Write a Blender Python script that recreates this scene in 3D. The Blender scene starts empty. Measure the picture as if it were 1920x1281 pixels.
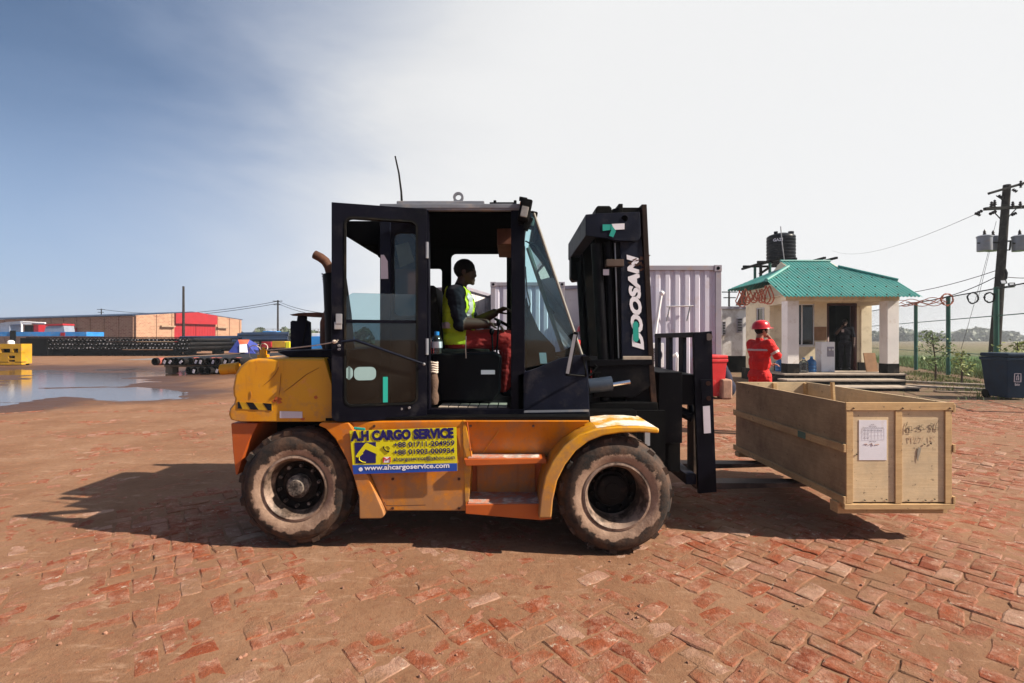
import bpy, bmesh, math, random
import numpy as np
from mathutils import Vector as V, Matrix, Euler, noise as mnoise
random.seed(7); rng = np.random.default_rng(7)
C = bpy.context.scene.collection
sc = bpy.context.scene
R = math.radians

# ---------------------------------------------------------------- camera, sky, sun, exposure
F = 907.0; CH = 1.5; HY = 636.0          # focal length in px of a 1920 wide frame, camera height, horizon row
cam_d = bpy.data.cameras.new('camera'); cam = bpy.data.objects.new('camera', cam_d); C.objects.link(cam)
cam.location = (0, 0, CH); cam.rotation_euler = (R(90), 0, 0)
cam_d.sensor_width = 36; cam_d.lens = 36 * F / 1920; cam_d.shift_y = (HY - 640.5) / 1920
cam_d.clip_start = 0.05; cam_d.clip_end = 5000
sc.camera = cam

SUN_EL = 39.0; SUN_OFF = 13.0             # degrees up; degrees the sun stands camera-side of due right
sd = Vd = V((math.cos(R(SUN_EL)) * math.cos(R(SUN_OFF)), -math.cos(R(SUN_EL)) * math.sin(R(SUN_OFF)), math.sin(R(SUN_EL))))
sun_d = bpy.data.lights.new('sun', 'SUN'); sun = bpy.data.objects.new('sun', sun_d); C.objects.link(sun)
sun_d.energy = 5.0; sun_d.angle = R(0.6); sun_d.color = (1.0, 0.90, 0.75)
sun.rotation_euler = sd.to_track_quat('Z', 'Y').to_euler(); sun.location = (30, -5, 30)

world = bpy.data.worlds.new('World'); sc.world = world; world.use_nodes = True
wn = world.node_tree.nodes; wl = world.node_tree.links; wn.clear()
wo = wn.new('ShaderNodeOutputWorld'); bg = wn.new('ShaderNodeBackground'); sky = wn.new('ShaderNodeTexSky')
sky.sky_type = 'NISHITA'; sky.sun_disc = False; sky.sun_elevation = R(SUN_EL)
sky.sun_rotation = R(90 + SUN_OFF); sky.air_density = 1.0; sky.dust_density = 0.4; sky.ozone_density = 4.0; sky.altitude = 0
SKY = 0.05
# a thin veil of bright cloud lies over the sunward half of the sky
tc = wn.new('ShaderNodeTexCoord'); dotn = wn.new('ShaderNodeVectorMath'); dotn.operation = 'DOT_PRODUCT'
dotn.inputs[1].default_value = tuple(V((0.85, 0.45, -0.22)).normalized())
wl.new(tc.outputs['Generated'], dotn.inputs[0])
cn = wn.new('ShaderNodeTexNoise'); cn.inputs['Scale'].default_value = 1.5; cn.inputs['Detail'].default_value = 9; cn.inputs['Distortion'].default_value = .8
cn.inputs['Roughness'].default_value = 0.55; cm = wn.new('ShaderNodeMapping'); cm.inputs['Rotation'].default_value = (.3, .5, .2); cm.inputs['Scale'].default_value = (1.0, 1.0, 2.2); wl.new(tc.outputs['Generated'], cm.inputs['Vector']); wl.new(cm.outputs[0], cn.inputs['Vector'])
ma = wn.new('ShaderNodeMath'); ma.operation = 'MULTIPLY_ADD'; ma.inputs[1].default_value = 0.46
wl.new(cn.outputs['Fac'], ma.inputs[0]); wl.new(dotn.outputs['Value'], ma.inputs[2])
mr = wn.new('ShaderNodeMapRange'); mr.interpolation_type = 'SMOOTHSTEP'
mr.inputs['From Min'].default_value = -0.34; mr.inputs['From Max'].default_value = 0.62; mr.inputs['To Max'].default_value = 0.95
wl.new(ma.outputs[0], mr.inputs['Value'])
mx = wn.new('ShaderNodeMix'); mx.data_type = 'RGBA'
wl.new(mr.outputs['Result'], mx.inputs['Factor']); wl.new(sky.outputs['Color'], mx.inputs['A'])
vr = wn.new('ShaderNodeValToRGB'); vr.color_ramp.elements[0].color = (.44, .58, .86, 1); vr.color_ramp.elements[1].color = (1, 1, 1, 1)
vr.color_ramp.elements[0].position = .15; vr.color_ramp.elements[1].position = .85
vs_ = wn.new('ShaderNodeVectorMath'); vs_.operation = 'SCALE'; vs_.inputs['Scale'].default_value = 10.8
wl.new(mr.outputs['Result'], vr.inputs[0]); wl.new(vr.outputs[0], vs_.inputs[0]); wl.new(vs_.outputs[0], mx.inputs['B'])
# pale haze low over the horizon
sx = wn.new('ShaderNodeSeparateXYZ'); wl.new(tc.outputs['Generated'], sx.inputs[0])
hm = wn.new('ShaderNodeMapRange'); hm.interpolation_type = 'SMOOTHSTEP'; hm.inputs['From Min'].default_value = 0.46; hm.inputs['From Max'].default_value = -0.05; hm.inputs['To Max'].default_value = 0.80
wl.new(sx.outputs[2], hm.inputs['Value'])
mh = wn.new('ShaderNodeMix'); mh.data_type = 'RGBA'; wl.new(hm.outputs['Result'], mh.inputs['Factor']); wl.new(sky.outputs['Color'], mh.inputs['A'])
mh.inputs['B'].default_value = (5.0, 6.4, 9.2, 1); wl.new(mh.outputs['Result'], mx.inputs['A'])
sk_ = wn.new('ShaderNodeVectorMath'); sk_.operation = 'SCALE'; sk_.inputs['Scale'].default_value = .85; wl.new(mx.outputs['Result'], sk_.inputs[0])
wl.new(sk_.outputs[0], bg.inputs['Color']); bg.inputs['Strength'].default_value = SKY
wl.new(bg.outputs[0], wo.inputs['Surface'])

sc.view_settings.view_transform = 'Standard'; sc.view_settings.look = 'None'
sc.view_settings.gamma = 1.0; sc.view_settings.exposure = 1.0; sc.view_settings.use_curve_mapping = False
sc.cycles.use_denoising = True
sc.cycles.max_bounces = 6; sc.cycles.transparent_max_bounces = 12
sc.cycles.diffuse_bounces = 3; sc.cycles.volume_bounces = 0

# ---------------------------------------------------------------- helpers
def X_(px, Y): return (px - 960) * Y / F
def Z_(py, Y): return CH - (py - HY) * Y / F
def W(px, py, Y): return V((X_(px, Y), Y, Z_(py, Y)))
def PX(pts, Y): return [(X_(a, Y), Z_(b, Y)) for a, b in pts]

LOC = {}
def wloc(o): return LOC.get(o.name, V((0, 0, 0))) if o else V((0, 0, 0))
def tag(o, label=None, cat=None, group=None, kind=None):
    if label: o['label'] = label
    if cat: o['category'] = cat
    if group: o['group'] = group
    if kind: o['kind'] = kind
    return o
def thing(name, label, cat, loc=(0, 0, 0), group=None):
    o = bpy.data.objects.new(name, None); C.objects.link(o); o.location = loc; o.empty_display_size = 0.2
    LOC[o.name] = V(loc); return tag(o, label, cat, group)
def copy_tree(o, parent=None):
    c = o.copy(); C.objects.link(c)
    if parent: c.parent = parent
    for ch in list(o.children): copy_tree(ch, c)
    return c

class MB:
    def __init__(s): s.v = []; s.f = []; s.mi = []; s.M = None; s.k = 0
    def add(s, vs, fs):
        b = len(s.v)
        for p in vs:
            p = V(p); s.v.append(s.M @ p if s.M else p)
        for f in fs: s.f.append([i + b for i in f]); s.mi.append(s.k)
        return s
    def box(s, x0, x1, y0, y1, z0, z1):
        vs = [(x, y, z) for z in (z0, z1) for y in (y0, y1) for x in (x0, x1)]
        return s.add(vs, [(0, 2, 3, 1), (4, 5, 7, 6), (0, 1, 5, 4), (2, 6, 7, 3), (0, 4, 6, 2), (1, 3, 7, 5)])
    def obox(s, c, size, rot=(0, 0, 0)):
        m = Matrix.Translation(V(c)) @ Euler(rot).to_matrix().to_4x4()
        hx, hy, hz = (q / 2 for q in size)
        vs = [m @ V((x, y, z)) for z in (-hz, hz) for y in (-hy, hy) for x in (-hx, hx)]
        return s.add(vs, [(0, 2, 3, 1), (4, 5, 7, 6), (0, 1, 5, 4), (2, 6, 7, 3), (0, 4, 6, 2), (1, 3, 7, 5)])
    def beam(s, a, b, w, h, up=(0, 0, 1)):
        a = V(a); b = V(b); d = (b - a).normalized(); u = V(up)
        if abs(d.dot(u)) > .98: u = V((0, 1, 0))
        r = d.cross(u).normalized(); u = r.cross(d).normalized(); vs = []
        for p in (a, b):
            for i, j in ((-1, -1), (1, -1), (1, 1), (-1, 1)): vs.append(p + r * (i * w / 2) + u * (j * h / 2))
        return s.add(vs, [(3, 2, 1, 0), (4, 5, 6, 7), (0, 1, 5, 4), (1, 2, 6, 5), (2, 3, 7, 6), (3, 0, 4, 7)])
    def prism(s, poly, y0, y1):
        n = len(poly)
        vs = [(x, y0, z) for x, z in poly] + [(x, y1, z) for x, z in poly]
        return s.add(vs, [list(range(n)), list(range(2 * n - 1, n - 1, -1))] + [(i, i + n, (i + 1) % n + n, (i + 1) % n) for i in range(n)])
    def pprism(s, pts, Y, Y1, Yref=None): return s.prism(PX(pts, Yref or Y), Y, Y1)
    def ring(s, outer, inner, y0, y1):
        n = len(outer)
        vs = [(x, y0, z) for x, z in outer] + [(x, y0, z) for x, z in inner] + [(x, y1, z) for x, z in outer] + [(x, y1, z) for x, z in inner]
        fs = []
        for i in range(n):
            j = (i + 1) % n
            fs += [(i, j, n + j, n + i), (2 * n + i, 3 * n + i, 3 * n + j, 2 * n + j), (i, 2 * n + i, 2 * n + j, j), (n + i, n + j, 3 * n + j, 3 * n + i)]
        return s.add(vs, fs)
    def tube(s, path, r, n=8, cap=True):
        path = [V(p) for p in path]; m = len(path); rs = r if isinstance(r, (list, tuple)) else [r] * m
        vs = []; pu = None
        for i, p in enumerate(path):
            d = (path[min(i + 1, m - 1)] - path[max(i - 1, 0)]).normalized()
            u = pu if pu else (V((0, 0, 1)) if abs(d.z) < .9 else V((1, 0, 0)))
            a = d.cross(u)
            if a.length < 1e-4: a = d.cross(V((0, 1, 0)))
            a.normalize(); b = a.cross(d).normalized(); pu = b
            for k in range(n):
                t = 2 * math.pi * k / n; vs.append(p + (a * math.cos(t) + b * math.sin(t)) * rs[i])
        fs = [(i * n + k, i * n + (k + 1) % n, (i + 1) * n + (k + 1) % n, (i + 1) * n + k) for i in range(m - 1) for k in range(n)]
        if cap: fs += [list(range(n - 1, -1, -1)), list(range((m - 1) * n, m * n))]
        return s.add(vs, fs)
    def cyl(s, a, b, r, n=16, r2=None): return s.tube([a, b], [r, r if r2 is None else r2], n)
    def lathe(s, prof, c, n=32, axis='y', closed=False):
        vs = []
        for r, t in prof:
            for k in range(n):
                a = 2 * math.pi * k / n; p = (r * math.cos(a), r * math.sin(a))
                vs.append((c[0] + p[0], c[1] + t, c[2] + p[1]) if axis == 'y' else ((c[0] + p[0], c[1] + p[1], c[2] + t) if axis == 'z' else (c[0] + t, c[1] + p[0], c[2] + p[1])))
        m = len(prof); fs = []
        for i in range(m if closed else m - 1):
            j = (i + 1) % m
            for k in range(n): fs.append((i * n + k, i * n + (k + 1) % n, j * n + (k + 1) % n, j * n + k))
        return s.add(vs, fs)
    def sphere(s, c, r, n=14, m=9, rot=None):
        rx, ry, rz = r if isinstance(r, (list, tuple)) else (r, r, r)
        vs = []; q = Euler(rot).to_matrix() if rot else None
        for i in range(m + 1):
            t = math.pi * i / m
            for k in range(n):
                a = 2 * math.pi * k / n
                p = V((rx * math.sin(t) * math.cos(a), ry * math.sin(t) * math.sin(a), rz * math.cos(t)))
                vs.append((q @ p if q else p) + V(c))
        return s.add(vs, [(i * n + k, i * n + (k + 1) % n, (i + 1) * n + (k + 1) % n, (i + 1) * n + k) for i in range(m) for k in range(n)])
    def quad(s, a, b, c, d): return s.add([a, b, c, d], [(0, 1, 2, 3)])
    def build(s, name, mats, parent=None, bevel=0, smooth=None, seg=2, fix=True, label=None, cat=None, group=None, kind=None, angle=40):
        mats = mats if isinstance(mats, (list, tuple)) else [mats]
        lo = V((min(p.x for p in s.v), min(p.y for p in s.v), min(p.z for p in s.v))); hi = V((max(p.x for p in s.v), max(p.y for p in s.v), max(p.z for p in s.v)))
        o0 = V(((lo.x + hi.x) / 2, (lo.y + hi.y) / 2, lo.z))
        me = bpy.data.meshes.new(name); me.from_pydata([p - o0 for p in s.v], [], s.f)
        for m in mats: me.materials.append(m)
        if len(mats) > 1: me.polygons.foreach_set('material_index', s.mi)
        if fix or bevel:
            bm = bmesh.new(); bm.from_mesh(me)
            if fix: bmesh.ops.remove_doubles(bm, verts=bm.verts, dist=1e-5); bmesh.ops.recalc_face_normals(bm, faces=bm.faces)
            if bevel:
                es = [e for e in bm.edges if len(e.link_faces) == 2 and e.calc_face_angle(0) > R(32)]
                bmesh.ops.bevel(bm, geom=es, offset=bevel, segments=seg, profile=.5, affect='EDGES', clamp_overlap=True)
            bm.to_mesh(me); bm.free()
        if smooth or bevel:
            me.polygons.foreach_set('use_smooth', [True] * len(me.polygons)); me.set_sharp_from_angle(angle=R(angle))
        me.update()
        o = bpy.data.objects.new(name, me); C.objects.link(o)
        if bevel: wm = o.modifiers.new('flat', 'WEIGHTED_NORMAL'); wm.keep_sharp = True; wm.weight = 100
        if parent: o.parent = parent; o.location = o0 - wloc(parent)
        else: o.location = o0
        LOC[o.name] = o0
        return tag(o, label, cat, group, kind)

def rrect(x0, x1, z0, z1, r, n=4):
    pts = []
    for cx, cz, a0 in ((x1 - r, z1 - r, 0), (x0 + r, z1 - r, 90), (x0 + r, z0 + r, 180), (x1 - r, z0 + r, 270)):
        for i in range(n + 1):
            a = R(a0 + 90 * i / n); pts.append((cx + r * math.cos(a), cz + r * math.sin(a)))
    return pts
def ringpts(x0, x1, z0, z1, n=4):  # outer loop with as many points as rrect
    pts = []
    for cx, cz in ((x1, z1), (x0, z1), (x0, z0), (x1, z0)): pts += [(cx, cz)] * (n + 1)
    return pts

# ---------------------------------------------------------------- materials
class NT:
    def __init__(s, name):
        s.m = bpy.data.materials.new(name); s.m.use_nodes = True; s.n = s.m.node_tree.nodes; s.l = s.m.node_tree.links
        s.b = s.n['Principled BSDF']; s.o = s.n['Material Output']; s.tc = s.n.new('ShaderNodeTexCoord')
        s.co = s.tc.outputs['Object']
    def world(s):
        g = s.n.new('ShaderNodeNewGeometry'); s.co = g.outputs['Position']; return s
    def noise(s, scale, detail=4, rough=.55, vec=None, stretch=None, dist=0):
        t = s.n.new('ShaderNodeTexNoise'); t.inputs['Scale'].default_value = scale; t.inputs['Detail'].default_value = detail
        t.inputs['Roughness'].default_value = rough; t.inputs['Distortion'].default_value = dist
        v = vec or s.co
        if stretch:
            mp = s.n.new('ShaderNodeMapping'); mp.inputs['Scale'].default_value = stretch; s.l.new(v, mp.inputs['Vector']); v = mp.outputs[0]
        s.l.new(v, t.inputs['Vector']); return t.outputs['Fac']
    def ramp(s, fac, stops, interp='LINEAR'):
        r = s.n.new('ShaderNodeValToRGB'); e = r.color_ramp; e.interpolation = interp
        for i, (p, c) in enumerate(stops):
            if not isinstance(c, (tuple, list)): c = (c, c, c)
            if i < 2: el = e.elements[i]; el.position = p
            else: el = e.elements.new(p)
            el.color = (*c[:3], 1)
        s.l.new(fac, r.inputs[0]); return r.outputs[0]
    def mix(s, fac, a, b, mode='MIX'):
        m = s.n.new('ShaderNodeMix'); m.data_type = 'RGBA'; m.blend_type = mode
        for k, v in (('Factor', fac), ('A', a), ('B', b)):
            i = m.inputs[k] if k == 'Factor' else [q for q in m.inputs if q.name == k and q.type == 'RGBA'][0]
            if isinstance(v, (int, float)): i.default_value = v if k == 'Factor' else (v, v, v, 1)
            elif isinstance(v, tuple): i.default_value = (*v[:3], 1)
            else: s.l.new(v, i)
        return [q for q in m.outputs if q.type == 'RGBA'][0]
    def math(s, op, a, b=None, c=None):
        m = s.n.new('ShaderNodeMath'); m.operation = op
        for i, v in enumerate((a, b, c)):
            if v is None: continue
            if isinstance(v, (int, float)): m.inputs[i].default_value = v
            else: s.l.new(v, m.inputs[i])
        return m.outputs[0]
    def attr(s, name):
        a = s.n.new('ShaderNodeAttribute'); a.attribute_name = name; return a.outputs['Fac']
    def sep(s, vec=None):
        x = s.n.new('ShaderNodeSeparateXYZ'); s.l.new(vec or s.co, x.inputs[0]); return x.outputs
    def set(s, col=None, rough=None, metal=None, bump=None, bstr=.3, bdist=.01, spec=None):
        for k, v in (('Base Color', col), ('Roughness', rough), ('Metallic', metal), ('Specular IOR Level', spec)):
            if v is None: continue
            if isinstance(v, (int, float)): s.b.inputs[k].default_value = v
            elif isinstance(v, tuple): s.b.inputs[k].default_value = (*v[:3], 1)
            else: s.l.new(v, s.b.inputs[k])
        if bump is not None:
            b = s.n.new('ShaderNodeBump'); b.inputs['Strength'].default_value = bstr; b.inputs['Distance'].default_value = bdist
            s.l.new(bump, b.inputs['Height']); s.l.new(b.outputs[0], s.b.inputs['Normal'])
        return s.m

def mul(c, k): return tuple(min(1, q * k) for q in c)
def mat(name, col, rough=.55, metal=0, var=.2, vs=3.0, dirt=None, ds=2.5, da=.5, bump=.0, bs=60, spec=None):
    if spec is None: spec = .07 if max(col) < .03 else .4
    t = NT(name); c = t.ramp(t.noise(vs, 5), [(.3, mul(col, 1 - var)), (.7, mul(col, 1 + var))]); rg = rough
    if dirt:
        d = t.ramp(t.noise(ds, 8, .65), [(.62 - .3 * da, 0.0), (.86 - .3 * da, 1.0)]); c = t.mix(d, c, dirt)
        rg = t.math('MULTIPLY_ADD', d, .85 - rough, rough)
    return t.set(c, rg, metal, t.noise(bs, 3) if bump else None, bump, .01, spec)

DIRT = (.40, .185, .10); DUST = (.44, .29, .20)
M = {}
M['black'] = mat('black_paint', (.0025, .0025, .004), .42, 0, .4, 2, (.020, .017, .016), 5, .25, .08, 90)
M['navy'] = mat('worn_black_paint', (.0035, .0035, .0075), .42, 0, .4, 3, (.020, .018, .021), 7, .26, .1, 80)
M['navy2'] = mat('dusty_navy_plate', (.008, .010, .020), .5, 0, .4, 4, (.045, .041, .043), 5, .34, .1, 70)
M['rubberblack'] = mat('black_rubber', (.006, .006, .006), .7, 0, .3, 8, (.035, .027, .02), 6, .3, .1, 60)
M['dark'] = mat('dark_machinery', (.003, .003, .0035), .6, 0, .4, 3, (.014, .011, .009), 4, .28, .1, 50)
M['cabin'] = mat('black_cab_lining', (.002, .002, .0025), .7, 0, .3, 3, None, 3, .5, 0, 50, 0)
M['steel'] = mat('galvanised_steel', (.32, .32, .34), .4, .6, .25, 5, (.25, .17, .12), 6, .3, .05)
M['chrome'] = mat('chrome_rod', (.75, .74, .74), .15, 1, .05)
M['roofgrey'] = mat('roof_plate', (.17, .18, .21), .5, 0, .25, 5, (.32, .27, .23), 6, .4, .05)
M['grey'] = mat('grey_paint', (.30, .30, .32), .5, 0, .15, 3, (.30, .22, .17), 4, .3)
M['white'] = mat('white_paint', (.74, .74, .76), .5, 0, .06, 3, (.45, .36, .28), 3, .22)
M['paper'] = mat('white_paper', (.68, .66, .72), .8, 0, .08, 5, (.5, .42, .36), 9, .22)
M['red'] = mat('red_plastic', (.55, .02, .025), .45, 0, .15, 2, (.5, .2, .15), 5, .2)
M['helmetred'] = mat('red_helmet', (.50, .012, .022), .28, 0, .08, 4)
M['redcloth'] = mat('red_coverall', (.56, .009, .008), .85, 0, .18, 9, None, 3, .5, .3, 25)
M['blueplastic'] = mat('blue_plastic', (.003, .020, .050), .55, 0, .2, 3, (.03, .03, .04), 5, .12, 0, 60, .2)
M['waterblue'] = mat('water_bottle_blue', (.03, .12, .30), .2, 0, .1, 3)
M['bluepaint'] = mat('bright_blue_paint', (.02, .20, .55), .5, 0, .25, 1.0, (.2, .17, .16), 2, .25)
M['yellowpaint'] = mat('yellow_steel_paint', (.44, .24, .008), .5, 0, .25, 2, (.28, .13, .06), 4, .35, .1)
M['rust'] = mat('rusty_metal', (.075, .028, .014), .75, .1, .45, 7, (.06, .03, .02), 9, .4, .2, 60)
M['skin'] = mat('brown_skin', (.055, .022, .014), .55, 0, .12, 12)
M['skin2'] = mat('tan_skin', (.28, .13, .08), .55, 0, .12, 12)
M['hair'] = mat('black_hair', (.008, .007, .007), .6, 0, .3, 40, None, 3, .5, .5, 150)
M['vest'] = mat('hi_vis_vest', (.46, .56, .015), .8, 0, .12, 8, None, 3, .5, .25, 30)
M['band'] = mat('reflective_band', (.52, .42, .40), .5, 0, .1, 8)
M['darkcloth'] = mat('dark_cloth', (.014, .014, .02), .9, 0, .3, 8, None, 3, .5, .3, 25)
M['trouserred'] = mat('red_trousers', (.34, .018, .016), .85, 0, .25, 8, None, 3, .5, .3, 25)
M['rope'] = mat('pale_rope', (.48, .40, .34), .9, 0, .2, 30, None, 3, .5, .4, 120)
M['teal'] = mat('teal_tape_and_strip', (.012, .29, .235), .45, 0, .1, 4)
M['concrete'] = mat('weathered_concrete', (.30, .255, .22), .9, 0, .25, 3, (.20, .13, .08), 3, .35, .3, 30)
M['stone'] = mat('pinkish_stone_block', (.36, .21, .15), .9, 0, .3, 5, (.2, .1, .06), 4, .4, .5, 18)
M['greenpaint'] = mat('green_post_paint', (.012, .10, .075), .5, 0, .25, 3, (.05, .07, .05), 5, .25)
M['pole'] = mat('dark_concrete_pole', (.028, .024, .022), .85, 0, .4, 3, (.07, .06, .055), 5, .35, .3, 30)
M['bark'] = mat('bark', (.05, .034, .022), .9, 0, .4, 12, None, 3, .5, .4, 40)
M['orangecable'] = mat('orange_cable', (.45, .12, .06), .6, 0, .2, 5)
M['cable'] = mat('black_cable', (.012, .012, .013), .6, 0, .2, 5)
M['wood'] = None
M['silver'] = mat('transformer_grey', (.23, .25, .30), .45, .2, .15, 3, (.3, .26, .24), 5, .25)
M['ceramic'] = mat('dark_insulator', (.02, .015, .018), .3, 0, .2)
M['tankblack'] = mat('black_tank_plastic', (.012, .014, .020), .33, 0, .25, 2, (.06, .05, .05), 4, .2)
M['sign_yellow'] = mat('sign_yellow_print', (.62, .55, .008), .4, 0, .06, 2, (.45, .33, .1), 5, .15)
M['sign_blue'] = mat('sign_blue_print', (.012, .06, .34), .4, 0, .1, 3)
M['ink'] = mat('dark_blue_ink', (.008, .006, .10), .45, 0, .1, 3)
M['inkblack'] = mat('black_ink', (.012, .012, .016), .5, 0, .1, 3)
M['inkfaint'] = mat('faded_red_ink', (.42, .24, .17), .8, 0, .1, 3)
M['graphite'] = mat('grey_smudge', (.28, .245, .20), .9, 0, .2, 8)
M['tarp_blue'] = mat('blue_tarpaulin', (.03, .045, .25), .5, 0, .2, 2, None, 3, .5, .3, 6)
M['tarp_orange'] = mat('orange_tarpaulin', (.6, .12, .05), .55, 0, .2, 2)
M['shed_red'] = mat('red_sheet_metal', (.29, .005, .012), .5, 0, .12, 1, None)
M['darkpipe'] = mat('black_steel_pipe', (.014, .013, .014), .5, .3, .35, 3, (.05, .035, .03), 4, .3)
M['bluepipe'] = mat('dark_blue_pipe', (.014, .030, .070), .45, .2, .3, 2, (.06, .06, .07), 3, .3)
M['pinkcollar'] = mat('faded_red_collar', (.26, .065, .05), .7, 0, .25, 4)
M['containerwhite'] = mat('lilac_white_container_paint', (.52, .51, .60), .55, 0, .05, 1.2, (.40, .30, .25), 2.5, .22)
M['containergrey'] = mat('container_frame_grey', (.26, .245, .29), .55, 0, .12, 2, (.3, .2, .15), 4, .25)
M['cream'] = mat('cream_render_wall', (.68, .59, .43), .9, 0, .10, 1.5, (.40, .30, .19), 2.4, .26, .2, 40)
M['whitewash'] = mat('whitewashed_render', (.74, .70, .67), .9, 0, .08, 2, (.46, .36, .26), 2.6, .22, .25, 40)
M['plinth'] = mat('black_plinth_paint', (.012, .011, .011), .7, 0, .4, 4, (.10, .075, .055), 4, .25)
M['step'] = mat('dusty_step', (.33, .27, .22), .9, 0, .2, 3, (.16, .12, .10), 4, .35, .2, 40)
M['doorwood'] = mat('dark_red_door_frame', (.06, .012, .010), .6, 0, .2, 4)
M['cardboard'] = mat('brown_board', (.24, .13, .07), .9, 0, .2, 4)
M['sack'] = mat('brown_sack', (.10, .06, .042), .95, 0, .35, 14, None, 3, .5, .5, 40)
M['amber'] = mat('amber_lens', (.5, .16, .01), .3, 0, .1)
M['lens'] = mat('work_lamp_lens', (.30, .27, .24), .2, .3, .3, 20)
M['brownpanel'] = mat('brown_lining', (.09, .025, .012), .7, 0, .35, 6)
M['scuff'] = mat('scuffed_paint', (.26, .10, .012), .7, 0, .3, 8)
M['label'] = mat('pale_sticker', (.55, .50, .56), .5, 0, .08, 6, (.4, .32, .28), 8, .2)
M['reflectcyan'] = mat('dim_cyan_reflection', (.22, .32, .33), .4, 0, .05, 6)  # dim reflection colour for the patches on the door glass

def glass(name, col, alpha, rough=.02, tint_rough=None):
    t = NT(name); n = t.n; l = t.l; n.remove(t.b)
    tr = n.new('ShaderNodeBsdfTransparent'); tr.inputs[0].default_value = (*col, 1)
    gl = n.new('ShaderNodeBsdfGlossy'); gl.inputs['Roughness'].default_value = rough
    fr = n.new('ShaderNodeFresnel'); fr.inputs[0].default_value = 1.5
    dn = n.new('ShaderNodeBsdfDiffuse'); dn.inputs[0].default_value = (.35, .33, .30, 1)
    ns = t.ramp(t.noise(3, 6, .6), [(.35, 0.0), (.8, alpha)])
    m1 = n.new('ShaderNodeMixShader'); l.new(ns, m1.inputs[0]); l.new(tr.outputs[0], m1.inputs[1]); l.new(dn.outputs[0], m1.inputs[2])
    m2 = n.new('ShaderNodeMixShader'); l.new(fr.outputs[0], m2.inputs[0]); l.new(m1.outputs[0], m2.inputs[1]); l.new(gl.outputs[0], m2.inputs[2])
    l.new(m2.outputs[0], t.o.inputs[0]); return t.m
M['windscreen'] = glass('windscreen_glass', (.74, .93, .95), .10)
M['doorglass'] = glass('tinted_door_glass', (.24, .34, .38), .05)
M['slideglass'] = glass('clear_sliding_glass', (.72, .84, .86), .10)
M['roomglass'] = glass('room_window_glass', (.25, .28, .30), .06)
M['bottle'] = glass('clear_bottle_plastic', (.82, .88, .92), .3, .1)

# yellow forklift paint: mustard to orange, scratches, rust spots, dust low down
t = NT('forklift_yellow_paint')
c = t.ramp(t.noise(1.6, 3, .5), [(.30, (.50, .185, .002)), (.50, (.58, .260, .003)), (.72, (.61, .305, .005))])
scr = t.ramp(t.noise(9, 9, .7, stretch=(1, 1, .35)), [(.60, 0.0), (.70, .6)])
c = t.mix(scr, c, (.36, .09, .012))
w_ = t.n.new('ShaderNodeNewGeometry').outputs['Position']; zw = t.sep(w_)[2]
low = t.n.new('ShaderNodeMapRange'); low.inputs['From Min'].default_value = 1.25; low.inputs['From Max'].default_value = .3; t.l.new(zw, low.inputs['Value'])
spl = t.ramp(t.math('MULTIPLY_ADD', low.outputs[0], .22, t.noise(7, 9, .72)), [(.55, 0.0), (.76, .8)]); c = t.mix(spl, c, (.27, .135, .07))
stk = t.ramp(t.noise(11, 6, .65, stretch=(1.6, 1.6, .12)), [(.58, 0.0), (.72, .5)]); c = t.mix(stk, c, (.30, .095, .008))
c = t.mix(t.ramp(t.noise(3.2, 6, .6), [(.66, 0.0), (.74, .5)]), c, (.62, .20, .10))
c = t.mix(t.ramp(t.noise(26, 5, .75), [(.69, 0.0), (.74, 1.0)]), c, (.07, .025, .012))
c = t.mix(t.ramp(t.noise(5, 8, .7), [(.62, 0.0), (.95, .35)]), c, (.40, .22, .10))
M['yellow'] = t.set(c, t.ramp(t.noise(5, 5), [(.3, .32), (.8, .6)]), 0, t.noise(5, 4), .10, .03)
t = NT('forklift_orange_yellow_paint')
c = t.ramp(t.noise(1.6, 3, .5), [(.30, (.47, .105, .002)), (.50, (.54, .165, .003)), (.72, (.57, .230, .004))])
scr = t.ramp(t.noise(9, 9, .7, stretch=(1, 1, .35)), [(.60, 0.0), (.70, .6)])
c = t.mix(scr, c, (.36, .09, .012))
w_ = t.n.new('ShaderNodeNewGeometry').outputs['Position']; zw = t.sep(w_)[2]
low = t.n.new('ShaderNodeMapRange'); low.inputs['From Min'].default_value = 1.25; low.inputs['From Max'].default_value = .3; t.l.new(zw, low.inputs['Value'])
spl = t.ramp(t.math('MULTIPLY_ADD', low.outputs[0], .22, t.noise(7, 9, .72)), [(.55, 0.0), (.76, .8)]); c = t.mix(spl, c, (.27, .135, .07))
stk = t.ramp(t.noise(11, 6, .65, stretch=(1.6, 1.6, .12)), [(.58, 0.0), (.72, .5)]); c = t.mix(stk, c, (.30, .095, .008))
c = t.mix(t.ramp(t.noise(3.2, 6, .6), [(.66, 0.0), (.74, .5)]), c, (.62, .20, .10))
c = t.mix(t.ramp(t.noise(26, 5, .75), [(.69, 0.0), (.74, 1.0)]), c, (.07, .025, .012))
c = t.mix(t.ramp(t.noise(5, 8, .7), [(.62, 0.0), (.95, .35)]), c, (.40, .22, .10))
M['bodyyellow'] = t.set(c, t.ramp(t.noise(5, 5), [(.3, .32), (.8, .6)]), 0, t.noise(5, 4), .10, .03)
t = NT('forklift_red_orange_paint')
c = t.ramp(t.noise(2, 4, .5), [(.3, (.34, .06, .008)), (.7, (.46, .10, .01))])
c = t.mix(t.ramp(t.noise(5, 8, .7), [(.58, 0.0), (.95, .5)]), c, (.3, .14, .07))
M['orange'] = t.set(c, .5, 0, t.noise(6, 4), .10, .03)
t = NT('worn_step_tread')
c = t.mix(t.ramp(t.noise(14, 8, .7), [(.42, 0.0), (.58, 1.0)]), (.42, .16, .10), (.30, .25, .22))
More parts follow.
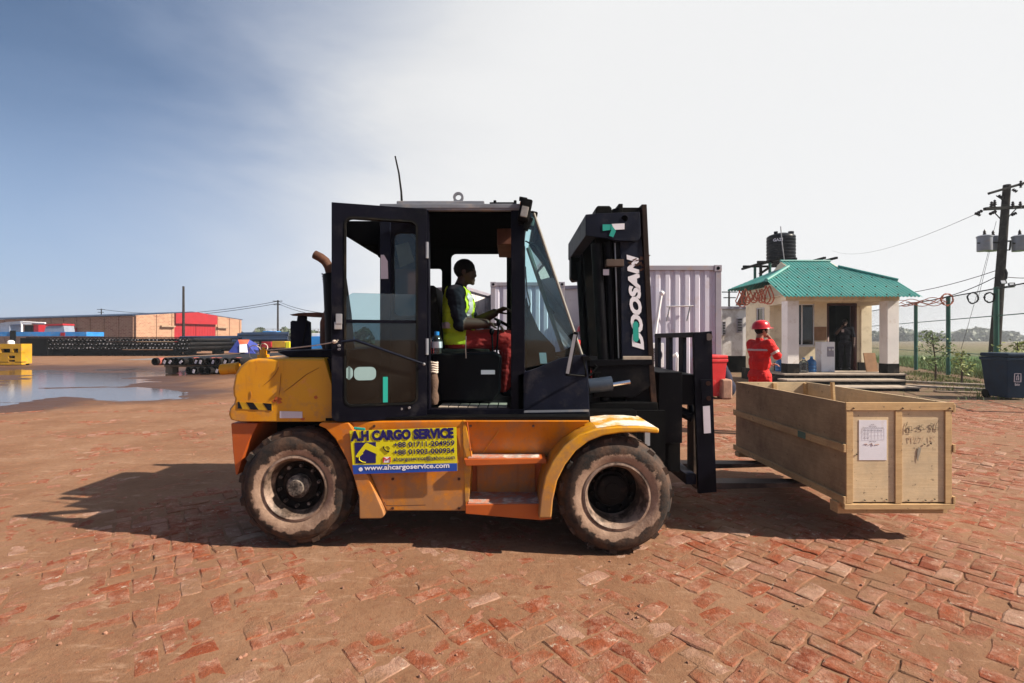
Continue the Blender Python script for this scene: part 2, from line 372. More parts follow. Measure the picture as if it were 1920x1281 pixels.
c = t.mix(t.ramp(t.noise(6, 6, .7), [(.55, 0.0), (.66, 1.0)]), c, (.62, .54, .48))
M['tread'] = t.set(c, .75, 0, t.noise(90, 2), .4, .01)
t = NT('worn_fender_top')
c = t.mix(t.ramp(t.noise(3.5, 8, .7), [(.44, 0.0), (.54, 1.0)]), (.58, .27, .02), (.72, .66, .58))
c = t.mix(t.ramp(t.noise(16, 8, .75), [(.60, 0.0), (.70, 1.0)]), c, (.09, .035, .015))
M['fendertop'] = t.set(c, .5, 0, t.noise(6, 4), .1, .03)

# tyre: black rubber, ragged dry-mud ring on the side wall (radius in the tyre's own axes)
t = NT('muddy_tyre')
xyz = t.sep(); cx = t.n.new('ShaderNodeCombineXYZ'); t.l.new(xyz[0], cx.inputs[0])
zz = t.math('SUBTRACT', xyz[2], .41); t.l.new(zz, cx.inputs[2])
ln = t.n.new('ShaderNodeVectorMath'); ln.operation = 'LENGTH'; t.l.new(cx.outputs[0], ln.inputs[0]); rad = ln.outputs['Value']
wob = t.math('MULTIPLY_ADD', t.noise(9, 7, .62), .17, rad)
ringm = t.ramp(wob, [(.376, 1.0), (.386, 0.0)])
dustc = t.ramp(t.noise(14, 7, .7), [(.3, (.20, .12, .078)), (.7, (.37, .245, .175))])
mud = t.ramp(t.noise(7, 7, .7), [(.40, (.008, .0065, .006)), (.62, (.070, .034, .019))])
c = t.mix(ringm, mud, dustc)
M['tyre'] = t.set(c, .85, 0, t.noise(45, 5, .65), .5, .01)
t = NT('dirty_wheel_rim')
c = t.mix(t.ramp(t.noise(7, 7, .65), [(.42, 0.0), (.56, 1.0)]), (.05, .03, .02), (.27, .185, .14))
M['rim'] = t.set(c, .6, .1, t.noise(40, 4), .3, .01)
t = NT('grimy_hub')
c = t.mix(t.ramp(t.noise(16, 8, .7), [(.45, 0.0), (.6, 1.0)]), (.018, .013, .011), (.22, .175, .145))
M['hub'] = t.set(c, .8, 0, t.noise(50, 5), .6, .01)
M['wheeldark'] = mat('oily_wheel_dish', (.014, .011, .010), .6, 0, .5, 5, (.09, .06, .045), 7, .3, .3, 40)

# plywood and crate battens
def ply(name, a, b, stain):
    t = NT(name)
    g = t.noise(3, 8, .68, stretch=(1, 1, 14), dist=1.2)
    c = t.ramp(g, [(.3, a), (.7, b)])
    c = t.mix(t.ramp(t.noise(2.3, 8, .7), [(.38, 0.0), (.68, .85)]), c, stain)
    c = t.mix(t.ramp(t.noise(22, 6, .75), [(.61, 0.0), (.70, .9)]), c, (.06, .04, .028))
    return t.set(c, .85, 0, g, .15, .01)
M['ply'] = ply('plywood_end', (.58, .42, .24), (.69, .53, .33), (.36, .28, .19))
M['plyshade'] = ply('stained_shaded_plywood_side', (.33, .215, .115), (.45, .31, .175), (.16, .095, .052))  # stained boards, colours darkened further to carry the side's shade
M['batten'] = ply('pine_batten', (.46, .28, .12), (.62, .42, .21), (.30, .18, .09))
M['wood'] = ply('weathered_timber', (.28, .19, .12), (.38, .27, .18), (.2, .14, .1))

# far brick walls
t = NT('far_brick_wall')
br = t.n.new('ShaderNodeTexBrick'); mp = t.n.new('ShaderNodeMapping'); mp.inputs['Rotation'].default_value = (R(90), 0, 0)
t.l.new(t.co, mp.inputs[0])
sx = t.sep(); cx = t.n.new('ShaderNodeCombineXYZ'); t.l.new(t.math('ADD', sx[0], sx[1]), cx.inputs[0]); t.l.new(sx[2], cx.inputs[1])
t.l.new(cx.outputs[0], br.inputs['Vector']); br.inputs['Scale'].default_value = 1.0
br.inputs['Brick Width'].default_value = .5; br.inputs['Row Height'].default_value = .22; br.inputs['Mortar Size'].default_value = .02
br.inputs['Color1'].default_value = (.20, .072, .040, 1); br.inputs['Color2'].default_value = (.33, .17, .105, 1); br.inputs['Mortar'].default_value = (.5, .36, .26, 1)
c = t.mix(t.ramp(t.noise(1.3, 8, .75), [(.45, 0.0), (.58, .75)]), br.outputs[0], (.36, .235, .15))
M['farbrick'] = t.set(c, .9)

# puddle water and foliage
t = NT('puddle_water'); M['water'] = t.set((.07, .038, .024), .10, 0, t.noise(5, 4, .6), .07, .02)
def leafmat(name, a, b):
    t = NT(name); oi = t.n.new('ShaderNodeNewGeometry')
    c = t.ramp(oi.outputs['Random Per Island'], [(0, a), (1, b)]); m = t.set(c, .6)
    return m
M['leaf'] = leafmat('green_leaves', (.035, .075, .012), (.13, .19, .03))
M['leafyellow'] = leafmat('young_yellow_green_leaves', (.08, .13, .015), (.26, .28, .04))
M['leafdark'] = leafmat('distant_leaves', (.022, .042, .016), (.05, .075, .03))
M['grass'] = leafmat('rough_grass', (.045, .095, .012), (.17, .19, .035))
# ---------------------------------------------------------------- ground: one sheet of trodden dirt that dips round the bricks
_P = {}
def vnoise(x, y, seed):
    if seed not in _P: _P[seed] = np.random.default_rng(seed).random((256, 256))
    T = _P[seed]; xi = np.floor(x).astype(int); yi = np.floor(y).astype(int); fx = x - xi; fy = y - yi
    fx = fx * fx * (3 - 2 * fx); fy = fy * fy * (3 - 2 * fy); a = xi & 255; b = yi & 255; a1 = (xi + 1) & 255; b1 = (yi + 1) & 255
    return (T[a, b] * (1 - fx) + T[a1, b] * fx) * (1 - fy) + (T[a, b1] * (1 - fx) + T[a1, b1] * fx) * fy
def fbm(x, y, s, seed, o=3):
    r = 0; amp = 1; tot = 0
    for i in range(o):
        r = r + amp * vnoise(x * s + 17.3 * i, y * s + 9.1 * i, seed + i); tot += amp; s *= 2.1; amp *= .5
    return r / tot - .5
def sstep(a, b, x):
    t = np.clip((x - a) / (b - a), 0, 1); return t * t * (3 - 2 * t)
PUD = [((-2, 733), 9), ]
def pudmask(x, y):
    """1 in the puddle: a long shallow hollow on the left of the yard"""
    py = HY + CH * F / np.maximum(y, .5); px = 960 + x * F / np.maximum(y, .5)
    w = fbm(x, y, .35, 41, 4) * 34 + fbm(x, y, 1.3, 51, 4) * 22
    e1 = 1 - np.sqrt(((px + 20) / 290) ** 2 + ((py - 740 + px * .10) / 27) ** 2)
    e2 = 1 - np.sqrt(((px - 185) / 165) ** 2 + ((py - 735) / 14) ** 2)
    e3 = 1 - np.sqrt(((px - 150) / 225) ** 2 + ((py - 699) / 10) ** 2)
    return np.maximum(np.maximum(e1, e2), e3) + w / 75 + .06
def dirt_z(x, y):
    near = 1 - sstep(9, 17, y)
    z = fbm(x, y, .55, 3, 3) * .017 + fbm(x, y, 2.6, 11, 3) * .012 + fbm(x, y, 15, 21, 3) * .009
    z = z * (.4 + .6 * near) - .0027 + (1 - near) * .020 + .007 * sstep(-.2, -4, x) * sstep(3.2, 6, y)
    rut = .006 * np.sin((y - .07 * x) * 5.2) * sstep(6, 9, y) * (1 - sstep(16, 24, y)) * (x < 6)
    z = z + rut
    inside = (x < -3) & (y > 7) & (y < 40)
    pm = np.where(inside, sstep(-.05, .30, pudmask(x, y)), 0)
    z = z + np.where(inside, sstep(-.4, .0, pudmask(x, y)), 0) * (fbm(x * .22, y, 1.0, 95, 4) * .15 + fbm(x, y, .9, 81, 4) * .03 + fbm(x, y, 4.5, 91, 3) * .016)
    return z - pm * .054
def grid_axis(breaks):
    out = []
    for a, b, d0, d1 in breaks:
        p = a
        while p < b - 1e-6:
            out.append(p); t = (p - a) / (b - a); p += d0 + (d1 - d0) * t
    out.append(breaks[-1][1]); return np.array(out)
ys = np.concatenate([[-900, -200, -40, -8, 0, 1.2], grid_axis([(1.7, 4.6, .02, .022), (4.6, 9, .024, .05), (9, 26, .06, .25), (26, 120, .5, 8), (120, 900, 20, 120)])])
xr = grid_axis([(0, 4.2, .022, .022), (4.2, 10, .03, .08), (10, 28, .10, .35), (28, 120, .6, 10), (120, 900, 20, 150)])
xs = np.concatenate([-xr[:0:-1], xr])
GX, GY = np.meshgrid(xs, ys)
GZ = dirt_z(GX, GY)
nx, ny = len(xs), len(ys)
me = bpy.data.meshes.new('ground')
co = np.stack([GX, GY, GZ], -1).reshape(-1, 3)
idx = np.arange(nx * ny).reshape(ny, nx)
q = np.stack([idx[:-1, :-1], idx[:-1, 1:], idx[1:, 1:], idx[1:, :-1]], -1).reshape(-1, 4)
me.vertices.add(len(co)); me.vertices.foreach_set('co', co.ravel())
me.loops.add(q.size); me.loops.foreach_set('vertex_index', q.ravel())
me.polygons.add(len(q)); me.polygons.foreach_set('loop_start', np.arange(len(q)) * 4); me.polygons.foreach_set('loop_total', np.full(len(q), 4))
me.polygons.foreach_set('use_smooth', np.ones(len(q), bool)); me.update()
wet = np.where((GX < -2) & (GY > 6) & (GY < 45), sstep(-.75, -.02, pudmask(GX, GY) + fbm(GX, GY, 1.1, 101, 3) * .5), 0)
wet = np.maximum(wet, .0)
grassy = sstep(7.6, 9.2, GX + fbm(GX, GY, .5, 61, 3) * 2.5) * sstep(9.0, 11.5, GY + fbm(GX, GY, .6, 71, 3) * 3)
grassy = np.maximum(grassy, sstep(4.5, 5.5, GX) * sstep(11.5, 13.2, GY) * .8)
for nm, arr in (('wet', wet), ('soil', grassy)):
    at = me.attributes.new(nm, 'FLOAT', 'POINT'); at.data.foreach_set('value', arr.astype(np.float32).ravel())
ground = bpy.data.objects.new('ground', me); C.objects.link(ground); tag(ground, 'reddish brown trodden dirt yard over worn brick paving', kind='structure')

t = NT('yard_dirt').world()
n1 = t.noise(1.1, 6, .6); n2 = t.noise(24, 5, .65); n3 = t.noise(.22, 4, .5)
c = t.ramp(n1, [(.30, (.155, .073, .038)), (.52, (.205, .107, .060)), (.75, (.245, .142, .088))])
c = t.mix(t.ramp(n2, [(.30, .55), (.52, 0.0)]), c, (.14, .055, .028))
c = t.mix(t.ramp(t.noise(9, 9, .8), [(.56, 0.0), (.68, .75)]), c, (.32, .115, .058))
c = t.mix(t.ramp(t.noise(60, 4, .8), [(.70, 0.0), (.78, .8)]), c, (.42, .33, .26))
c = t.mix(t.ramp(t.noise(4, 9, .8, stretch=(.5, 2.2, 1)), [(.55, 0.0), (.68, .7)]), c, (.37, .235, .16))
c = t.mix(t.math('MULTIPLY', t.attr('soil'), .9), c, t.ramp(t.noise(2.4, 7, .7), [(.35, (.085, .05, .029)), (.52, (.14, .088, .054)), (.66, (.075, .085, .028))]))
c = t.mix(t.math('MULTIPLY', t.attr('wet'), .85), c, (.055, .025, .015))
rg = t.math('MULTIPLY_ADD', t.attr('wet'), -.45, .95)
hb = t.math('ADD', t.math('MULTIPLY', t.noise(38, 6, .7), 1.0), t.math('MULTIPLY', t.noise(170, 3, .6), .45))
M['ground'] = t.set(c, rg, 0, hb, .65, .012, .25)
me.materials.append(M['ground'])

# ---------------------------------------------------------------- brick paving, herringbone, each brick chipped and slightly sunk
t = NT('paving_brick').world()
tone = t.attr('tone')
base = t.ramp(tone, [(0, (.15, .034, .014)), (.25, (.22, .052, .019)), (.45, (.21, .060, .027)), (.60, (.22, .085, .048)), (.76, (.26, .125, .088)), (.90, (.36, .23, .165)), (1.0, (.44, .36, .29))])
c = t.mix(t.ramp(t.noise(16, 7, .7), [(.35, .45), (.55, 0.0)]), base, (.13, .028, .014))
c = t.mix(t.ramp(t.noise(7, 8, .75), [(.47, 0.0), (.60, .75)]), c, (.33, .175, .12))
c = t.mix(t.ramp(t.noise(13, 9, .8), [(.57, 0.0), (.63, .85)]), c, (.45, .37, .29))
c = t.mix(t.ramp(t.noise(3.2, 8, .7), [(.46, 0.0), (.60, .90)]), c, (.20, .104, .058))
hb = t.math('ADD', t.noise(45, 6, .7), t.math('MULTIPLY', t.noise(160, 3), .4))
M['paver'] = t.set(c, .9, 0, hb, .9, .012, .25)

def brick_geo(r, L=.221, Wd=.105, H=.05):
    """a worn brick: jittered eight-cornered top, rounded rim, straight sides; top at z = 0"""
    hx, hy = L / 2, Wd / 2
    out = [(-hx, -hy), (0, -hy), (hx, -hy), (hx, 0), (hx, hy), (0, hy), (-hx, hy), (-hx, 0)]
    j = lambda s: r.uniform(-s, s)
    o = [(x + j(.009), y + j(.007)) for x, y in out]
    if r.random() < .35:
        k = r.choice((0, 2, 4, 6)); f = r.uniform(.80, .94); o[k] = (o[k][0] * f, o[k][1] * f)
    vs = [(x * .93, y * .87, j(.0016)) for x, y in o] + [(x, y, -.0048 + j(.002)) for x, y in o] + [(x, y, -H) for x, y in o]
    vs.append((0, 0, .0015 + j(.002)))
    fs = [(i, (i + 1) % 8, 24) for i in range(8)] + [(8 + i, 8 + (i + 1) % 8, (i + 1) % 8, i) for i in range(8)] + [(16 + i, 16 + (i + 1) % 8, 8 + (i + 1) % 8, 8 + i) for i in range(8)]
    return np.array(vs), fs
r = random.Random(11); BW = .114; A = R(38.0); ca, sa = math.cos(A), math.sin(A)
variants = []
for i in range(48):
    vs, fs = brick_geo(r); tv = [.05, .18, .22, .28, .33, .38, .42, .45, .5, .6, .68, .80][i % 12] + r.uniform(-.05, .05)
    variants.append((vs, fs, min(1, max(0, tv))))
bricks = []
for a in range(-260, 261):
    for b in range(-260, 261):
        for kind in (0, 1):
            # lattice (1,1), (4,0) in units of half a brick
            u0 = b + 4 * a; v0 = b
            cu, cv, ang = (u0 + 1, v0 + .5, 0) if kind == 0 else (u0 + 2.5, v0, 90)
            x = (cu * ca - cv * sa) * BW + .3; y = (cu * sa + cv * ca) * BW + 7
            if y < 1.85 or y > 15 or abs(x) > 1.08 * y + .5: continue
            bricks.append((x, y, A + R(ang)))
bricks.sort(key=lambda q: (q[1] + .15 * abs(q[0])))
bx = np.array([q[0] for q in bricks]); by = np.array([q[1] for q in bricks]); dz = dirt_z(bx, by); pud_ = np.where((bx < -3) & (by > 7), pudmask(bx, by), -1)
stuff_v = []; stuff_f = []; stuff_t = []; singles = []; off = 0
vmesh = {}
for i, (x, y, an) in enumerate(bricks):
    if r.random() < .02 or pud_[i] > -.25: continue
    if y > 9 and dz[i] > .012: continue
    z = r.gauss(-.0005, .0019) - (.010 if r.random() < .05 else 0); tx, ty = r.gauss(0, .008), r.gauss(0, .011)
    k = r.randrange(48); rz = an + r.gauss(0, .05) + (math.pi if r.random() < .5 else 0)
    if len(singles) < 300 and dz[i] < .006 and abs(x) < 1.03 * y + .03 and y > 2.1: singles.append((x, y, z, tx, ty, rz, k)); continue
    vs, fs, tv = variants[k]
    m = np.array(Euler((tx, ty, rz)).to_matrix()); p = vs @ m.T + np.array((x + r.gauss(0, .003), y + r.gauss(0, .003), z))
    stuff_v.append(p); stuff_f += [[q + off for q in f] for f in fs]; off += len(vs); stuff_t.append(np.full(len(vs), min(1, max(0, tv + r.uniform(-.06, .06))), np.float32))
for x, y, z, tx, ty, rz, k in singles:
    if k not in vmesh:
        vs, fs, tv = variants[k]; bme = bpy.data.meshes.new('brick'); bme.from_pydata([tuple(p) for p in vs], [], fs)
        at = bme.attributes.new('tone', 'FLOAT', 'POINT'); at.data.foreach_set('value', np.full(len(vs), tv, np.float32)); bme.materials.append(M['paver']); vmesh[k] = bme
    o = bpy.data.objects.new('brick', vmesh[k]); C.objects.link(o); o.parent = ground; o.location = (x, y, z); o.rotation_euler = (tx, ty, rz)
bme = bpy.data.meshes.new('brick_paving'); bme.from_pydata(np.concatenate(stuff_v).tolist(), [], stuff_f)
at = bme.attributes.new('tone', 'FLOAT', 'POINT'); at.data.foreach_set('value', np.concatenate(stuff_t)); bme.materials.append(M['paver'])
o = bpy.data.objects.new('brick_paving', bme); C.objects.link(o); o.parent = ground; o['kind'] = 'stuff'

# pebbles and brick chips lying loose on the yard
mb = MB(); r = random.Random(5)
for i in range(420):
    y = 2.0 + 9 * r.random() ** 2; x = r.uniform(-1.05, 1.05) * y; s = r.choice((.003, .004, .005, .006, .009)) * r.uniform(.8, 1.4)
    z = max(float(dirt_z(np.array([x]), np.array([y]))[0]), -.004)
    mb.sphere((x, y, z + s * .3), (s * r.uniform(.8, 1.6), s * r.uniform(.8, 1.4), s * .7), 5, 3, (r.random() * 3, r.random() * 3, r.random() * 3))
M['chip'] = mat('brick_chip', (.24, .12, .08), .9, 0, .5, 4)
mb.build('gravel', M['chip'], fix=False, kind='stuff', label='small brick chips and pebbles scattered over the yard')

# ---------------------------------------------------------------- puddle (its shoreline is where the dirt rises through it)
mb = MB(); mb.add([(-46, 7.5, -.013), (-5.5, 7.5, -.013), (-5.5, 31, -.013), (-46, 31, -.013)], [(0, 1, 2, 3)])
mb.build('puddle_water', M['water'], fix=False, kind='structure', label='shallow muddy puddle reflecting the sky on the left of the yard')

# ---------------------------------------------------------------- paddy field beyond the fence
t = NT('paddy_field').world()
xyz = t.sep(); yy = t.math('ADD', xyz[1], t.math('MULTIPLY_ADD', t.noise(.25, 4), 6.0, -3.0))
yb = t.math('MULTIPLY', yy, 1 / 140.0)
c = t.ramp(yb, [(.11, (.10, .14, .03)), (.16, (.045, .155, .012)), (.275, (.045, .15, .014)), (.295, (.035, .065, .014)), (.33, (.085, .095, .025)), (.45, (.13, .11, .042)), (.75, (.16, .115, .058)), (1.0, (.15, .11, .062))])
c = t.mix(t.ramp(t.noise(1.2, 8, .7, stretch=(.4, 1.6, 1)), [(.4, .5), (.62, 0.0)]), c, (.06, .07, .02))
M['field'] = t.set(c, .95, 0, t.noise(14, 6, .7), .8, .06)
mb = MB(); fl = [(13.6, 8.5), (17.6, 17.0), (23.0, 30.4), (62, 128), (62, 890), (890, 890), (890, 8.5)]
mb.add([(x, y, .05) for x, y in fl], [list(range(len(fl)))])
mb.build('paddy_field', M['field'], fix=False, kind='structure', label='green and ochre paddy field beyond the chain link fence')
def tufts(name, spots, mtl, label, h0, h1, w):
    vs = []; fs = []
    for x, y, z in spots:
        h = r.uniform(h0, h1); a = r.random() * 6.28; lx, ly = r.uniform(-.4, .4) * h, r.uniform(-.4, .4) * h; dx, dy = math.cos(a) * w, math.sin(a) * w
        b = len(vs); vs += [(x - dx, y - dy, z), (x + dx, y + dy, z), (x + lx * .5 + dx * .7, y + ly * .5 + dy * .7, z + h * .6), (x + lx, y + ly, z + h)]; fs += [(b, b + 1, b + 2), (b, b + 2, b + 3)]
    m2 = MB(); m2.v = [V(p) for p in vs]; m2.f = fs; m2.mi = [0] * len(fs)
    return m2.build(name, mtl, fix=False, kind='stuff', label=label)
sp = []
for i in range(9000):
    y = r.uniform(12.5, 36); fx = 14.9 + (y - 12.9) * .42; x = fx + .2 + abs(r.gauss(0, 1)) * (2.2 if y < 22 else 6)
    sp.append((x, y, .04))
tufts('field_grass', sp, M['grass'], 'rough grass growing along the field side of the fence', .08, .34, .011)
sp = []
for i in range(5000):
    y = r.uniform(11.8, 22); fx = 14.6 + (y - 12.9) * .42; x = fx - abs(r.gauss(0, 1)) * 1.4
    if float(fbm(np.array([x]), np.array([y]), .7, 61, 2)[0]) > -.02: sp.append((x, y, 0))
tufts('yard_weeds', sp, M['grass'], 'sparse weeds growing on the bare strip before the fence', .04, .14, .010)

# ---------------------------------------------------------------- far trees: one hazy mass on the right, a few low ones on the left
def leafmass(name, trees, mtl, label):
    vs = []; fs = []
    for tx, ty, tw, th in trees:
        n = int(70 + tw * 14)
        for i in range(n):
            a = r.random() * 6.28; q = r.random() ** .5; zz = r.random() ** .8
            px = tx + math.cos(a) * q * tw * .5 * (1.1 - .7 * zz); py = ty + math.sin(a) * q * tw * .4; pz = th * (.04 + .96 * zz) * (1 - .25 * q * q)
            s = r.uniform(.5, 1.3) * tw * .09; u = V((r.gauss(0, 1), r.gauss(0, 1), r.gauss(0, 1))).normalized(); w_ = u.orthogonal().normalized() * s; u = u * s
            b = len(vs); p = V((px, py, pz)); vs += [p - u, p + w_, p + u, p - w_]; fs.append((b, b + 1, b + 2, b + 3))
    m2 = MB(); m2.v = vs; m2.f = fs; m2.mi = [0] * len(fs)
    return m2.build(name, mtl, fix=False, kind='stuff', label=label)
tr = []
for i in range(240):
    px = r.uniform(1600, 1905); Y = r.uniform(290, 380); hgt = (4.6 + 4.2 * abs(math.sin(px * .021 + .6)) + 3.6 * max(0, math.sin(px * .011 - 14.6))) * r.uniform(.65, 1.08)
    tr.append((X_(px, Y), Y, r.uniform(6, 13), hgt))
for i in range(90): tr.append((X_(r.uniform(1905, 2300), 340), r.uniform(330, 380), r.uniform(6, 10), r.uniform(3, 5)))
leafmass('distant_trees', tr, M['leafdark'], 'hazy band of trees on the horizon beyond the paddy field')
tr = [(X_(px, 150), 150 + r.uniform(-8, 8), r.uniform(4, 8), r.uniform(3.2, 5.5)) for px in [480, 486, 491, 497, 503, 508, 514, 534, 541, 548, 560, 575, 583, 590, 597, 604, 612, 630, 660, 690]]
leafmass('distant_bushes', tr, M['leafdark'], 'low hazy bushes on the horizon beyond the brick warehouse')

# haze: the yard's humid air
t = NT('humid_air'); t.n.remove(t.b); pv = t.n.new('ShaderNodeVolumePrincipled')
pv.inputs['Color'].default_value = (.86, .92, 1.0, 1); pv.inputs['Density'].default_value = .0007; pv.inputs['Anisotropy'].default_value = .25
t.l.new(pv.outputs[0], t.o.inputs['Volume'])
mb = MB(); mb.box(-905, 905, -905, 905, -1.6, 26)
hz = mb.build('haze', t.m, kind='stuff', label='thin humid haze over the whole yard')
# ================================================================ buildings on the right
hut = thing('guard_hut', 'cream guard hut with teal corrugated roof and pillared porch', 'hut', (10.4, 15.0, 0))
def hb(name, mtl, *bx, bevel=.008, parent=None, label=None):
    m2 = MB()
    for b_ in bx: m2.box(*b_)
    return m2.build(name, mtl, parent or hut, bevel=bevel, label=label)
FZ = .43
t = NT('teal_roof_paint'); c = t.ramp(t.noise(1.2, 5), [(.3, (.014, .175, .160)), (.7, (.035, .255, .228))]); c = t.mix(t.ramp(t.noise(4, 8, .72), [(.46, 0), (.75, .55)]), c, (.15, .20, .17)); c = t.mix(t.ramp(t.noise(9, 8, .75), [(.62, 0), (.72, .6)]), c, (.10, .06, .035)); M['tealroof'] = t.set(c, .5)
def wave_sheet(name, us, lo, hi, pos, nstep=1):
    vs = []; fs = []
    for i, u in enumerate(us):
        for q in range(nstep + 1):
            v_ = lo(u) + (hi(u) - lo(u)) * q / nstep; vs.append(pos(u, v_, .016 * math.sin(u / .115 * 2 * math.pi)))
    m_ = nstep + 1; k = len(vs)
    for i in range(len(us) - 1):
        for q in range(nstep): b_ = i * m_ + q; fs.append((b_, b_ + m_, b_ + m_ + 1, b_ + 1))
    m2 = MB(); m2.add(vs, fs); n0 = len(vs); m2.add([V(p) - V((0, 0, .012)) for p in vs], [f[::-1] for f in fs])
    return m2.build(name, M['tealroof'], hut, smooth=True, fix=False, angle=60)
def fr(a, b, st): return [a + (b - a) * i / int((b - a) / st) for i in range(int((b - a) / st) + 1)]
sl = .61
def fhi(x): return 15.56 + (x - 8.2) / 1.22 * .94 if x < 9.42 else (16.95 if x < 11.12 else (15.56 + (12.4 - x) / 1.28 * .94))
wave_sheet('roof_front', fr(8.2, 12.4, .0144), lambda x: 14.6, fhi, lambda x, y, w_: (x, y, 2.79 + sl * (y - 14.6) + w_), 2)
slL = .57 / 1.22
def lhi(y): return 8.2 + (y - 15.56) / .94 * 1.22 if y < 16.5 else (9.42 if y < 17.4 else 9.42 - (y - 17.4) / .94 * 1.22)
wave_sheet('roof_side', fr(15.56, 18.34, .0144), lambda y: 8.2, lhi, lambda y, x, w_: (x, y, 3.376 + slL * (x - 8.2) + w_))
wave_sheet('roof_side', fr(15.56, 18.34, .0144), lambda y: 12.4, lambda y: 20.6 - lhi(y) - .0, lambda y, x, w_: (x, y, 3.376 + slL * (12.4 - x) + w_))
wave_sheet('roof_back', fr(8.2, 12.4, .0144), lambda x: 18.4, lambda x: 33.9 - fhi(x), lambda x, y, w_: (x, y, 3.376 + sl * (18.34 - y) + w_))
m2 = MB(); m2.tube([(8.18, 15.56, 3.40), (9.42, 16.5, 3.98)], .06, 8); m2.build('ridge_cap', M['tealroof'], hut, smooth=True)
m2 = MB(); m2.tube([(12.42, 15.56, 3.40), (11.12, 16.5, 3.98)], .05, 8); m2.build('ridge_cap', M['tealroof'], hut, smooth=True)
m2 = MB(); m2.tube([(9.40, 16.95, 4.235), (11.14, 16.95, 4.235)], .045, 8); m2.build('ridge_cap', M['tealroof'], hut, smooth=True)
m2 = MB(); r = random.Random(4)
for row, y in enumerate((14.68, 15.15, 15.75, 16.35)):
    for i in range(int(4.2 / .345)):
        x = 8.27 + i * .345
        if y < fhi(x) - .05: m2.cyl((x, y, 2.79 + sl * (y - 14.6) + .012), (x, y, 2.79 + sl * (y - 14.6) + .035), .022, 6)
m2.build('roof_screw', M['rust'], hut, kind='stuff')
for x in (9.42, 11.12):
    m2 = MB(); m2.add([(x - .01, 16.45, 3.93), (x - .01, 16.95, 4.21), (x - .01, 17.45, 3.93), (x + .01, 16.45, 3.93), (x + .01, 16.95, 4.21), (x + .01, 17.45, 3.93)], [(0, 1, 2), (5, 4, 3), (0, 3, 4, 1), (1, 4, 5, 2), (2, 5, 3, 0)]); m2.build('gablet', M['cream'], hut)
# room walls round window and door openings
fx0, fx1, fy, wt = 8.80, 12.20, 16.5, .14
wx0, wx1, wz0, wz1 = 9.77, 10.33, 1.28, 2.70; dx0, dx1, dz1 = 10.74, 11.76, 2.72
hb('front_wall', M['cream'], (fx0, wx0, fy, fy + wt, FZ, 3.3), (wx0, wx1, fy, fy + wt, FZ, wz0), (wx0, wx1, fy, fy + wt, wz1, 3.3), (wx1, dx0, fy, fy + wt, FZ, 3.3), (dx0, dx1, fy, fy + wt, dz1, 3.3), (dx1, fx1, fy, fy + wt, FZ, 3.3), bevel=0)
ly0, ly1, lz0, lz1 = 16.86, 17.46, 1.35, 2.62
hb('side_wall', M['cream'], (fx0, fx0 + wt, fy + wt, ly0, FZ, 3.3), (fx0, fx0 + wt, ly0, ly1, FZ, lz0), (fx0, fx0 + wt, ly0, ly1, lz1, 3.3), (fx0, fx0 + wt, ly1, 18.2, FZ, 3.3), bevel=0)
hb('side_wall', M['cream'], (fx1 - wt, fx1, fy + wt, 18.2, FZ, 3.3), bevel=0)
hb('back_wall', M['cream'], (fx0 + wt, fx1 - wt, 18.06, 18.2, FZ, 3.3), bevel=0)
hb('corner_pilaster', M['cream'], (fx0 - .03, fx0 + .12, fy - .03, fy + .25, FZ, 3.25)); hb('corner_pilaster', M['cream'], (fx1 - .33, fx1 + .03, fy - .06, fy + .2, FZ, 3.25))
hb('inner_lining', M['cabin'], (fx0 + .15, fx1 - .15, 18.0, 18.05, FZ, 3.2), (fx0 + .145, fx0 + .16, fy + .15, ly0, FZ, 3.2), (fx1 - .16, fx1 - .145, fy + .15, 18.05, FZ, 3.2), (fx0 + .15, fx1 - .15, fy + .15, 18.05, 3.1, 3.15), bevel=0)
hb('ceiling', M['cream'], (8.45, 12.25, 15.0, fy, 2.86, 2.89), bevel=0)
def window(x0, x1, z0, z1, y, axis='x', n=2):
    m2 = MB(); w_ = .035
    if axis == 'y': m2.M = Matrix(((0, 1, 0, 0), (1, 0, 0, 0), (0, 0, 1, 0), (0, 0, 0, 1)))
    m2.box(x0, x0 + w_, y, y + .06, z0, z1); m2.box(x1 - w_, x1, y, y + .06, z0, z1); m2.box(x0 + w_, x1 - w_, y, y + .06, z0, z0 + w_); m2.box(x0 + w_, x1 - w_, y, y + .06, z1 - w_, z1)
    f = m2.build('window', M['white'], hut, bevel=.003)
    m3 = MB(); m3.M = m2.M; m3.box(x0 + .12, x0 + .15, y - .01, y + .05, z0 + w_, z1 - w_); m3.build('window_mullion', M['white'], f)
    m3 = MB(); m3.M = m2.M; m3.box(x0 + w_, x1 - w_, y + .025, y + .031, z0 + w_, z1 - w_); m3.build('window_pane', M['roomglass'], f)
    m3 = MB(); m3.M = m2.M; m3.box(x0 + w_, x0 + .12, y + .05, y + .056, z0 + w_, z1 - w_); m3.build('window_curtain', M['white'], f)
window(wx0, wx1, wz0, wz1, fy + .03); window(ly0, ly1, lz0, lz1, fx0 + .03, 'y')
hb('window_sill', M['whitewash'], (wx0 - .05, wx1 + .05, fy - .05, fy + .02, wz0 - .05, wz0 - .002))
hb('door_frame', M['doorwood'], (dx0, dx0 + .07, fy - .01, fy + .12, FZ, dz1), (dx1 - .07, dx1, fy - .01, fy + .12, FZ, dz1), (dx0 + .07, dx1 - .07, fy - .01, fy + .12, dz1 - .07, dz1))
m2 = MB(); m2.obox((dx1 + .16, fy + .52, 1.55), (.035, .80, 2.2), (0, 0, R(-34))); m2.build('door', M['doorwood'], hut)
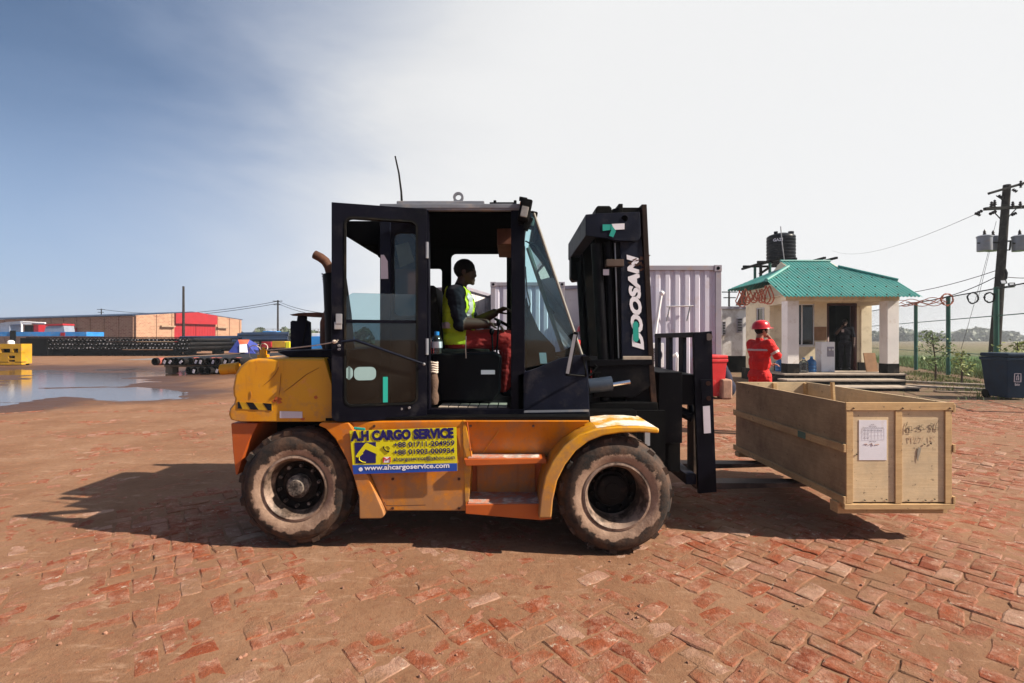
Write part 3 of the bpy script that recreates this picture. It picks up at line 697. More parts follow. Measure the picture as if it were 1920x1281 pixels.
# porch: floor, steps, columns, beams
hb('plinth', M['plinth'], (fx0 - .12, fx1 + .12, fy - .08, 18.3, 0, FZ - .004), bevel=0)
hb('porch_floor', M['step'], (8.42, 12.22, 14.95, fy - .08, FZ - .05, FZ)); hb('porch_riser', M['plinth'], (8.45, 12.19, 14.98, fy - .08, 0, FZ - .05), bevel=0)
hb('step', M['step'], (8.22, 11.76, 14.45, 14.98, .235, .285)); hb('step_riser', M['plinth'], (8.25, 11.73, 14.48, 14.97, 0, .235), bevel=0)
hb('step', M['step'], (8.75, 11.64, 13.75, 14.48, .09, .13)); hb('step_riser', M['plinth'], (8.78, 11.61, 13.78, 14.47, 0, .09), bevel=0)
hb('wall_base', M['plinth'], (fx0 - .015, dx0 - .02, fy - .02, fy, FZ + .001, FZ + .28), (dx1 + .02, fx1 + .045, fy - .075, fy, FZ + .001, FZ + .28), bevel=0)
for x in (8.60, 11.72):
    hb('porch_column', M['whitewash'], (x, x + .36, 15.1, 15.44, FZ + .30, 2.70)); hb('column_base', M['plinth'], (x - .01, x + .37, 15.09, 15.45, FZ, FZ + .30))
hb('porch_beam', M['cream'], (8.56, 12.12, 15.12, 15.42, 2.70, 2.86)); hb('porch_beam', M['cream'], (8.62, 8.92, 15.42, fy, 2.62, 2.86)); hb('porch_beam', M['cream'], (11.76, 12.06, 15.42, fy, 2.62, 2.86))
m2 = MB(); m2.add([(8.62, 15.15, 2.86), (8.62, 16.5, 2.86), (8.62, 16.5, 3.32), (8.62, 15.6, 3.32), (8.70, 15.15, 2.86), (8.70, 16.5, 2.86), (8.70, 16.5, 3.32), (8.70, 15.6, 3.32)], [(0, 1, 2, 3), (7, 6, 5, 4), (0, 4, 5, 1), (1, 5, 6, 2), (2, 6, 7, 3), (3, 7, 4, 0)]); m2.build('porch_gable', M['cream'], hut)
hb('wall_notice', M['cardboard'], (10.30, 10.72, fy - .02, fy - .003, 1.45, 1.92), label='beige board fixed to the wall above the water dispenser')
# cabins and containers
def container(name, label, x0, x1, y0, y1, z0, z1, rot=0, pitch=.28, ribs=True, cat='container', wall=None):
    root = thing(name, label, cat, (x0, y0, 0)); ob = []
    fm = lambda nm, *b_: ob.append((lambda m3: [m3.box(*q) for q in b_] and m3.build(nm, M['containergrey'], root, bevel=.012))(MB()))
    e = .16
    for nm, bx in (('corner_post', (x0, x0 + e, y0, y0 + e, z0, z1)), ('corner_post', (x1 - e, x1, y0, y0 + e, z0, z1)), ('corner_post', (x0, x0 + e, y1 - e, y1, z0, z1)), ('corner_post', (x1 - e, x1, y1 - e, y1, z0, z1)),
                   ('top_rail', (x0 + e, x1 - e, y0, y0 + .1, z1 - .13, z1)), ('bottom_rail', (x0 + e, x1 - e, y0, y0 + .1, z0, z0 + .15)), ('side_rail', (x0, x0 + .1, y0 + e, y1 - e, z1 - .13, z1)), ('side_rail', (x1 - .1, x1, y0 + e, y1 - e, z1 - .13, z1)),
                   ('side_rail', (x0, x0 + .1, y0 + e, y1 - e, z0, z0 + .15)), ('side_rail', (x1 - .1, x1, y0 + e, y1 - e, z0, z0 + .15)), ('roof', (x0 + .05, x1 - .05, y0 + .05, y1 - .05, z1 - .05, z1 - .02))): fm(nm, bx)
    def corr(a, b, pos, nm):
        n_ = int(round((b - a) / pitch)); p = (b - a) / n_; vs = []; fs = []
        for i in range(n_):
            for f_, d in ((0, 0), (.40, 0), (.56, .045), (.84, .045)): vs += [pos(a + (i + f_) * p, d, z0 + .14), pos(a + (i + f_) * p, d, z1 - .12)]
        vs += [pos(b, 0, z0 + .14), pos(b, 0, z1 - .12)]
        fs = [(k, k + 2, k + 3, k + 1) for k in range(0, len(vs) - 2, 2)]; m3 = MB(); m3.add(vs, fs); return m3.build(nm, wall or M['containerwhite'], root, fix=False)
    corr(x0 + e, x1 - e, lambda u, d, z: (u, y0 + .035 + d, z), 'end_wall'); corr(x0 + e, x1 - e, lambda u, d, z: (u, y1 - .035 - d, z), 'end_wall')
    corr(y0 + e, y1 - e, lambda u, d, z: (x0 + .035 + d, u, z), 'side_wall'); corr(y0 + e, y1 - e, lambda u, d, z: (x1 - .035 - d, u, z), 'side_wall')
    for x in (x0 + .09, x1 - .09):
        m3 = MB(); m3.box(x - .1, x + .1, y0 - .012, y0 + .16, z1 - .16, z1 + .012); cc = m3.build('corner_casting', M['containergrey'], root, bevel=.01)
        m3 = MB(); m3.cyl((x, y0 - .0125, z1 - .075), (x, y0 - .016, z1 - .075), .045, 14); m3.build('casting_hole', M['cabin'], cc)
    root.rotation_euler = (0, 0, R(rot)); return root
ka = container('shipping_container', 'lilac white shipping container with grey frame just right of the forklift mast', 3.18, 5.63, 13.0, 19.0, .15, 3.48)
m2 = MB(); m2.tube([W(1241, 549, 12.9), W(1239, 556, 12.9), W(1232, 600, 12.9), W(1228, 628, 12.9)], .045, 8); m2.sphere(W(1241, 550, 12.9), .07, 10, 6); m2.build('vent_pipe', M['white'], ka, smooth=True)
m2 = MB(); 
for a, b_ in (((1250, 575), (1300, 574)), ((1256, 575), (1250, 602)), ((1294, 575), (1288, 602))): m2.tube([W(*a, 12.92), W(*b_, 12.95)], .02, 6)
m2.build('pipe_bracket', M['steel'], ka, smooth=True, kind='stuff')
container('shipping_container', 'white corrugated container seen through the forklift cab and windscreen', X_(920, 17), X_(920, 17) + 2.6, 17, 23, .15, 3.50)
M['white2'] = mat('white_cabin_panels', (.62, .60, .60), .6, 0, .1, 1, (.26, .2, .16), 1.2, .35)
M['slit'] = mat('window_grille_dark', (.03, .03, .035), .4)
def prefab(label, x0, y0, w_, l_, rot, h=3.4, wins=(2, 5, 8, 11), sx=0, z0=.5):
    root = thing('site_cabin', label, 'cabin', (x0, y0, 0)); m3 = MB(); m3.box(x0, x0 + w_, y0, y0 + l_, z0, h - .12); wb_ = m3.build('wall', M['white2'], root, bevel=.01)
    m3 = MB(); m3.box(x0 - .1, x0 + w_ + .1, y0 - .1, y0 + l_ + .1, h - .12, h); m3.build('roof', M['containergrey'], root, bevel=.01)
    m3 = MB(); m3.box(x0 + .05, x0 + w_ - .05, y0 + .05, y0 + l_ - .05, .0, z0); m3.build('base', M['dark'], root)
    for q in wins:
        xx = x0 - .03 if sx == 0 else x0 + w_ - .03
        m3 = MB(); m3.box(xx, xx + .06, y0 + q, y0 + q + 1.0, 1.5, 2.6); f = m3.build('window', M['white'], root)
        m3 = MB(); m3.box(xx - .006, xx + .066, y0 + q + .08, y0 + q + .92, 1.58, 2.52); m3.build('window_pane', M['slit'], f)
    n_ = int(l_ / 1.2)
    for i in range(1, n_):
        xx = x0 - .012 if sx == 0 else x0 + w_ - .012
        m3 = MB(); m3.box(xx, xx + .024, y0 + i * 1.2 - .02, y0 + i * 1.2 + .02, z0, h - .12); m3.build('panel_joint', M['containergrey'], root)
    root.rotation_euler = (0, 0, R(rot)); return root
prefab('long white site cabin with dark windows behind the driver', -1.63 - 2.4, 18.2, 2.4, 16, -14.4, sx=1)
prefab('long white site cabin with dark windows behind the windscreen and mast', 1.80, 17.3, 2.6, 20, -14.4, wins=(1.2, 3.6, 6, 8.5, 11.5, 15))
kc = prefab('stained white site cabin between the container and the hut', 9.35, 21.5, 2.6, 14, -4, h=2.95, wins=(), z0=.75)
for a, b_, c_, d_ in ((1383, 1392, 597, 624), (1355, 1361, 603, 629)):
    m2 = MB(); m2.pprism([(a, c_), (b_, c_), (b_, d_), (a, d_)], 21.40, 21.52); f = m2.build('window', M['containergrey'], kc)
    m2 = MB()
    for q in range(5): m2.pprism([(a + 1, c_ + 1 + q * 5), (b_ - 1, c_ + 1 + q * 5), (b_ - 1, c_ + 4 + q * 5), (a + 1, c_ + 4 + q * 5)], 21.37, 21.41)
    m2.build('louvre', M['slit'], f, kind='stuff')
kc.rotation_euler = (0, 0, 0)
# red brown lean-to roof beside the hut
m2 = MB(); m2.add([W(1381, 572, 19.5), W(1402, 572, 18.4), W(1404, 532, 18.3), W(1396, 542, 19.2), W(1381, 572, 19.5) + V((0, .1, -.02)), W(1402, 572, 18.4) + V((0, .1, -.02)), W(1404, 532, 18.3) + V((0, .1, -.02)), W(1396, 542, 19.2) + V((0, .1, -.02))], [(0, 1, 2, 3), (7, 6, 5, 4), (0, 4, 5, 1), (1, 5, 6, 2), (2, 6, 7, 3), (3, 7, 4, 0)])
m2.build('gable_sheet', M['rust'], hut)

# ================================================================ brick warehouse on the left
wh = thing('brick_warehouse', 'long low brick warehouse with a red sheet metal door and gable', 'warehouse', (-56, 72, 0))
c0 = V((-56.0, 72.0, 0)); df = V((math.cos(R(68)), math.sin(R(68)), 0)); dl = V((-math.sin(R(68)), math.cos(R(68)), 0)); LF = 17.6; LL = 62; HE = 5.0
def wp(u, v, z): p = c0 + df * u + dl * v; return V((p.x, p.y, z))
def wbox(m2, u0, u1, v0, v1, z0, z1): return m2.add([wp(u, v, z) for z in (z0, z1) for v in (v0, v1) for u in (u0, u1)], [(0, 2, 3, 1), (4, 5, 7, 6), (0, 1, 5, 4), (2, 6, 7, 3), (0, 4, 6, 2), (1, 3, 7, 5)])
ap = 8.6; HA = HE + .9
def gab(u): return HE + (HA - HE) * (1 - abs(u - ap) / max(ap, LF - ap))
def wprism(m2, us, v0, v1): pts = [(u, z) for u, z in us]; n = len(pts); return m2.add([wp(u, v0, z) for u, z in pts] + [wp(u, v1, z) for u, z in pts], [list(range(n)), list(range(2 * n - 1, n - 1, -1))] + [(i, i + n, (i + 1) % n + n, (i + 1) % n) for i in range(n)])
bu0, bu1 = 5.6, 12.6
m2 = MB(); wprism(m2, [(0, 0), (bu0, 0), (bu0, gab(bu0)), (0, gab(0))], 0, .3); m2.build('front_wall', M['farbrick'], wh)
m2 = MB(); wprism(m2, [(bu1, 0), (LF, 0), (LF, gab(LF)), (bu1, gab(bu1))], 0, .3); m2.build('front_wall', M['farbrick'], wh)
m2 = MB(); wprism(m2, [(bu0, 4.0), (bu1, 4.0), (bu1, gab(bu1) + .02), (ap + .5, HA + .05), (bu0, gab(bu0) + .02)], -.45, .3); m2.build('gable_panel', M['shed_red'], wh)
for a, b_ in ((bu0 + .02, (bu0 + bu1) / 2 - .03), ((bu0 + bu1) / 2 + .03, bu1 - .02)):
    m2 = MB(); wprism(m2, [(a, 0), (b_, 0), (b_, 3.98), (a, 3.98)], .05, .15); m2.build('door', M['shed_red'], wh)
for k in range(14):
    m2 = MB(); u = bu0 + .3 + k * .48; wprism(m2, [(u, .05), (u + .06, .05), (u + .06, 3.95), (u, 3.95)], .02, .06); m2.build('door_rib', M['shed_red'], wh)
for u in (.0, 2.9, 5.2, 12.9, 15.2, LF - .4):
    m2 = MB(); wprism(m2, [(u, 0), (u + .35, 0), (u + .35, gab(u) - .05), (u, gab(u) - .05)], -.10, -.002); m2.build('pilaster', M['farbrick'], wh)
for u0, u1 in ((3.4, 5.5), (12.7, 14.6)):
    m2 = MB(); wprism(m2, [(u0, 3.4), (u1, 3.4), (u1, 3.62), (u0, 3.62)], -.5, -.1); m2.build('door_track', M['wood'], wh)
m2 = MB(); wbox(m2, -.002, .3, .3, LL, 0, HE - .02); m2.build('side_wall', M['farbrick'], wh)
m2 = MB(); wbox(m2, LF - .3, LF, .3, LL, 0, HE - .02); m2.build('side_wall', M['farbrick'], wh)
for k in range(17):
    m2 = MB(); v = .4 + k * 3.6; wbox(m2, -.14, -.004, v, v + .4, 0, HE - .12); m2.build('pilaster', M['farbrick'], wh)
m2 = MB(); wprism(m2, [(-.35, HE - .02), (ap, HA + .02), (LF + .35, HE - .02), (LF + .35, HE + .10), (ap, HA + .16), (-.35, HE + .10)], .1, LL); m2.build('roof', M['bluepipe'], wh)
for v in (14.5,):
    m2 = MB(); wbox(m2, -.9, -.15, v, v + 2.2, .4, 3.3); m2.build('red_drum_shed', M['shed_red'], wh)
# ================================================================ the forklift
YB = 3.45                                        # its near body side
fk = thing('forklift', 'yellow and black diesel forklift truck with its cab door swung open', 'forklift', (0, 4.4, 0))
def text(body, size, parent, mtl, origin, name='lettering', M3=None, off=0, shear=0, width=None, align='LEFT', ext=.0006):
    """flat raised lettering: x along the line, y up, laid on the plane given by M3 (4x4)"""
    cu = bpy.data.curves.new('t', 'FONT'); cu.body = body; cu.size = size; cu.offset = off; cu.shear = shear; cu.extrude = ext; cu.align_x = align; cu.resolution_u = 3
    ob = bpy.data.objects.new('t', cu); me = bpy.data.meshes.new_from_object(ob)
    co = np.empty(len(me.vertices) * 3); me.vertices.foreach_get('co', co); co = co.reshape(-1, 3)
    if width: co[:, 0] *= width / max(1e-6, co[:, 0].max() - min(0, co[:, 0].min()))
    m = np.array(M3) if M3 is not None else np.array(Matrix.Rotation(R(90), 4, 'X'))
    co = co @ m[:3, :3].T; o0 = V(origin); me.vertices.foreach_set('co', co.ravel()); me.update(); me.materials.clear(); me.materials.append(mtl)
    bpy.data.objects.remove(ob); bpy.data.curves.remove(cu)
    o = bpy.data.objects.new(name, me); C.objects.link(o); o.parent = parent; o.location = o0 - wloc(parent); LOC[o.name] = o0
    return o

# ---- wheels
def wheel(cx, yo, d, r=.414, deep=.10, name='wheel', hubbig=False):
    """one wheel: outer face at y = yo, the tyre running d (+1 away, -1 towards the camera) for .25 m"""
    c = (cx, yo, r); w = .25; S = lambda q: q * d
    rim = MB(); ro = .232
    rim.lathe([(ro, S(.012)), (ro + .004, S(.000)), (ro - .012, S(-.004)), (ro - .024, S(.012)), (ro - .034, S(.040)), (ro - .040, S(.06)), (ro - .052, S(deep))], c, 48)
    ri = rim.build('wheel', M['rim'], fk, smooth=True)
    dish = MB(); dish.lathe([(ro - .052, S(deep)), (ro - .060, S(deep + .02)), (.135, S(deep + .035)), (.125, S(deep + .01)), (.0, S(deep + .01))], c, 40)
    dish.build('wheel_dish', M['wheeldark'], ri, smooth=True)
    hb = MB(); hr = .105 if hubbig else .083
    hb.lathe([(hr, S(deep + .02)), (hr, S(deep - .035)), (hr - .012, S(deep - .045)), (.058, S(deep - .047)), (.054, S(deep - (.055 if hubbig else .075))), (0, S(deep - (.058 if hubbig else .078)))], c, 28)
    for k in range(10):
        a = 2 * math.pi * k / 10 + .2; p = (cx + .148 * math.cos(a), yo + S(deep + .01), r + .148 * math.sin(a)); hb.cyl(p, (p[0], yo + S(deep - .02), p[2]), .013, 6)
    hb.build('hub', M['wheeldark'] if hubbig else M['hub'], ri, smooth=True)
    ty = MB(); ty.lathe([(ro, S(.010)), (ro + .010, S(.004)), (ro + .045, S(-.010)), (ro + .085, S(-.014)), (ro + .120, S(-.004)), (ro + .136, S(.010)), (ro + .140, S(.022)), (r - .030, S(.032)), (r - .014, S(.06)), (r - .012, S(w / 2)), (r - .014, S(w - .06)), (r - .035, S(w - .03)), (ro + .11, S(w)), (ro + .03, S(w)), (ro - .01, S(w - .02))], c, 72)
    rr = random.Random(int(cx * 100 + yo * 10)); nl = 30
    for k in range(nl):                           # tread lugs: blocks that reach over the shoulder, alternating sides
        a = 2 * math.pi * k / nl; side = k % 2; t0, t1 = ((.020, .135), (w - .135, w - .020))[side]
        da = .074; rt = r + rr.uniform(-.006, -.001); rb = r - .05; sk = .05 * (1 if side else -1)
        vs = []
        for tt, ao in ((t0, -sk), (t1, sk)):
            for rad, wd in ((rb, da * 1.1), (rt - (.012 if tt in (t0 if side == 0 else t1,) else 0), da * .82)):
                for sg in (-1, 1):
                    aa = a + ao + sg * wd; vs.append((cx + rad * math.cos(aa), yo + S(tt), r + rad * math.sin(aa)))
        ty.add(vs, [(0, 1, 3, 2), (4, 6, 7, 5), (0, 2, 6, 4), (1, 5, 7, 3), (2, 3, 7, 6), (0, 4, 5, 1)])
    ty.build('tyre', M['tyre'], ri, smooth=True, angle=32)
    return ri
FX, RX = X_(1153, 3.33), X_(553.5, 3.46)
FX = .722; RX = -1.555
wheel(FX, 3.33, 1, deep=.185, hubbig=True); wheel(FX, 3.62, 1); wheel(RX, 3.46, 1, r=.43, deep=.085)
wheel(FX, 5.47, -1, deep=.15, hubbig=True); wheel(FX, 5.18, -1); wheel(RX, 5.34, -1, r=.43, deep=.085)

# ---- chassis: dark under-body, axles
mb = MB(); mb.box(-1.85, .98, 3.80, 5.02, .40, .94); mb.box(-.95, .42, 3.84, 5.0, .28, .62); mb.box(.42, 1.18, 3.9, 4.9, .34, .99)
mb.cyl((FX, 3.6, .414), (FX, 5.2, .414), .11, 16); mb.cyl((RX, 3.6, .414), (RX, 5.2, .414), .09, 16)
mb.box(-2.02, -1.0, 3.72, 5.1, .86, .93)
mb.build('chassis', M['dark'], fk, bevel=.012)
# ---- counterweight: cast yellow block with rounded shoulders, lower casting behind the wheel
cwp = [(437, 702), (446, 686), (462, 675), (480, 671.5), (606, 671.5), (610, 676), (621, 718), (630, 765), (636, 786), (602, 791), (444, 791), (428, 788), (424, 778), (426, 767), (434, 757), (436, 748), (433, 742), (432, 728)]
mb = MB(); n = len(cwp)
def cw_section(y, inset):
    cx, cz = X_(560, 3.5), Z_(745, 3.5)
    out = []
    for px, py in cwp:
        x, z = X_(px, 3.5), Z_(py, 3.5)
        k = inset
        x2 = x + (k if x < cx - .1 else 0) + 0; z2 = z - (k * .6 if py < 690 else 0)
        out.append((x2, y, z2))
    return out
secs = [cw_section(3.502, .034), cw_section(3.508, .018), cw_section(3.525, .005), cw_section(3.56, 0), cw_section(4.42, -.03), cw_section(5.24, 0), cw_section(5.285, .02), cw_section(5.298, .034)]
vs = [p for s_ in secs for p in s_]
fs = [(i * n + k, i * n + (k + 1) % n, (i + 1) * n + (k + 1) % n, (i + 1) * n + k) for i in range(len(secs) - 1) for k in range(n)] + [list(range(n)), list(range((len(secs) - 1) * n, len(secs) * n))]
mb.add(vs, fs)
cw = mb.build('counterweight', M['yellow'], fk, bevel=.014, seg=3, angle=50)
mb = MB(); mb.pprism([(428, 795), (480, 795), (462, 830), (448, 868), (441, 893), (437, 893), (432, 850)], 3.53, 5.27, 3.5); mb.box(-2.0, -1.1, 3.72, 5.1, .88, .905)
mb.build('lower_counterweight', M['orange'], fk, bevel=.012)
mb = MB(); mb.pprism([(445, 754), (510, 757), (510, 770), (447, 767)], 3.499, 3.5035, 3.5)
hs = mb.build('hazard_sticker', M['yellowpaint'], cw)
mb = MB()
for pts in ([(446, 753.5), (449, 753.5), (454.5, 766.5), (446, 766)], [(461.7, 754.4), (475, 755), (485, 768.6), (470.4, 768)], [(493, 755.8), (509.5, 757), (509.5, 770), (502.5, 769.6)]): mb.pprism(pts, 3.4975, 3.4988, 3.5)
mb.build('hazard_stripe', M['inkblack'], hs)
mb = MB(); mb.pprism([(525, 771), (567, 772), (567, 784), (525, 784)], 3.496, 3.5035, 3.5); mb.build('reflector', M['label'], cw)
mb = MB(); mb.pprism([(437, 722), (441, 722), (439.5, 752), (436, 752)], 3.62, 3.66, 3.5); mb.build('tail_lamp', M['rust'], cw)
mb = MB(); a = W(447, 690, 3.66); mb.cyl(a, a + V((-.125, 0, -.012)), .042, 20); mb.cyl(a + V((-.124, 0, -.012)), a + V((-.126, 0, -.012)), .034, 20)
mb.build('tow_tube', M['yellow'], fk, smooth=True)
mb = MB(); a = W(493, 668, 3.62); mb.box(a.x - .03, a.x + .03, 3.59, 3.66, a.z - .02, a.z + .012); mb.box(a.x - .015, a.x + .022, 3.6, 3.64, a.z, a.z + .05); mb.sphere((a.x + .004, 3.62, a.z + .058), .012, 10, 6)
mb.build('filler_bracket', M['yellow'], fk, bevel=.004)
mb = MB()
for c0, rx, rz in ((a + V((-.075, .02, .03)), .045, .05), (a + V((.0, .01, .05)), .028, .045)):
    mb.tube([c0 + V((rx * math.cos(k * .42), .01 * math.sin(k), rz * math.sin(k * .42))) for k in range(14)], .0035, 6)
mb.build('wire_loop', M['rope'], fk, smooth=True)
# ---- engine hood
mb = MB(); mb.pprism([(514, 662), (522, 657.5), (612, 656), (640, 656), (640, 773), (632, 760), (612, 673), (540, 672.5)], 3.60, 5.2, 3.55)
mb.build('engine_hood', M['navy'], fk, bevel=.012)
mb = MB(); mb.pprism([(612, 673), (640, 660), (655, 660), (655, 785), (637, 785)], 3.545, 3.60, 3.55); mb.build('hood_side_panel', M['navy'], fk, bevel=.006)
# bracket plate, rusty sheet and exhaust on the hood
mb = MB(); y = 4.3; pl = [(544, 662), (544, 604), (547, 601), (556, 602), (557, 594), (561, 590), (567, 589), (571, 592), (572, 600), (580, 604), (581, 662)]
mb.pprism(pl, y, y + .045); mb.build('bracket_plate', M['navy2'], fk, bevel=.006)
mb = MB(); mb.tube([W(568, 662, y - .01), W(567, 648, y - .012), W(571, 625, y - .012), W(574, 610, y - .012), W(575, 594, y + .02)], .006, 6); mb.build('bracket_cable', M['cable'], fk, smooth=True)
mb = MB(); pa = [W(543, 590, 4.25), W(560, 587, 4.2), W(590, 586, 4.15), W(622, 587, 4.1)]; pb = [W(549, 592.5, 4.25), W(563, 591.5, 4.2), W(592, 595, 4.15), W(622, 597, 4.1)]
vs = []
for p, q_ in zip(pa, pb): vs += [p, q_, p + V((0, .5, .01)), q_ + V((0, .5, .01))]
fs = []
for i in range(3): b = i * 4; fs += [(b, b + 4, b + 5, b + 1), (b + 2, b + 3, b + 7, b + 6), (b, b + 2, b + 6, b + 4), (b + 1, b + 5, b + 7, b + 3)]
mb.add(vs, fs + [(0, 1, 3, 2), (12, 14, 15, 13)]); mb.build('rusty_sheet', M['rust'], fk)
ye = 3.95
ex = [W(633, 660, ye), W(632, 600, ye), W(626, 560, ye), W(620, 515, ye), W(616, 500, ye), W(610, 490, ye), W(601, 483, ye), W(590, 477.5, ye)]
mb = MB(); mb.tube(ex[2:], [.036, .036, .036, .037, .037, .036], 18, cap=True); e1 = mb.build('exhaust_pipe', M['rust'], fk, smooth=True)
mb = MB(); mb.tube([W(638, 665, ye), W(634, 590, ye), W(627, 514, ye)], [.115, .105, .09], 20); mb.build('exhaust_shield', M['black'], fk, smooth=True)
mb = MB()
for k in range(16):
    q0 = k / 15; p = W(609, 515, ye) .lerp(W(620, 590, ye), q0); mb.obox(p + V((-.006, -.03, 0)), (.012, .02, .012), (0, .5, 0))
mb.build('shield_mesh', M['steel'], fk)
mb = MB(); mb.tube([W(628, 665, 4.0), W(620, 640, 4.0), W(618, 605, 4.0), W(622, 585, 4.0)], [.07, .085, .075, .06], 14); mb.build('air_pipe', M['rust'], fk, smooth=True)

# ---- side body
mb = MB(); mb.pprism([(598, 797), (604, 791.5), (655, 791.5), (664, 806), (686, 880), (719, 955), (722, 966), (716, 971), (675, 971.5), (674, 930), (665, 895), (650, 858), (630, 822), (612, 803)], 3.43, 3.80, 3.45)
mb.build('rear_fender', M['bodyyellow'], fk, bevel=.010, seg=2)
mb = MB(); mb.pprism([(640, 792), (868, 790), (876, 858), (877, 961), (722, 961), (690, 888), (664, 806)], 3.475, 3.85, 3.45)
tank = mb.build('side_tank', M['bodyyellow'], fk, bevel=.012)
mb = MB(); mb.tube([W(720, 941, 3.452), W(724, 948, 3.452), W(745, 948.5, 3.452), W(798, 947, 3.452)], .0032, 5); mb.build('scratch', M['rust'], tank)
mb = MB(); mb.pprism([(607, 785), (1108, 782), (1108, 793), (607, 793.5)], 3.50, 5.2, 3.47); mb.build('deck_plate', M['dark'], fk, bevel=.004)
# sloped panel above the steps
mb = MB(); T = [(868, 790), (1106, 790), (1060, 818), (1040, 838), (1022, 860), (877, 860)]
yt = lambda py: 3.46 + .12 * (py - 790) / 70
va = [W(px, py, yt(py)) for px, py in T]; vb = [p + V((0, .2, 0)) for p in va]; n = len(T)
mb.add(va + vb, [list(range(n)), list(range(2 * n - 1, n - 1, -1))] + [(i, i + n, (i + 1) % n + n, (i + 1) % n) for i in range(n)])
mb.build('sloped_panel', M['bodyyellow'], fk, bevel=.006)
mb = MB(); mb.pprism([(866, 790), (872, 790), (884, 858), (884, 870), (877, 962), (872, 962)], 3.47, 3.74, 3.45); mb.build('step_jamb', M['yellow'], fk, bevel=.005)
mb = MB(); mb.pprism([(870, 860), (1022, 858), (1026, 868), (874, 873)], 3.42, 3.66, 3.44); s1 = mb.build('upper_step', M['orange'], fk, bevel=.006)
mb = MB(); z = Z_(859, 3.44); mb.box(X_(878, 3.44), X_(1012, 3.44), 3.435, 3.64, z - .002, z + .004); mb.build('step_tread', M['tread'], s1)
mb = MB(); mb.pprism([(876, 868), (1040, 868), (1040, 960), (876, 960)], 3.68, 3.8, 3.45); mb.build('recess_panel', M['orange'], fk)
mb = MB(); mb.pprism([(893, 874), (1004, 874), (1004, 934), (893, 937)], 3.665, 3.681, 3.6); ad = mb.build('access_door', M['bodyyellow'], fk, bevel=.004)
for px in (905, 976):
    mb = MB(); mb.obox(W(px + 8, 934, 3.655), (.085, .012, .014)); mb.cyl(W(px - 2, 939, 3.655), W(px + 19, 939, 3.655), .009, 8)
    mb.build('hinge', M['rust'], ad)
mb = MB(); mb.pprism([(873, 945), (1012, 943), (1032, 952), (1034, 972), (1014, 974), (873, 962)], 3.40, 3.70, 3.42); s2 = mb.build('lower_step', M['orange'], fk, bevel=.006)
mb = MB(); z = Z_(944, 3.42); mb.box(X_(878, 3.42), X_(1010, 3.42), 3.41, 3.68, z - .006, z + .004); mb.build('step_tread', M['tread'], s2)
# front fender: arch sheet, rolled edge, worn top plate
outer = [(1010, 972), (1014, 930), (1022, 893), (1037, 862), (1058, 835), (1086, 815), (1120, 804), (1160, 800), (1200, 800), (1236, 804)]
inner = [(1034, 972), (1037, 938), (1045, 902), (1060, 872), (1080, 846), (1104, 828), (1132, 817), (1165, 812), (1200, 811), (1236, 813)]
Yf = 3.30; o2 = PX(outer, Yf); i2 = PX(inner, Yf)
mb = MB(); mb.prism(o2 + i2[::-1], Yf, Yf + .05); mb.build('fender_edge', M['yellow'], fk, bevel=.012, seg=3)
mb = MB(); th = .02
oo = [(x, z) for x, z in o2]; ii = [(x + (.012 if k < 5 else .004), z - .02) for k, (x, z) in enumerate(o2)]
mb.prism(oo[:7] + ii[:7][::-1], Yf + .03, 3.86); mb.build('front_fender', M['yellow'], fk, bevel=.004)
mb = MB(); mb.prism(oo[6:] + ii[6:][::-1], Yf + .01, 3.86); mb.build('fender_top', M['fendertop'], fk, bevel=.006)
mb = MB(); mb.box(FX - .05, FX + .50, 3.86, 3.89, .50, .93); mb.build('wheel_well', M['dark'], fk)
mb = MB(); mb.pprism([(1222, 812), (1232, 812), (1232, 846), (1222, 846)], 3.50, 3.53, 3.33); mb.build('fender_bracket', M['grey'], fk)

# wear and fixings on the yellow panels
for pts, yy, pr in (([(523, 676), (522, 690), (516, 702), (506, 713), (495, 722)], 3.499, cw), ([(527, 700), (525, 730), (521, 758)], 3.499, cw), ([(598, 690), (575, 702), (550, 722), (532, 735)], 3.499, cw), ([(470, 733), (471, 740), (470, 748)], 3.499, cw), ([(455, 690), (462, 697), (472, 696)], 3.506, cw)):
    mb = MB(); mb.tube([W(a, b, 3.5) + V((0, yy - 3.5, 0)) for a, b in pts], [.0015] + [.003] * (len(pts) - 2) + [.0012], 5); mb.build('scratch', M['scuff'], pr)
for px, py, rr_ in ((520, 749, .03), (524, 754, .022), (514, 752, .018), (568, 786, .02), (470, 758, .014), (592, 745, .02)):
    mb = MB(); c_ = W(px, py, 3.5); rn = random.Random(px); mb.prism([(c_.x + rr_ * rn.uniform(.5, 1.2) * math.cos(k * .7), c_.z + rr_ * .7 * rn.uniform(.5, 1.2) * math.sin(k * .7)) for k in range(9)], 3.4995, 3.5025); mb.build('paint_chip', M['orange'], cw)
for px, py in ((882, 800), (882, 845), (735, 955), (860, 955), (735, 900), (860, 900), (1000, 800), (700, 800)):
    mb = MB(); yy = 3.468 if py > 850 or px < 880 else 3.47; p = W(px, py, 3.45); mb.cyl((p.x, yy + .012, p.z), (p.x, yy, p.z), .010, 8); mb.build('bolt', M['rust'], tank)
mb = MB(); mb.tube([W(876, 792, 3.452), W(884, 858, 3.46)], .004, 5); mb.build('weld_seam', M['orange'], tank)
mb = MB(); mb.tube([W(935, 808, 3.485), W(918, 832, 3.52), (W(905, 850, 3.55))], .003, 5); mb.build('scratch', M['yellow'], tank)

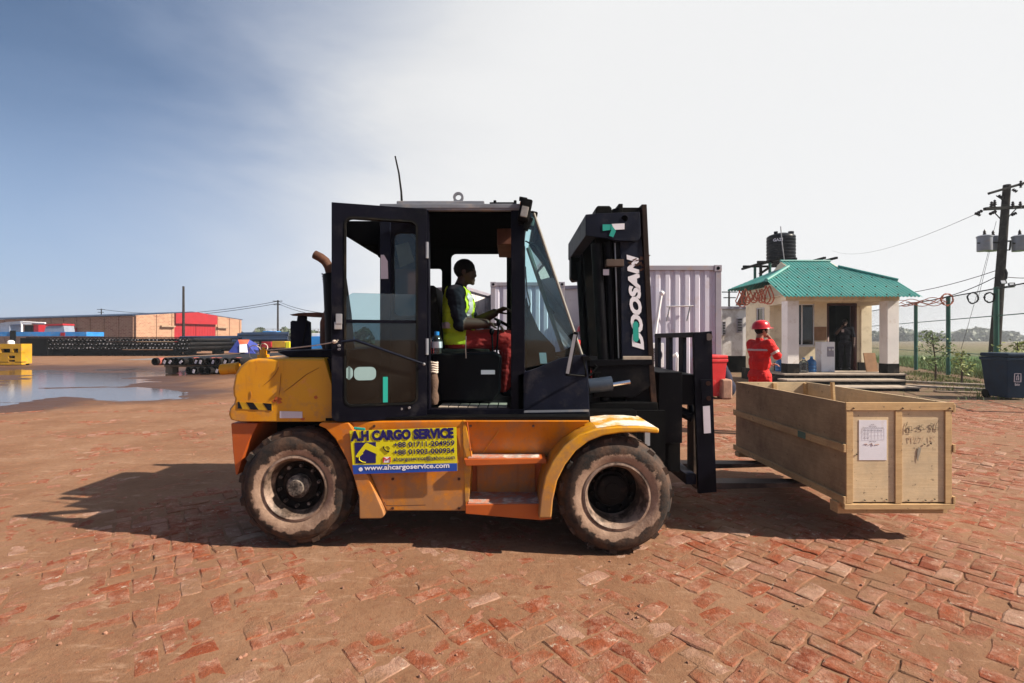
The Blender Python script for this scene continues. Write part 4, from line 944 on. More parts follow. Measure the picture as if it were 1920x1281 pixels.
# ---- advertising sign
Ys = 3.418; sgp = [(655.5, 808), (855.5, 801.5), (857.5, 883), (663, 889)]
mb = MB(); mb.pprism(sgp, Ys, 3.424, 3.42); sg = mb.build('advert_panel', M['sign_yellow'], fk)
mb = MB(); mb.pprism([(661, 872), (857.2, 868.5), (857.5, 883), (663, 889)], Ys - .0015, Ys - .0003, 3.42); mb.build('advert_stripe', M['sign_blue'], sg)
def sgtext(body, x0, x1, ybase, hpx, mtl, off=0, slope=-.032):
    w = (x1 - x0) * 3.42 / F; h = hpx * 3.42 / F
    ang = math.atan(-slope); m = Matrix.Rotation(ang, 4, 'Y').inverted() @ Matrix.Rotation(R(90), 4, 'X')
    return text(body, h / .72, sg, mtl, W(x0, ybase, 3.42) + V((0, Ys - 3.42 - .003, 0)), M3=m, off=off, width=w, ext=.0004)
sgtext('A.H CARGO SERVICE', 659.5, 853, 826, 17.5, M['ink'], off=.0058)
sgtext('+88 01711-204959', 738, 852.5, 838.5, 9.6, M['ink'], off=.0010)
sgtext('+88 01903-000934', 738, 852.5, 852.5, 9.6, M['ink'], off=.0010)
sgtext('ahcargoservice@yahoo.com', 738, 853, 864, 7.4, M['ink'], off=.0003)
sgtext('www.ahcargoservice.com', 684, 843.5, 881.5, 9, M['paper'], off=.0011)
def sgpoly(pts, mtl, name='emblem', dy=.002):
    m2 = MB(); m2.pprism(pts, Ys - dy, Ys - dy + .0012, 3.42); return m2.build(name, mtl, sg)
sgpoly([(665, 830), (705, 829), (705, 868), (667, 869)], M['ink'])
mb = MB(); mb.pprism([(667, 856), (672, 848), (685, 831.5), (688, 830), (709, 840), (709, 852.5), (686, 842), (678, 852), (672, 858)], Ys - .0034, Ys - .0022, 3.42)
mb.build('emblem_stripe', M['sign_yellow'], sg)
mb = MB(); mb.tube([W(px, py, 3.42) + V((0, Ys - 3.42 - .0036, 0)) for px, py in ((681, 850), (674, 856), (674, 862), (680, 866), (686, 867))], .003, 6); mb.build('emblem_hook', M['sign_yellow'], sg)
mb = MB(); mb.tube([W(px, py, 3.42) + V((0, Ys - 3.42 - .0015, 0)) for px, py in ((719.5, 837), (720, 841), (724, 845.5), (730, 846.5))], [.006, .0035, .0035, .006], 6)
mb.tube([W(px, py, 3.42) + V((0, Ys - 3.42 - .0015, 0)) for px, py in ((725, 837), (729, 838), (731, 842))], .0018, 5); mb.build('phone_symbol', M['inkblack'], sg)
sgpoly([(719, 857), (732.5, 856.5), (732.5, 867), (719, 867.5)], M['paper'], 'mail_symbol')
mb = MB()
for a, b in (((719.5, 867), (719.5, 857.5)), ((732, 866.5), (732, 857)), ((719.5, 857.5), (726, 862.5)), ((726, 862.5), (732, 857))):
    mb.beam(W(*a, 3.42) + V((0, Ys - 3.42 - .0034, 0)), W(*b, 3.42) + V((0, Ys - 3.42 - .0034, 0)), .0016, .007, up=(0, 0, 1) if abs(a[0] - b[0]) > 2 else (1, 0, 0))
mb.build('mail_symbol_edge', M['red'], sg)
mb = MB(); mb.lathe([(0, -.003), (.014, -.003), (.014, 0)], W(676.5, 880, 3.42) + V((0, Ys - 3.42, 0)), 14); mb.build('globe_symbol', M['paper'], sg)
mb = MB(); a = W(674, 804, 3.40); mb.obox(a, (.08, .01, .018), (0, .1, 0)); mb.build('tape', M['teal'], fk, bevel=.004)

# ---- cab
YN, YR = 3.63, 5.05                              # near and far cab walls
zt = Z_(392, YN); zs = Z_(766, YN)
def post(name, pts, y0, y1, mtl=M['navy'], bev=.008, ref=None): m2 = MB(); m2.pprism(pts, y0, y1, ref or YN); return m2.build(name, mtl, fk, bevel=bev)
def bar(name, x0, x1, y0, y1, z0, z1, mtl=M['navy'], bev=.006, parent=None): m2 = MB(); m2.box(x0, x1, y0, y1, z0, z1); return m2.build(name, mtl, parent or fk, bevel=bev)
post('front_pillar', [(958, 391), (984, 391), (984, 783), (958, 783)], YN, YN + .07)
post('middle_pillar', [(786, 391), (803, 391), (806, 783), (786, 783)], YN, YN + .08)
post('rear_pillar', [(712, 391), (732, 391), (732, 783), (712, 783)], YN, YN + .10, M['navy2'])
post('roof_rail', [(712, 386), (984, 386), (984, 395), (712, 395)], YN - .004, YN + .07, M['roofgrey'])
post('door_sill', [(712, 767), (984, 767), (984, 784), (712, 785)], YN - .006, YN + .08)
# rear quarter light: frame with rounded window
x0, x1 = X_(732, YN), X_(786, YN)
mb = MB(); mb.ring(ringpts(x0, x1, Z_(600, YN), zt), rrect(X_(738, YN), X_(780, YN), Z_(592, YN), Z_(436, YN), .04), YN + .01, YN + .05); qf = mb.build('quarter_window_frame', M['navy'], fk, bevel=.003)
mb = MB(); mb.box(x0, x1, YN + .025, YN + .031, Z_(596, YN), Z_(432, YN)); mb.build('quarter_window_glass', M['slideglass'], qf)
mb = MB(); mb.pprism([(741, 460), (766, 454), (777, 490), (750, 502)], YN + .04, YN + .044); mb.build('notice_paper', mat('old_card', (.30, .20, .12), .9, 0, .3, 8), fk)
bar('quarter_panel', X_(712, YN), X_(803, YN), YN + .012, YN + .05, Z_(784, YN), Z_(600, YN))
post('pillar_sticker', [(714, 478), (720, 478), (727, 490), (728, 523), (714, 523)], YN - .003, YN + .001, M['label'], 0)
post('quarter_lining', [(734, 500), (786, 500), (786, 700), (734, 700)], YN + .12, YN + .14, M['brownpanel'], 0)
# rear overhang box behind the pillar
mb = MB(); mb.pprism([(640, 414), (712, 414), (712, 460), (677, 459), (640, 438)], YN + .35, YR - .3, YN + .35); mb.build('rear_lamp_box', M['cabin'], fk, bevel=.01)
mb = MB(); mb.pprism([(704, 440), (714, 440), (714, 481), (706, 481), (704, 477)], YN + .05, YN + .35, YN); mb.build('rear_lamp_bracket', M['cabin'], fk, bevel=.01)
# far side wall with two windows, back wall, front wall
def farwall():
    xa, xb, xm = X_(800, YR), X_(985, YR), X_(836, YR)
    m2 = MB(); zb = .95; zT = 2.47
    m2.ring(ringpts(xm, xb, zb, zT), rrect(X_(845, YR), X_(950, YR), 1.30, Z_(475, YR), .05), YR, YR + .06)
    m2.ring(ringpts(xa - .42, xm, zb, zT), rrect(X_(797, YR), X_(828.5, YR), 1.30, Z_(503, YR), .04), YR, YR + .06)
    return m2.build('far_side_frame', M['cabin'], fk)
farwall()
xb0 = X_(712, YN)
mb = MB(); mb.box(xb0, xb0 + .05, YN + .06, YR, .95, 1.55); mb.box(xb0, xb0 + .05, YN + .06, YR, 2.30, 2.47); mb.box(xb0, xb0 + .05, YR - .12, YR, 1.5, 2.4); mb.build('rear_wall', M['cabin'], fk)
# roof
mb = MB(); mb.box(X_(712, YN), X_(992, YN), YN - .01, YR + .06, 2.478, 2.515); mb.build('cab_roof', M['roofgrey'], fk, bevel=.008)
mb = MB(); mb.box(X_(742, YN), X_(908, YN), YN + .02, YR - .02, 2.512, 2.545); mb.build('roof_plate', M['roofgrey'], fk, bevel=.008)
mb = MB(); mb.box(X_(735, YN), X_(980, YN), YN + .03, YR, 2.452, 2.474); mb.build('roof_lining', M['cabin'], fk)
mb = MB(); mb.box(X_(928, YN), X_(960, YN), 4.1, 4.75, 2.30, 2.44); mb.build('brown_ceiling_box', M['brownpanel'], fk, bevel=.01)  # brown box hung under the cab ceiling
mb = MB(); mb.pprism([(918, 379), (968, 379), (968, 386), (918, 386)], YN + .02, YN + .08)
for px in (928, 966): mb.cyl(W(px, 386, YN + .05), W(px, 376, YN + .05), .012, 8)
mb.build('lamp_rail', M['black'], fk, bevel=.003)
mb = MB(); c0 = W(859.5, 370.5, YN + .05); prof = []
m_o = [(c0.x + .040 * math.cos(a), c0.z + .040 * math.sin(a)) for a in [R(q) for q in range(-30, 211, 20)]]
m_i = [(c0.x + .022 * math.cos(a), c0.z + .022 * math.sin(a)) for a in [R(q) for q in range(-30, 211, 20)]]
for k in range(len(m_o) - 1):
    mb.prism([m_o[k], m_o[k + 1], m_i[k + 1], m_i[k]], YN + .04, YN + .062)
i_l = [(c0.x + .022 * math.cos(R(a)), c0.z + .022 * math.sin(R(a))) for a in range(210, 331, 20)]
mb.prism([(c0.x - .040, 2.53), (c0.x + .040, 2.53), m_o[0]] + i_l[::-1] + [m_o[-1]], YN + .04, YN + .062)
mb.build('lifting_eye', M['roofgrey'], fk)
mb = MB(); mb.tube([W(754, 388, YN + .05), W(752.5, 360, YN + .05), W(748, 325, YN + .05), W(741, 293, YN + .05)], [.010, .008, .007, .006], 7); mb.build('antenna', M['cable'], fk, smooth=True)
# work lamps at the front corner
for k, (px, py, w_, h_, y) in enumerate(((984, 398, .085, .16, YN - .04), (1000, 404, .06, .13, YN + .16))):
    p = W(px, py, YN); mb = MB(); mb.obox((p.x, y, p.z), (w_, .10, h_), (0, R(12), 0)); lp = mb.build('work_lamp', M['dark'], fk, bevel=.012)
    mb = MB(); mb.obox((p.x - .005, y - .052, p.z - .02), (w_ * .62, .012, h_ * .5), (0, R(12), 0)); mb.build('lamp_lens', M['lens'], lp, bevel=.005)
mb = MB(); p = W(981, 382.5, YN - .05); mb.obox((p.x, p.y, p.z), (.05, .05, .028), (0, R(12), 0)); mb.build('indicator_lamp', M['amber'], fk, bevel=.008)
mb = MB(); p = W(981, 374, YN - .03); mb.obox(p, (.06, .06, .02), (0, R(10), 0)); p = W(990, 420, YN); mb.obox(p, (.04, .05, .10), (0, R(25), 0)); p = W(975, 410, YN); mb.obox(p + V((0, -.02, 0)), (.03, .04, .10)); mb.build('lamp_bracket', M['dark'], fk, bevel=.004)
# windscreen: slanted pane with its frame, dashboard cowl
wa, wb = W(1001, 400, YN + .03), W(1092, 668, YN + .03); wd = V((0, YR - YN - .03, 0))
mb = MB(); nrm = (wb - wa).cross(wd).normalized() * .006
mb.add([wa, wb, wb + wd, wa + wd, wa + nrm, wb + nrm, wb + wd + nrm, wa + wd + nrm], [(0, 1, 2, 3), (7, 6, 5, 4), (0, 4, 5, 1), (1, 5, 6, 2), (2, 6, 7, 3), (3, 7, 4, 0)])
ws = mb.build('windscreen', M['windscreen'], fk)
M['gasket'] = mat('pale_window_gasket', (.26, .25, .22), .7)
mb = MB(); mb.tube([wa, wb], .010, 8); mb.build('windscreen_edge', M['gasket'], ws, smooth=True)
mb = MB(); mb.tube([wa + wd, wb + wd], .022, 8); mb.build('windscreen_edge', M['gasket'], ws, smooth=True)
sa, sb, sc_, sd_ = W(984, 402, YN + .03), wa, wb, W(984, 690, YN + .03)
mb = MB(); mb.add([sa, sb, sc_, sd_, sa + V((0, .006, 0)), sb + V((0, .006, 0)), sc_ + V((0, .006, 0)), sd_ + V((0, .006, 0))], [(0, 1, 2, 3), (7, 6, 5, 4), (0, 4, 5, 1), (1, 5, 6, 2), (2, 6, 7, 3), (3, 7, 4, 0)])
mb.build('side_glass', M['windscreen'], fk)
mb = MB()
for dx in (0, .012): mb.tube([W(985 + 0, 452, YN + .3), W(1004, 462, YN + .3) + V((dx, 0, 0)), W(1022, 492, YN + .3) + V((dx * .5, 0, 0)), W(1034, 520, YN + .3)], .006, 6)
mb.beam(W(1014, 480, YN + .3), W(1034, 521, YN + .3), .012, .02); mb.build('wiper', M['dark'], fk)
post('cowl_side', [(970, 702), (1008, 690), (1050, 672), (1098, 664), (1103, 700), (1106, 783), (970, 783)], YN, YN + .05, M['navy2'])
mb = MB(); mb.pprism([(1062, 672), (1098, 666), (1106, 783), (1062, 783)], YN + .05, YR, YN); mb.pprism([(985, 690), (1062, 672), (1062, 783), (1030, 783)], YN + .5, YR, YN + .3); mb.build('front_cowl', M['cabin'], fk)
post('cowl_trim', [(968, 770), (1104, 768), (1104, 772), (968, 774)], YN - .005, YN + .002, M['roofgrey'], 0)
mb = MB(); mb.obox(W(1072, 664, YN - .09), (.032, .02, .33), (0, R(11), 0)); mr_ = mb.build('wing_mirror', M['dark'], fk, bevel=.006)
mb = MB(); mb.obox(W(1071, 664, YN - .104), (.024, .004, .29), (0, R(11), 0)); mb.build('mirror_glass', M['steel'], mr_)
mb = MB(); mb.tube([W(1064, 702, YN - .09), W(1080, 704, YN - .04), W(1097, 705, YN)], .006, 6); mb.tube([W(1094, 672, YN), W(1097, 690, YN - .02), W(1100, 706, YN)], .006, 6); mb.obox(W(1098, 672, YN - .01), (.05, .04, .03)); mb.build('mirror_arm', M['dark'], fk)
# cab interior
fl = MB(); fl.box(X_(735, YN), X_(1062, YN), YN + .02, YR, .955, .975); fl.build('cab_floor', M['dark'], fk)
mb = MB(); z = .977
for i in range(7):
    xx = X_(820 + i * 19, YN); mb.box(xx, xx + .066, YN + .06, YN + .30, z, z + .006)
mb.build('floor_mat', M['step'], fk)
mb = MB(); mb.pprism([(806, 664), (925, 660), (940, 668), (938, 735), (925, 755), (806, 755)], 3.86, 4.06, 3.82); cs = mb.build('seat_console', M['black'], fk, bevel=.02, seg=3)
mb = MB(); mb.pprism([(902, 694), (928, 694), (928, 702), (902, 702)], 3.857, 3.8595, 3.86); mb.build('console_label', M['label'], cs)
mb = MB(); mb.box(-.74, -.22, 4.06, 4.54, 1.0, 1.40); mb.build('seat_base', M['black'], fk, bevel=.03)
mb = MB(); mb.box(-.70, -.18, 4.05, 4.55, 1.33, 1.42); mb.obox((-.66, 4.3, 1.68), (.10, .46, .55), (0, R(-8), 0)); mb.obox((-.715, 4.3, 1.86), (.09, .26, .12), (0, R(-8), 0)); mb.build('driver_seat', M['rubberblack'], fk, bevel=.03, seg=3)
mb = MB(); st = W(932, 640, 4.3); ang = R(28)
cst = V((.0, 4.3, 1.60)); m = Matrix.Translation(cst) @ Matrix.Rotation(R(-62), 4, 'Y')
mb.M = m; mb.lathe([(.17 + .012 * math.cos(a), .012 * math.sin(a)) for a in [R(q) for q in range(0, 360, 60)]], (0, 0, 0), 28, 'x', closed=True)
for a in (0, 120, 240): mb.cyl((0, 0, 0), (0, .17 * math.cos(R(a)), .17 * math.sin(R(a))), .01, 6)
mb.M = None; mb.cyl(cst, cst + V((.16, 0, -.40)), .03, 10); mb.build('steering_wheel', M['black'], fk, smooth=True)
mb = MB()
for px, py, y, tx, ty_ in ((925, 668, 4.02, 922, 622), (930, 668, 4.06, 935, 605)):
    mb.tube([W(px, py + 10, y), W(tx, ty_, y)], .009, 6); mb.sphere(W(tx, ty_, y), (.02, .02, .03), 10, 7)
mb.build('lever', M['black'], fk, smooth=True)
mb = MB(); p = W(1016, 650, 4.2); mb.pprism([(985, 560), (992, 585), (1008, 620), (1036, 650), (1040, 690), (985, 690)], 4.05, 4.5, 4.3); mb.build('dashboard', M['cabin'], fk, bevel=.01)
mb = MB(); mb.pprism([(1008, 660), (1020, 660), (1022, 679), (1010, 679)], 4.04, 4.049, 4.3); mb.build('dash_label', M['label'], fk)
mb = MB(); mb.tube([W(985, 500, YN + .1), W(988, 545, YN + .1), W(994, 570, YN + .1), W(991, 592, YN + .1), W(985, 602, YN + .1)], .006, 6); mb.build('lamp_cable', M['cable'], fk, smooth=True)
mb = MB(); mb.tube([W(874, 672, 3.80), W(873, 655, 3.80), W(874, 630, 3.80)], .004, 5); mb.build('hanging_strap', M['rope'], fk)

# ---- open door, hinged on the middle pillar
ha = V((X_(800, 3.60), 3.60, 0)); hb_ = V((X_(622, 3.42), 3.42, 0)); du = (hb_ - ha).normalized(); dn_ = V((-du.y, du.x, 0)); L = (hb_ - ha).length
dm = Matrix(((du.x, dn_.x, 0, ha.x), (du.y, dn_.y, 0, ha.y), (0, 0, 1, 0), (0, 0, 0, 1)))   # u along the door, v its normal, z up
if dn_.y > 0: pass
zb, ztp = .915, 2.464
def dpart(name, mtl, fn, parent=None, bevel=0): m2 = MB(); m2.M = dm; fn(m2); return m2.build(name, mtl, parent or fk, bevel=bevel)
out = [(L, ztp), (0, ztp), (0, zb), (L - .01, zb)]
inn = rrect(.065, L - .085, zb + .105, ztp - .092, .055)
outp = [(L, ztp)] * 5 + [(0, ztp)] * 5 + [(0, zb)] * 5 + [(L, zb + .05), (L - .004, zb + .03), (L - .015, zb + .015), (L - .03, zb + .004), (L - .05, zb)]
# order of rrect: top right, top left, bottom left, bottom right in (u, z)
outp = [(L, ztp)] * 5 + [(0, ztp)] * 5 + [(0, zb)] * 5 + [(L - .05, zb), (L - .03, zb + .004), (L - .015, zb + .015), (L - .004, zb + .03), (L, zb + .05)]
door = dpart('cab_door', M['navy'], lambda m2: m2.ring(outp, inn, -.02, .02), bevel=.004)
inn2 = rrect(.078, L - .098, zb + .118, ztp - .105, .045)
dpart('door_seal', M['rubberblack'], lambda m2: m2.ring(inn, inn2, -.026, .026), door)
zm = Z_(603, 3.5)
dpart('door_mid_rail', M['navy'], lambda m2: m2.box(.068, L - .088, -.012, .012, zm - .012, zm + .012), door, .003)
dpart('door_lower_glass', M['doorglass'], lambda m2: m2.box(.07, L - .09, -.003, .003, zb + .11, zm - .012), door)
zg = Z_(549, 3.45)
dpart('door_sliding_glass', M['slideglass'], lambda m2: m2.prism([(.075, zm), (L - .092, zm), (L - .092, zg - .05), (L - .11, zg - .02), (L - .14, zg), (.075, zg)], -.010, -.005), door)
nr = -1 if dn_.y > 0 else 1                        # which side of the leaf faces the camera
def onface(m2, a, b, z0, z1, k=.024): y = nr * k; m2.box(a, b, min(y, y - nr * .006), max(y, y - nr * .006), z0, z1)
U = lambda px: L * (800 - px) / 178 * (1 + .05 * (1 - (800 - px) / 178))
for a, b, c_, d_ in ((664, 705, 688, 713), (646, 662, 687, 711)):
    dpart('round_glass_patch', M['reflectcyan'], lambda m2: m2.prism(rrect(min(U(b), L - .09), min(U(a), L - .09), Z_(d_, 3.48), Z_(c_, 3.48), .035), nr * .008 - .001, nr * .008 + .001), door)  # sticker-like patches whose colour paints a dim inside reflection
dpart('teal_glass_strip', M['teal'], lambda m2: m2.box(U(727), U(718), nr * .008 - .001, nr * .008 + .001, Z_(755, 3.5), Z_(707, 3.5)), door)  # teal reflection on the glass, built as a coloured strip
dpart('door_latch', M['steel'], lambda m2: (m2.box(L - .072, L - .03, -.05, .05, Z_(608, 3.43), Z_(589, 3.43)), m2.box(L - .07, L - .02, -.055, .045, Z_(618, 3.43), Z_(604, 3.43))), door, .004)
mb = MB(); mb.tube([W(640, 641, 3.38), W(666, 638, 3.39), W(793, 682, 3.54)], [.008, .0095, .008], 8); mb.build('door_strut', M['navy2'], door, smooth=True)
mb = MB(); mb.sphere(W(795, 683, 3.55), .012, 8, 6); mb.build('strut_joint', M['steel'], door)
for px, py in ((635, 648), (635, 655), (753, 767), (767, 765)):
    mb = MB(); p = W(px, py, 3.40 if px < 700 else 3.53); mb.cyl(p, p + V((0, .05, 0)), .009, 8); mb.build('bolt', M['steel'], door)
mb = MB(); mb.tube([W(500, 657, 3.62), W(545, 653, 3.55), W(590, 648, 3.48), W(624, 642, 3.41), W(632, 641, 3.40)], .0045, 6); mb.sphere(W(627, 641, 3.395), (.018, .014, .014), 8, 6); mb.tube([W(627, 641, 3.39), W(634, 638, 3.385)], .004, 5)
mb.build('tie_rope', M['rope'], fk, smooth=True)
for py in (470, 650): mb = MB(); p = W(801, py, 3.6); mb.cyl(p + V((0, -.015, -.06)), p + V((0, -.015, .06)), .013, 8); mb.build('door_hinge', M['roofgrey'], fk)

# ---- mast
YM = 3.94; YMf = 4.98
rail = [(1150, 440), (1204, 386), (1213, 383), (1226, 690), (1262, 946), (1200, 946), (1172, 690)]
mb = MB(); mb.pprism([(1163, 448), (1203, 448), (1222, 673), (1166, 673)], YM, YM + .02)
face = mb.build('mast_name_plate', M['navy2'], fk, bevel=.004)
mb = MB(); mb.pprism([(1203, 383), (1213, 383), (1227, 690), (1246, 948), (1232, 948), (1217, 690)], YM - .012, YM + .16); mb.build('mast_outer_rail', mat('rusty_dark_rail', (.022, .014, .012), .6, 0, .5, 4, (.09, .045, .03), 6, .35), fk, bevel=.005)
mb = MB(); mb.pprism([(1150, 452), (1203, 448), (1222, 690), (1246, 948), (1205, 948), (1165, 690)], YM + .021, YM + .06); mb.build('mast_rail_web', M['black'], fk)
mb = MB(); mb.pprism([(1203, 383), (1213, 383), (1227, 690), (1246, 948), (1232, 948), (1217, 690)], YMf - .16, YMf, YM); mb.pprism([(1150, 452), (1203, 448), (1222, 690), (1246, 948), (1205, 948), (1165, 690)], YMf - .06, YMf - .02, YM); mb.build('mast_outer_rail', M['black'], fk, bevel=.005)
for y0 in (YM + .10, YMf - .20):
    mb = MB(); mb.pprism([(1118, 388), (1160, 388), (1190, 690), (1225, 940), (1185, 940), (1140, 690)], y0, y0 + .10, YM); mb.build('mast_inner_rail', M['dark'], fk, bevel=.004)
for y0 in (YM + .05, YMf - .05):
    mb = MB(); mb.cyl(W(1120, 455, YM) + V((0, y0 - YM, 0)), W(1140, 800, YM) + V((0, y0 - YM, 0)), .045, 16); mb.cyl(W(1142, 452, YM) + V((0, y0 - YM, 0)), W(1150, 690, YM) + V((0, y0 - YM, 0)), .03, 12); mb.build('lift_cylinder', M['black'], fk, smooth=True)
    mb = MB(); mb.tube([W(1154, 455, YM) + V((0, y0 - YM - .03, 0)), W(1161, 672, YM) + V((0, y0 - YM - .03, 0))], .005, 6); mb.build('mast_cable', M['steel'], fk)
mb = MB(); mb.pprism([(1098, 402), (1124, 400), (1200, 397), (1202, 440), (1200, 448), (1195, 452), (1160, 452), (1130, 446), (1098, 442)], YM - .035, YM - .005); hd = mb.build('mast_head', M['navy2'], fk, bevel=.006)
mb = MB(); mb.pprism([(1098, 402), (1118, 400), (1118, 444), (1098, 442)], YM - .005, 5.12, YM - .03); mb.pprism([(1160, 405), (1200, 405), (1200, 440), (1160, 440)], YM - .004, 5.08, YM); mb.build('mast_crossbeam', M['navy2'], fk, bevel=.005)
mb = MB(); mb.pprism([(1098, 402), (1200, 397), (1202, 440), (1195, 452), (1150, 452), (1098, 442)], 5.08, 5.13, YM); mb.build('mast_head', M['navy2'], fk, bevel=.006)
mb = MB(); mb.pprism([(1098, 442), (1120, 444), (1120, 498), (1104, 500), (1098, 492)], 4.92, 5.08, YM); mb.build('far_head_bracket', M['dark'], fk, bevel=.01)
mb = MB(); mb.pprism([(1117, 390), (1121, 386), (1143, 386), (1147, 390), (1147, 401), (1117, 401)], YM + .02, YM + .12); mb.pprism([(1160, 382), (1168, 382), (1168, 400), (1160, 400)], YM + .02, YM + .5); mb.pprism([(1148, 392), (1160, 389), (1210, 389), (1210, 398), (1148, 400)], YM + .03, 4.9); mb.build('mast_top_plate', M['dark'], fk, bevel=.004)
mb = MB(); mb.cyl(W(1171, 410, YM - .0345), W(1171, 410, YM - .040), .026, 20); mb.build('head_hole', M['cabin'], hd)
mb = MB(); mb.pprism([(1130, 421), (1147, 421), (1147, 431), (1130, 433)], YM - .040, YM - .0355); mb.pprism([(1146, 421), (1155, 433), (1150, 445), (1142, 442), (1146, 432)], YM - .042, YM - .0405); mb.build('tape', M['teal'], hd)
mb = MB(); mb.pprism([(1147, 420), (1171, 419), (1171, 430), (1152, 431)], YM - .0395, YM - .0355); mb.build('tape', M['paper'], hd)
mb = MB(); mb.pprism([(1137, 486), (1170, 486), (1170, 499), (1137, 499)], YM - .03, YM + .05); mb.build('chain_anchor', mat('dusty_brown_steel', (.07, .045, .035), .75, .1, .4, 6), fk, bevel=.004)
mb = MB(); mb.pprism([(1131, 505), (1142, 505), (1142, 516), (1131, 516)], YM + .0, YM + .004); mb.build('inspection_sticker', M['label'], fk)
# name, reading upwards along the rail
ex_ = (W(1188, 478, YM) - W(1199, 655, YM)).normalized(); up_ = V((-ex_.z, 0, ex_.x)) ; up_ = up_ if up_.x < 0 else -up_
m3 = Matrix(((ex_.x, up_.x, 0, 0), (ex_.y, up_.y, -1, 0), (ex_.z, up_.z, 0, 0), (0, 0, 0, 1)))
text('DOOSAN', .118, face, M['paper'], W(1206, 656, YM) + V((0, -.003, 0)), M3=m3, off=.0072, shear=.25, width=(656 - 476) * YM / F)
mb = MB(); mb.pprism([(1187, 607), (1190, 603), (1194, 603), (1197, 607), (1198, 637), (1195, 641), (1190, 641), (1187, 637)], YM - .006, YM - .0036); mb.build('tape', M['teal'], face, label='rounded teal tape over the mast lettering')
mb = MB()
rr = random.Random(3)
for k in range(26):
    p = W(1182 + rr.uniform(0, 34), 493 + rr.gauss(0, 7), YM - .005); mb.obox(p, (rr.uniform(.01, .05), .002, rr.uniform(.004, .014)), (0, rr.uniform(-.5, .5), 0))
mb.build('rust_scuff', M['rust'], face)
mb = MB(); mb.pprism([(1104, 675), (1222, 674), (1223, 684), (1104, 688)], YM - .02, YMf, YM); mb.pprism([(1112, 684), (1224, 684), (1226, 720), (1190, 745), (1112, 745)], YM - .01, YM + .08); mb.build('mast_crossbeam', M['black'], fk, bevel=.006)
mb = MB(); mb.pprism([(1168, 668), (1222, 668), (1222, 675), (1168, 675)], YM - .015, YM + .1); mb.build('mast_ledge', M['step'], fk, bevel=.004)
mb = MB(); mb.cyl(W(1103, 724, YM - .06), W(1147, 719, YM - .06), .058, 22); mb.build('tilt_cylinder', mat('blue_black_cylinder', (.022, .033, .055), .45, 0, .3, 5, (.10, .10, .11), 7, .35), fk, smooth=True)
mb = MB(); mb.cyl(W(1147, 721.5, YM - .06), W(1181, 716, YM - .06), .021, 16); mb.build('tilt_rod', M['chrome'], fk, smooth=True)
mb = MB(); mb.tube([W(1100, 706, YM - .06), W(1120, 701, YM - .06), W(1124, 712, YM - .06)], .008, 6); mb.obox(W(1121, 700, YM - .06), (.05, .03, .016)); mb.tube([W(1104, 672, YM), W(1120, 688, YM - .02), W(1106, 704, YM - .04)], .009, 6); mb.build('hydraulic_hose', M['dark'], fk, smooth=True)

# ---- fork carriage with load backrest
YC = 4.085; YCf = 5.30
mb = MB(); mb.pprism([(1300, 624), (1335, 621), (1338, 760), (1344, 923), (1310, 926), (1304, 770)], YC, YC + .035); cp = mb.build('carriage_side_plate', M['navy'], fk, bevel=.004)
mb = MB(); mb.pprism([(1314, 712), (1336, 712), (1337, 756), (1316, 757)], YC - .012, YC - .001); mb.build('stop_block', M['navy'], cp, bevel=.003)
mb = MB(); mb.cyl(W(1328, 719, YC - .012), W(1328, 719, YC - .022), .02, 10); mb.cyl(W(1329, 747, YC - .012), W(1329, 747, YC - .022), .02, 10); mb.build('bolt', M['rust'], cp)
mb = MB(); mb.pprism([(1318, 762), (1331, 761), (1333, 812), (1320, 813)], YC - .005, YC - .001); mb.build('pale_label', M['label'], cp)
mb = MB(); mb.cyl(W(1329, 632, YC - .001), W(1329, 632, YC - .006), .03, 16); mb.build('worn_patch', M['graphite'], cp)
xc0, xc1 = X_(1302, YC), X_(1334, YC)
mb = MB(); mb.box(xc0 + .02, xc1 - .03, YC + .035, YCf, 1.515, 1.56); mb.build('backrest_top_bar', M['navy'], fk, bevel=.004)
for y in (4.52, 4.90, 5.28):
    mb = MB(); mb.box(xc0 + .035, xc0 + .07, y - .06, y + .06, 1.02, 1.52); mb.build('backrest_bar', M['navy2'], fk, bevel=.004)
mb = MB(); mb.box(xc0 - .10, xc0 + .02, YC + .035, YCf, .94, 1.20); mb.box(xc0 - .30, xc0 - .10, YM + .15, YMf - .15, .62, 1.22); mb.build('carriage_upper_bar', M['black'], fk, bevel=.006)
mb = MB(); mb.box(xc0 - .06, xc0 + .03, YC + .035, YCf, .26, .35); mb.build('carriage_lower_bar', M['navy2'], fk, bevel=.006)
mb = MB(); mb.box(xc0 - .25, xc0 - .08, 4.2, 4.8, .35, .95); mb.build('carriage_frame', M['dark'], fk)
mb = MB(); mb.tube([W(1235, 748, 4.4), W(1270, 750, 4.3), W(1291, 752, 4.2), W(1296, 765, 4.15), W(1297, 775, 4.13)], .022, 8); mb.cyl(W(1245, 757, 4.3), W(1300, 783, 4.15), .045, 12); mb.build('side_shift_hose', M['black'], fk, smooth=True)
def fork(y0):
    m2 = MB(); a = xc1 - .10
    m2.prism([(a, 1.10), (a + .055, 1.10), (a + .06, .28), (a + .10, .245), (3.05, .235), (3.05, .225), (a + .2, .185), (a + .02, .19), (a, .22)], y0, y0 + .155)
    return m2.build('fork', mat('worn_fork_steel', (.05, .035, .03), .6, .2, .4, 5, (.20, .13, .095), 4, .5), fk, bevel=.006)
fork(4.226); fork(4.876)
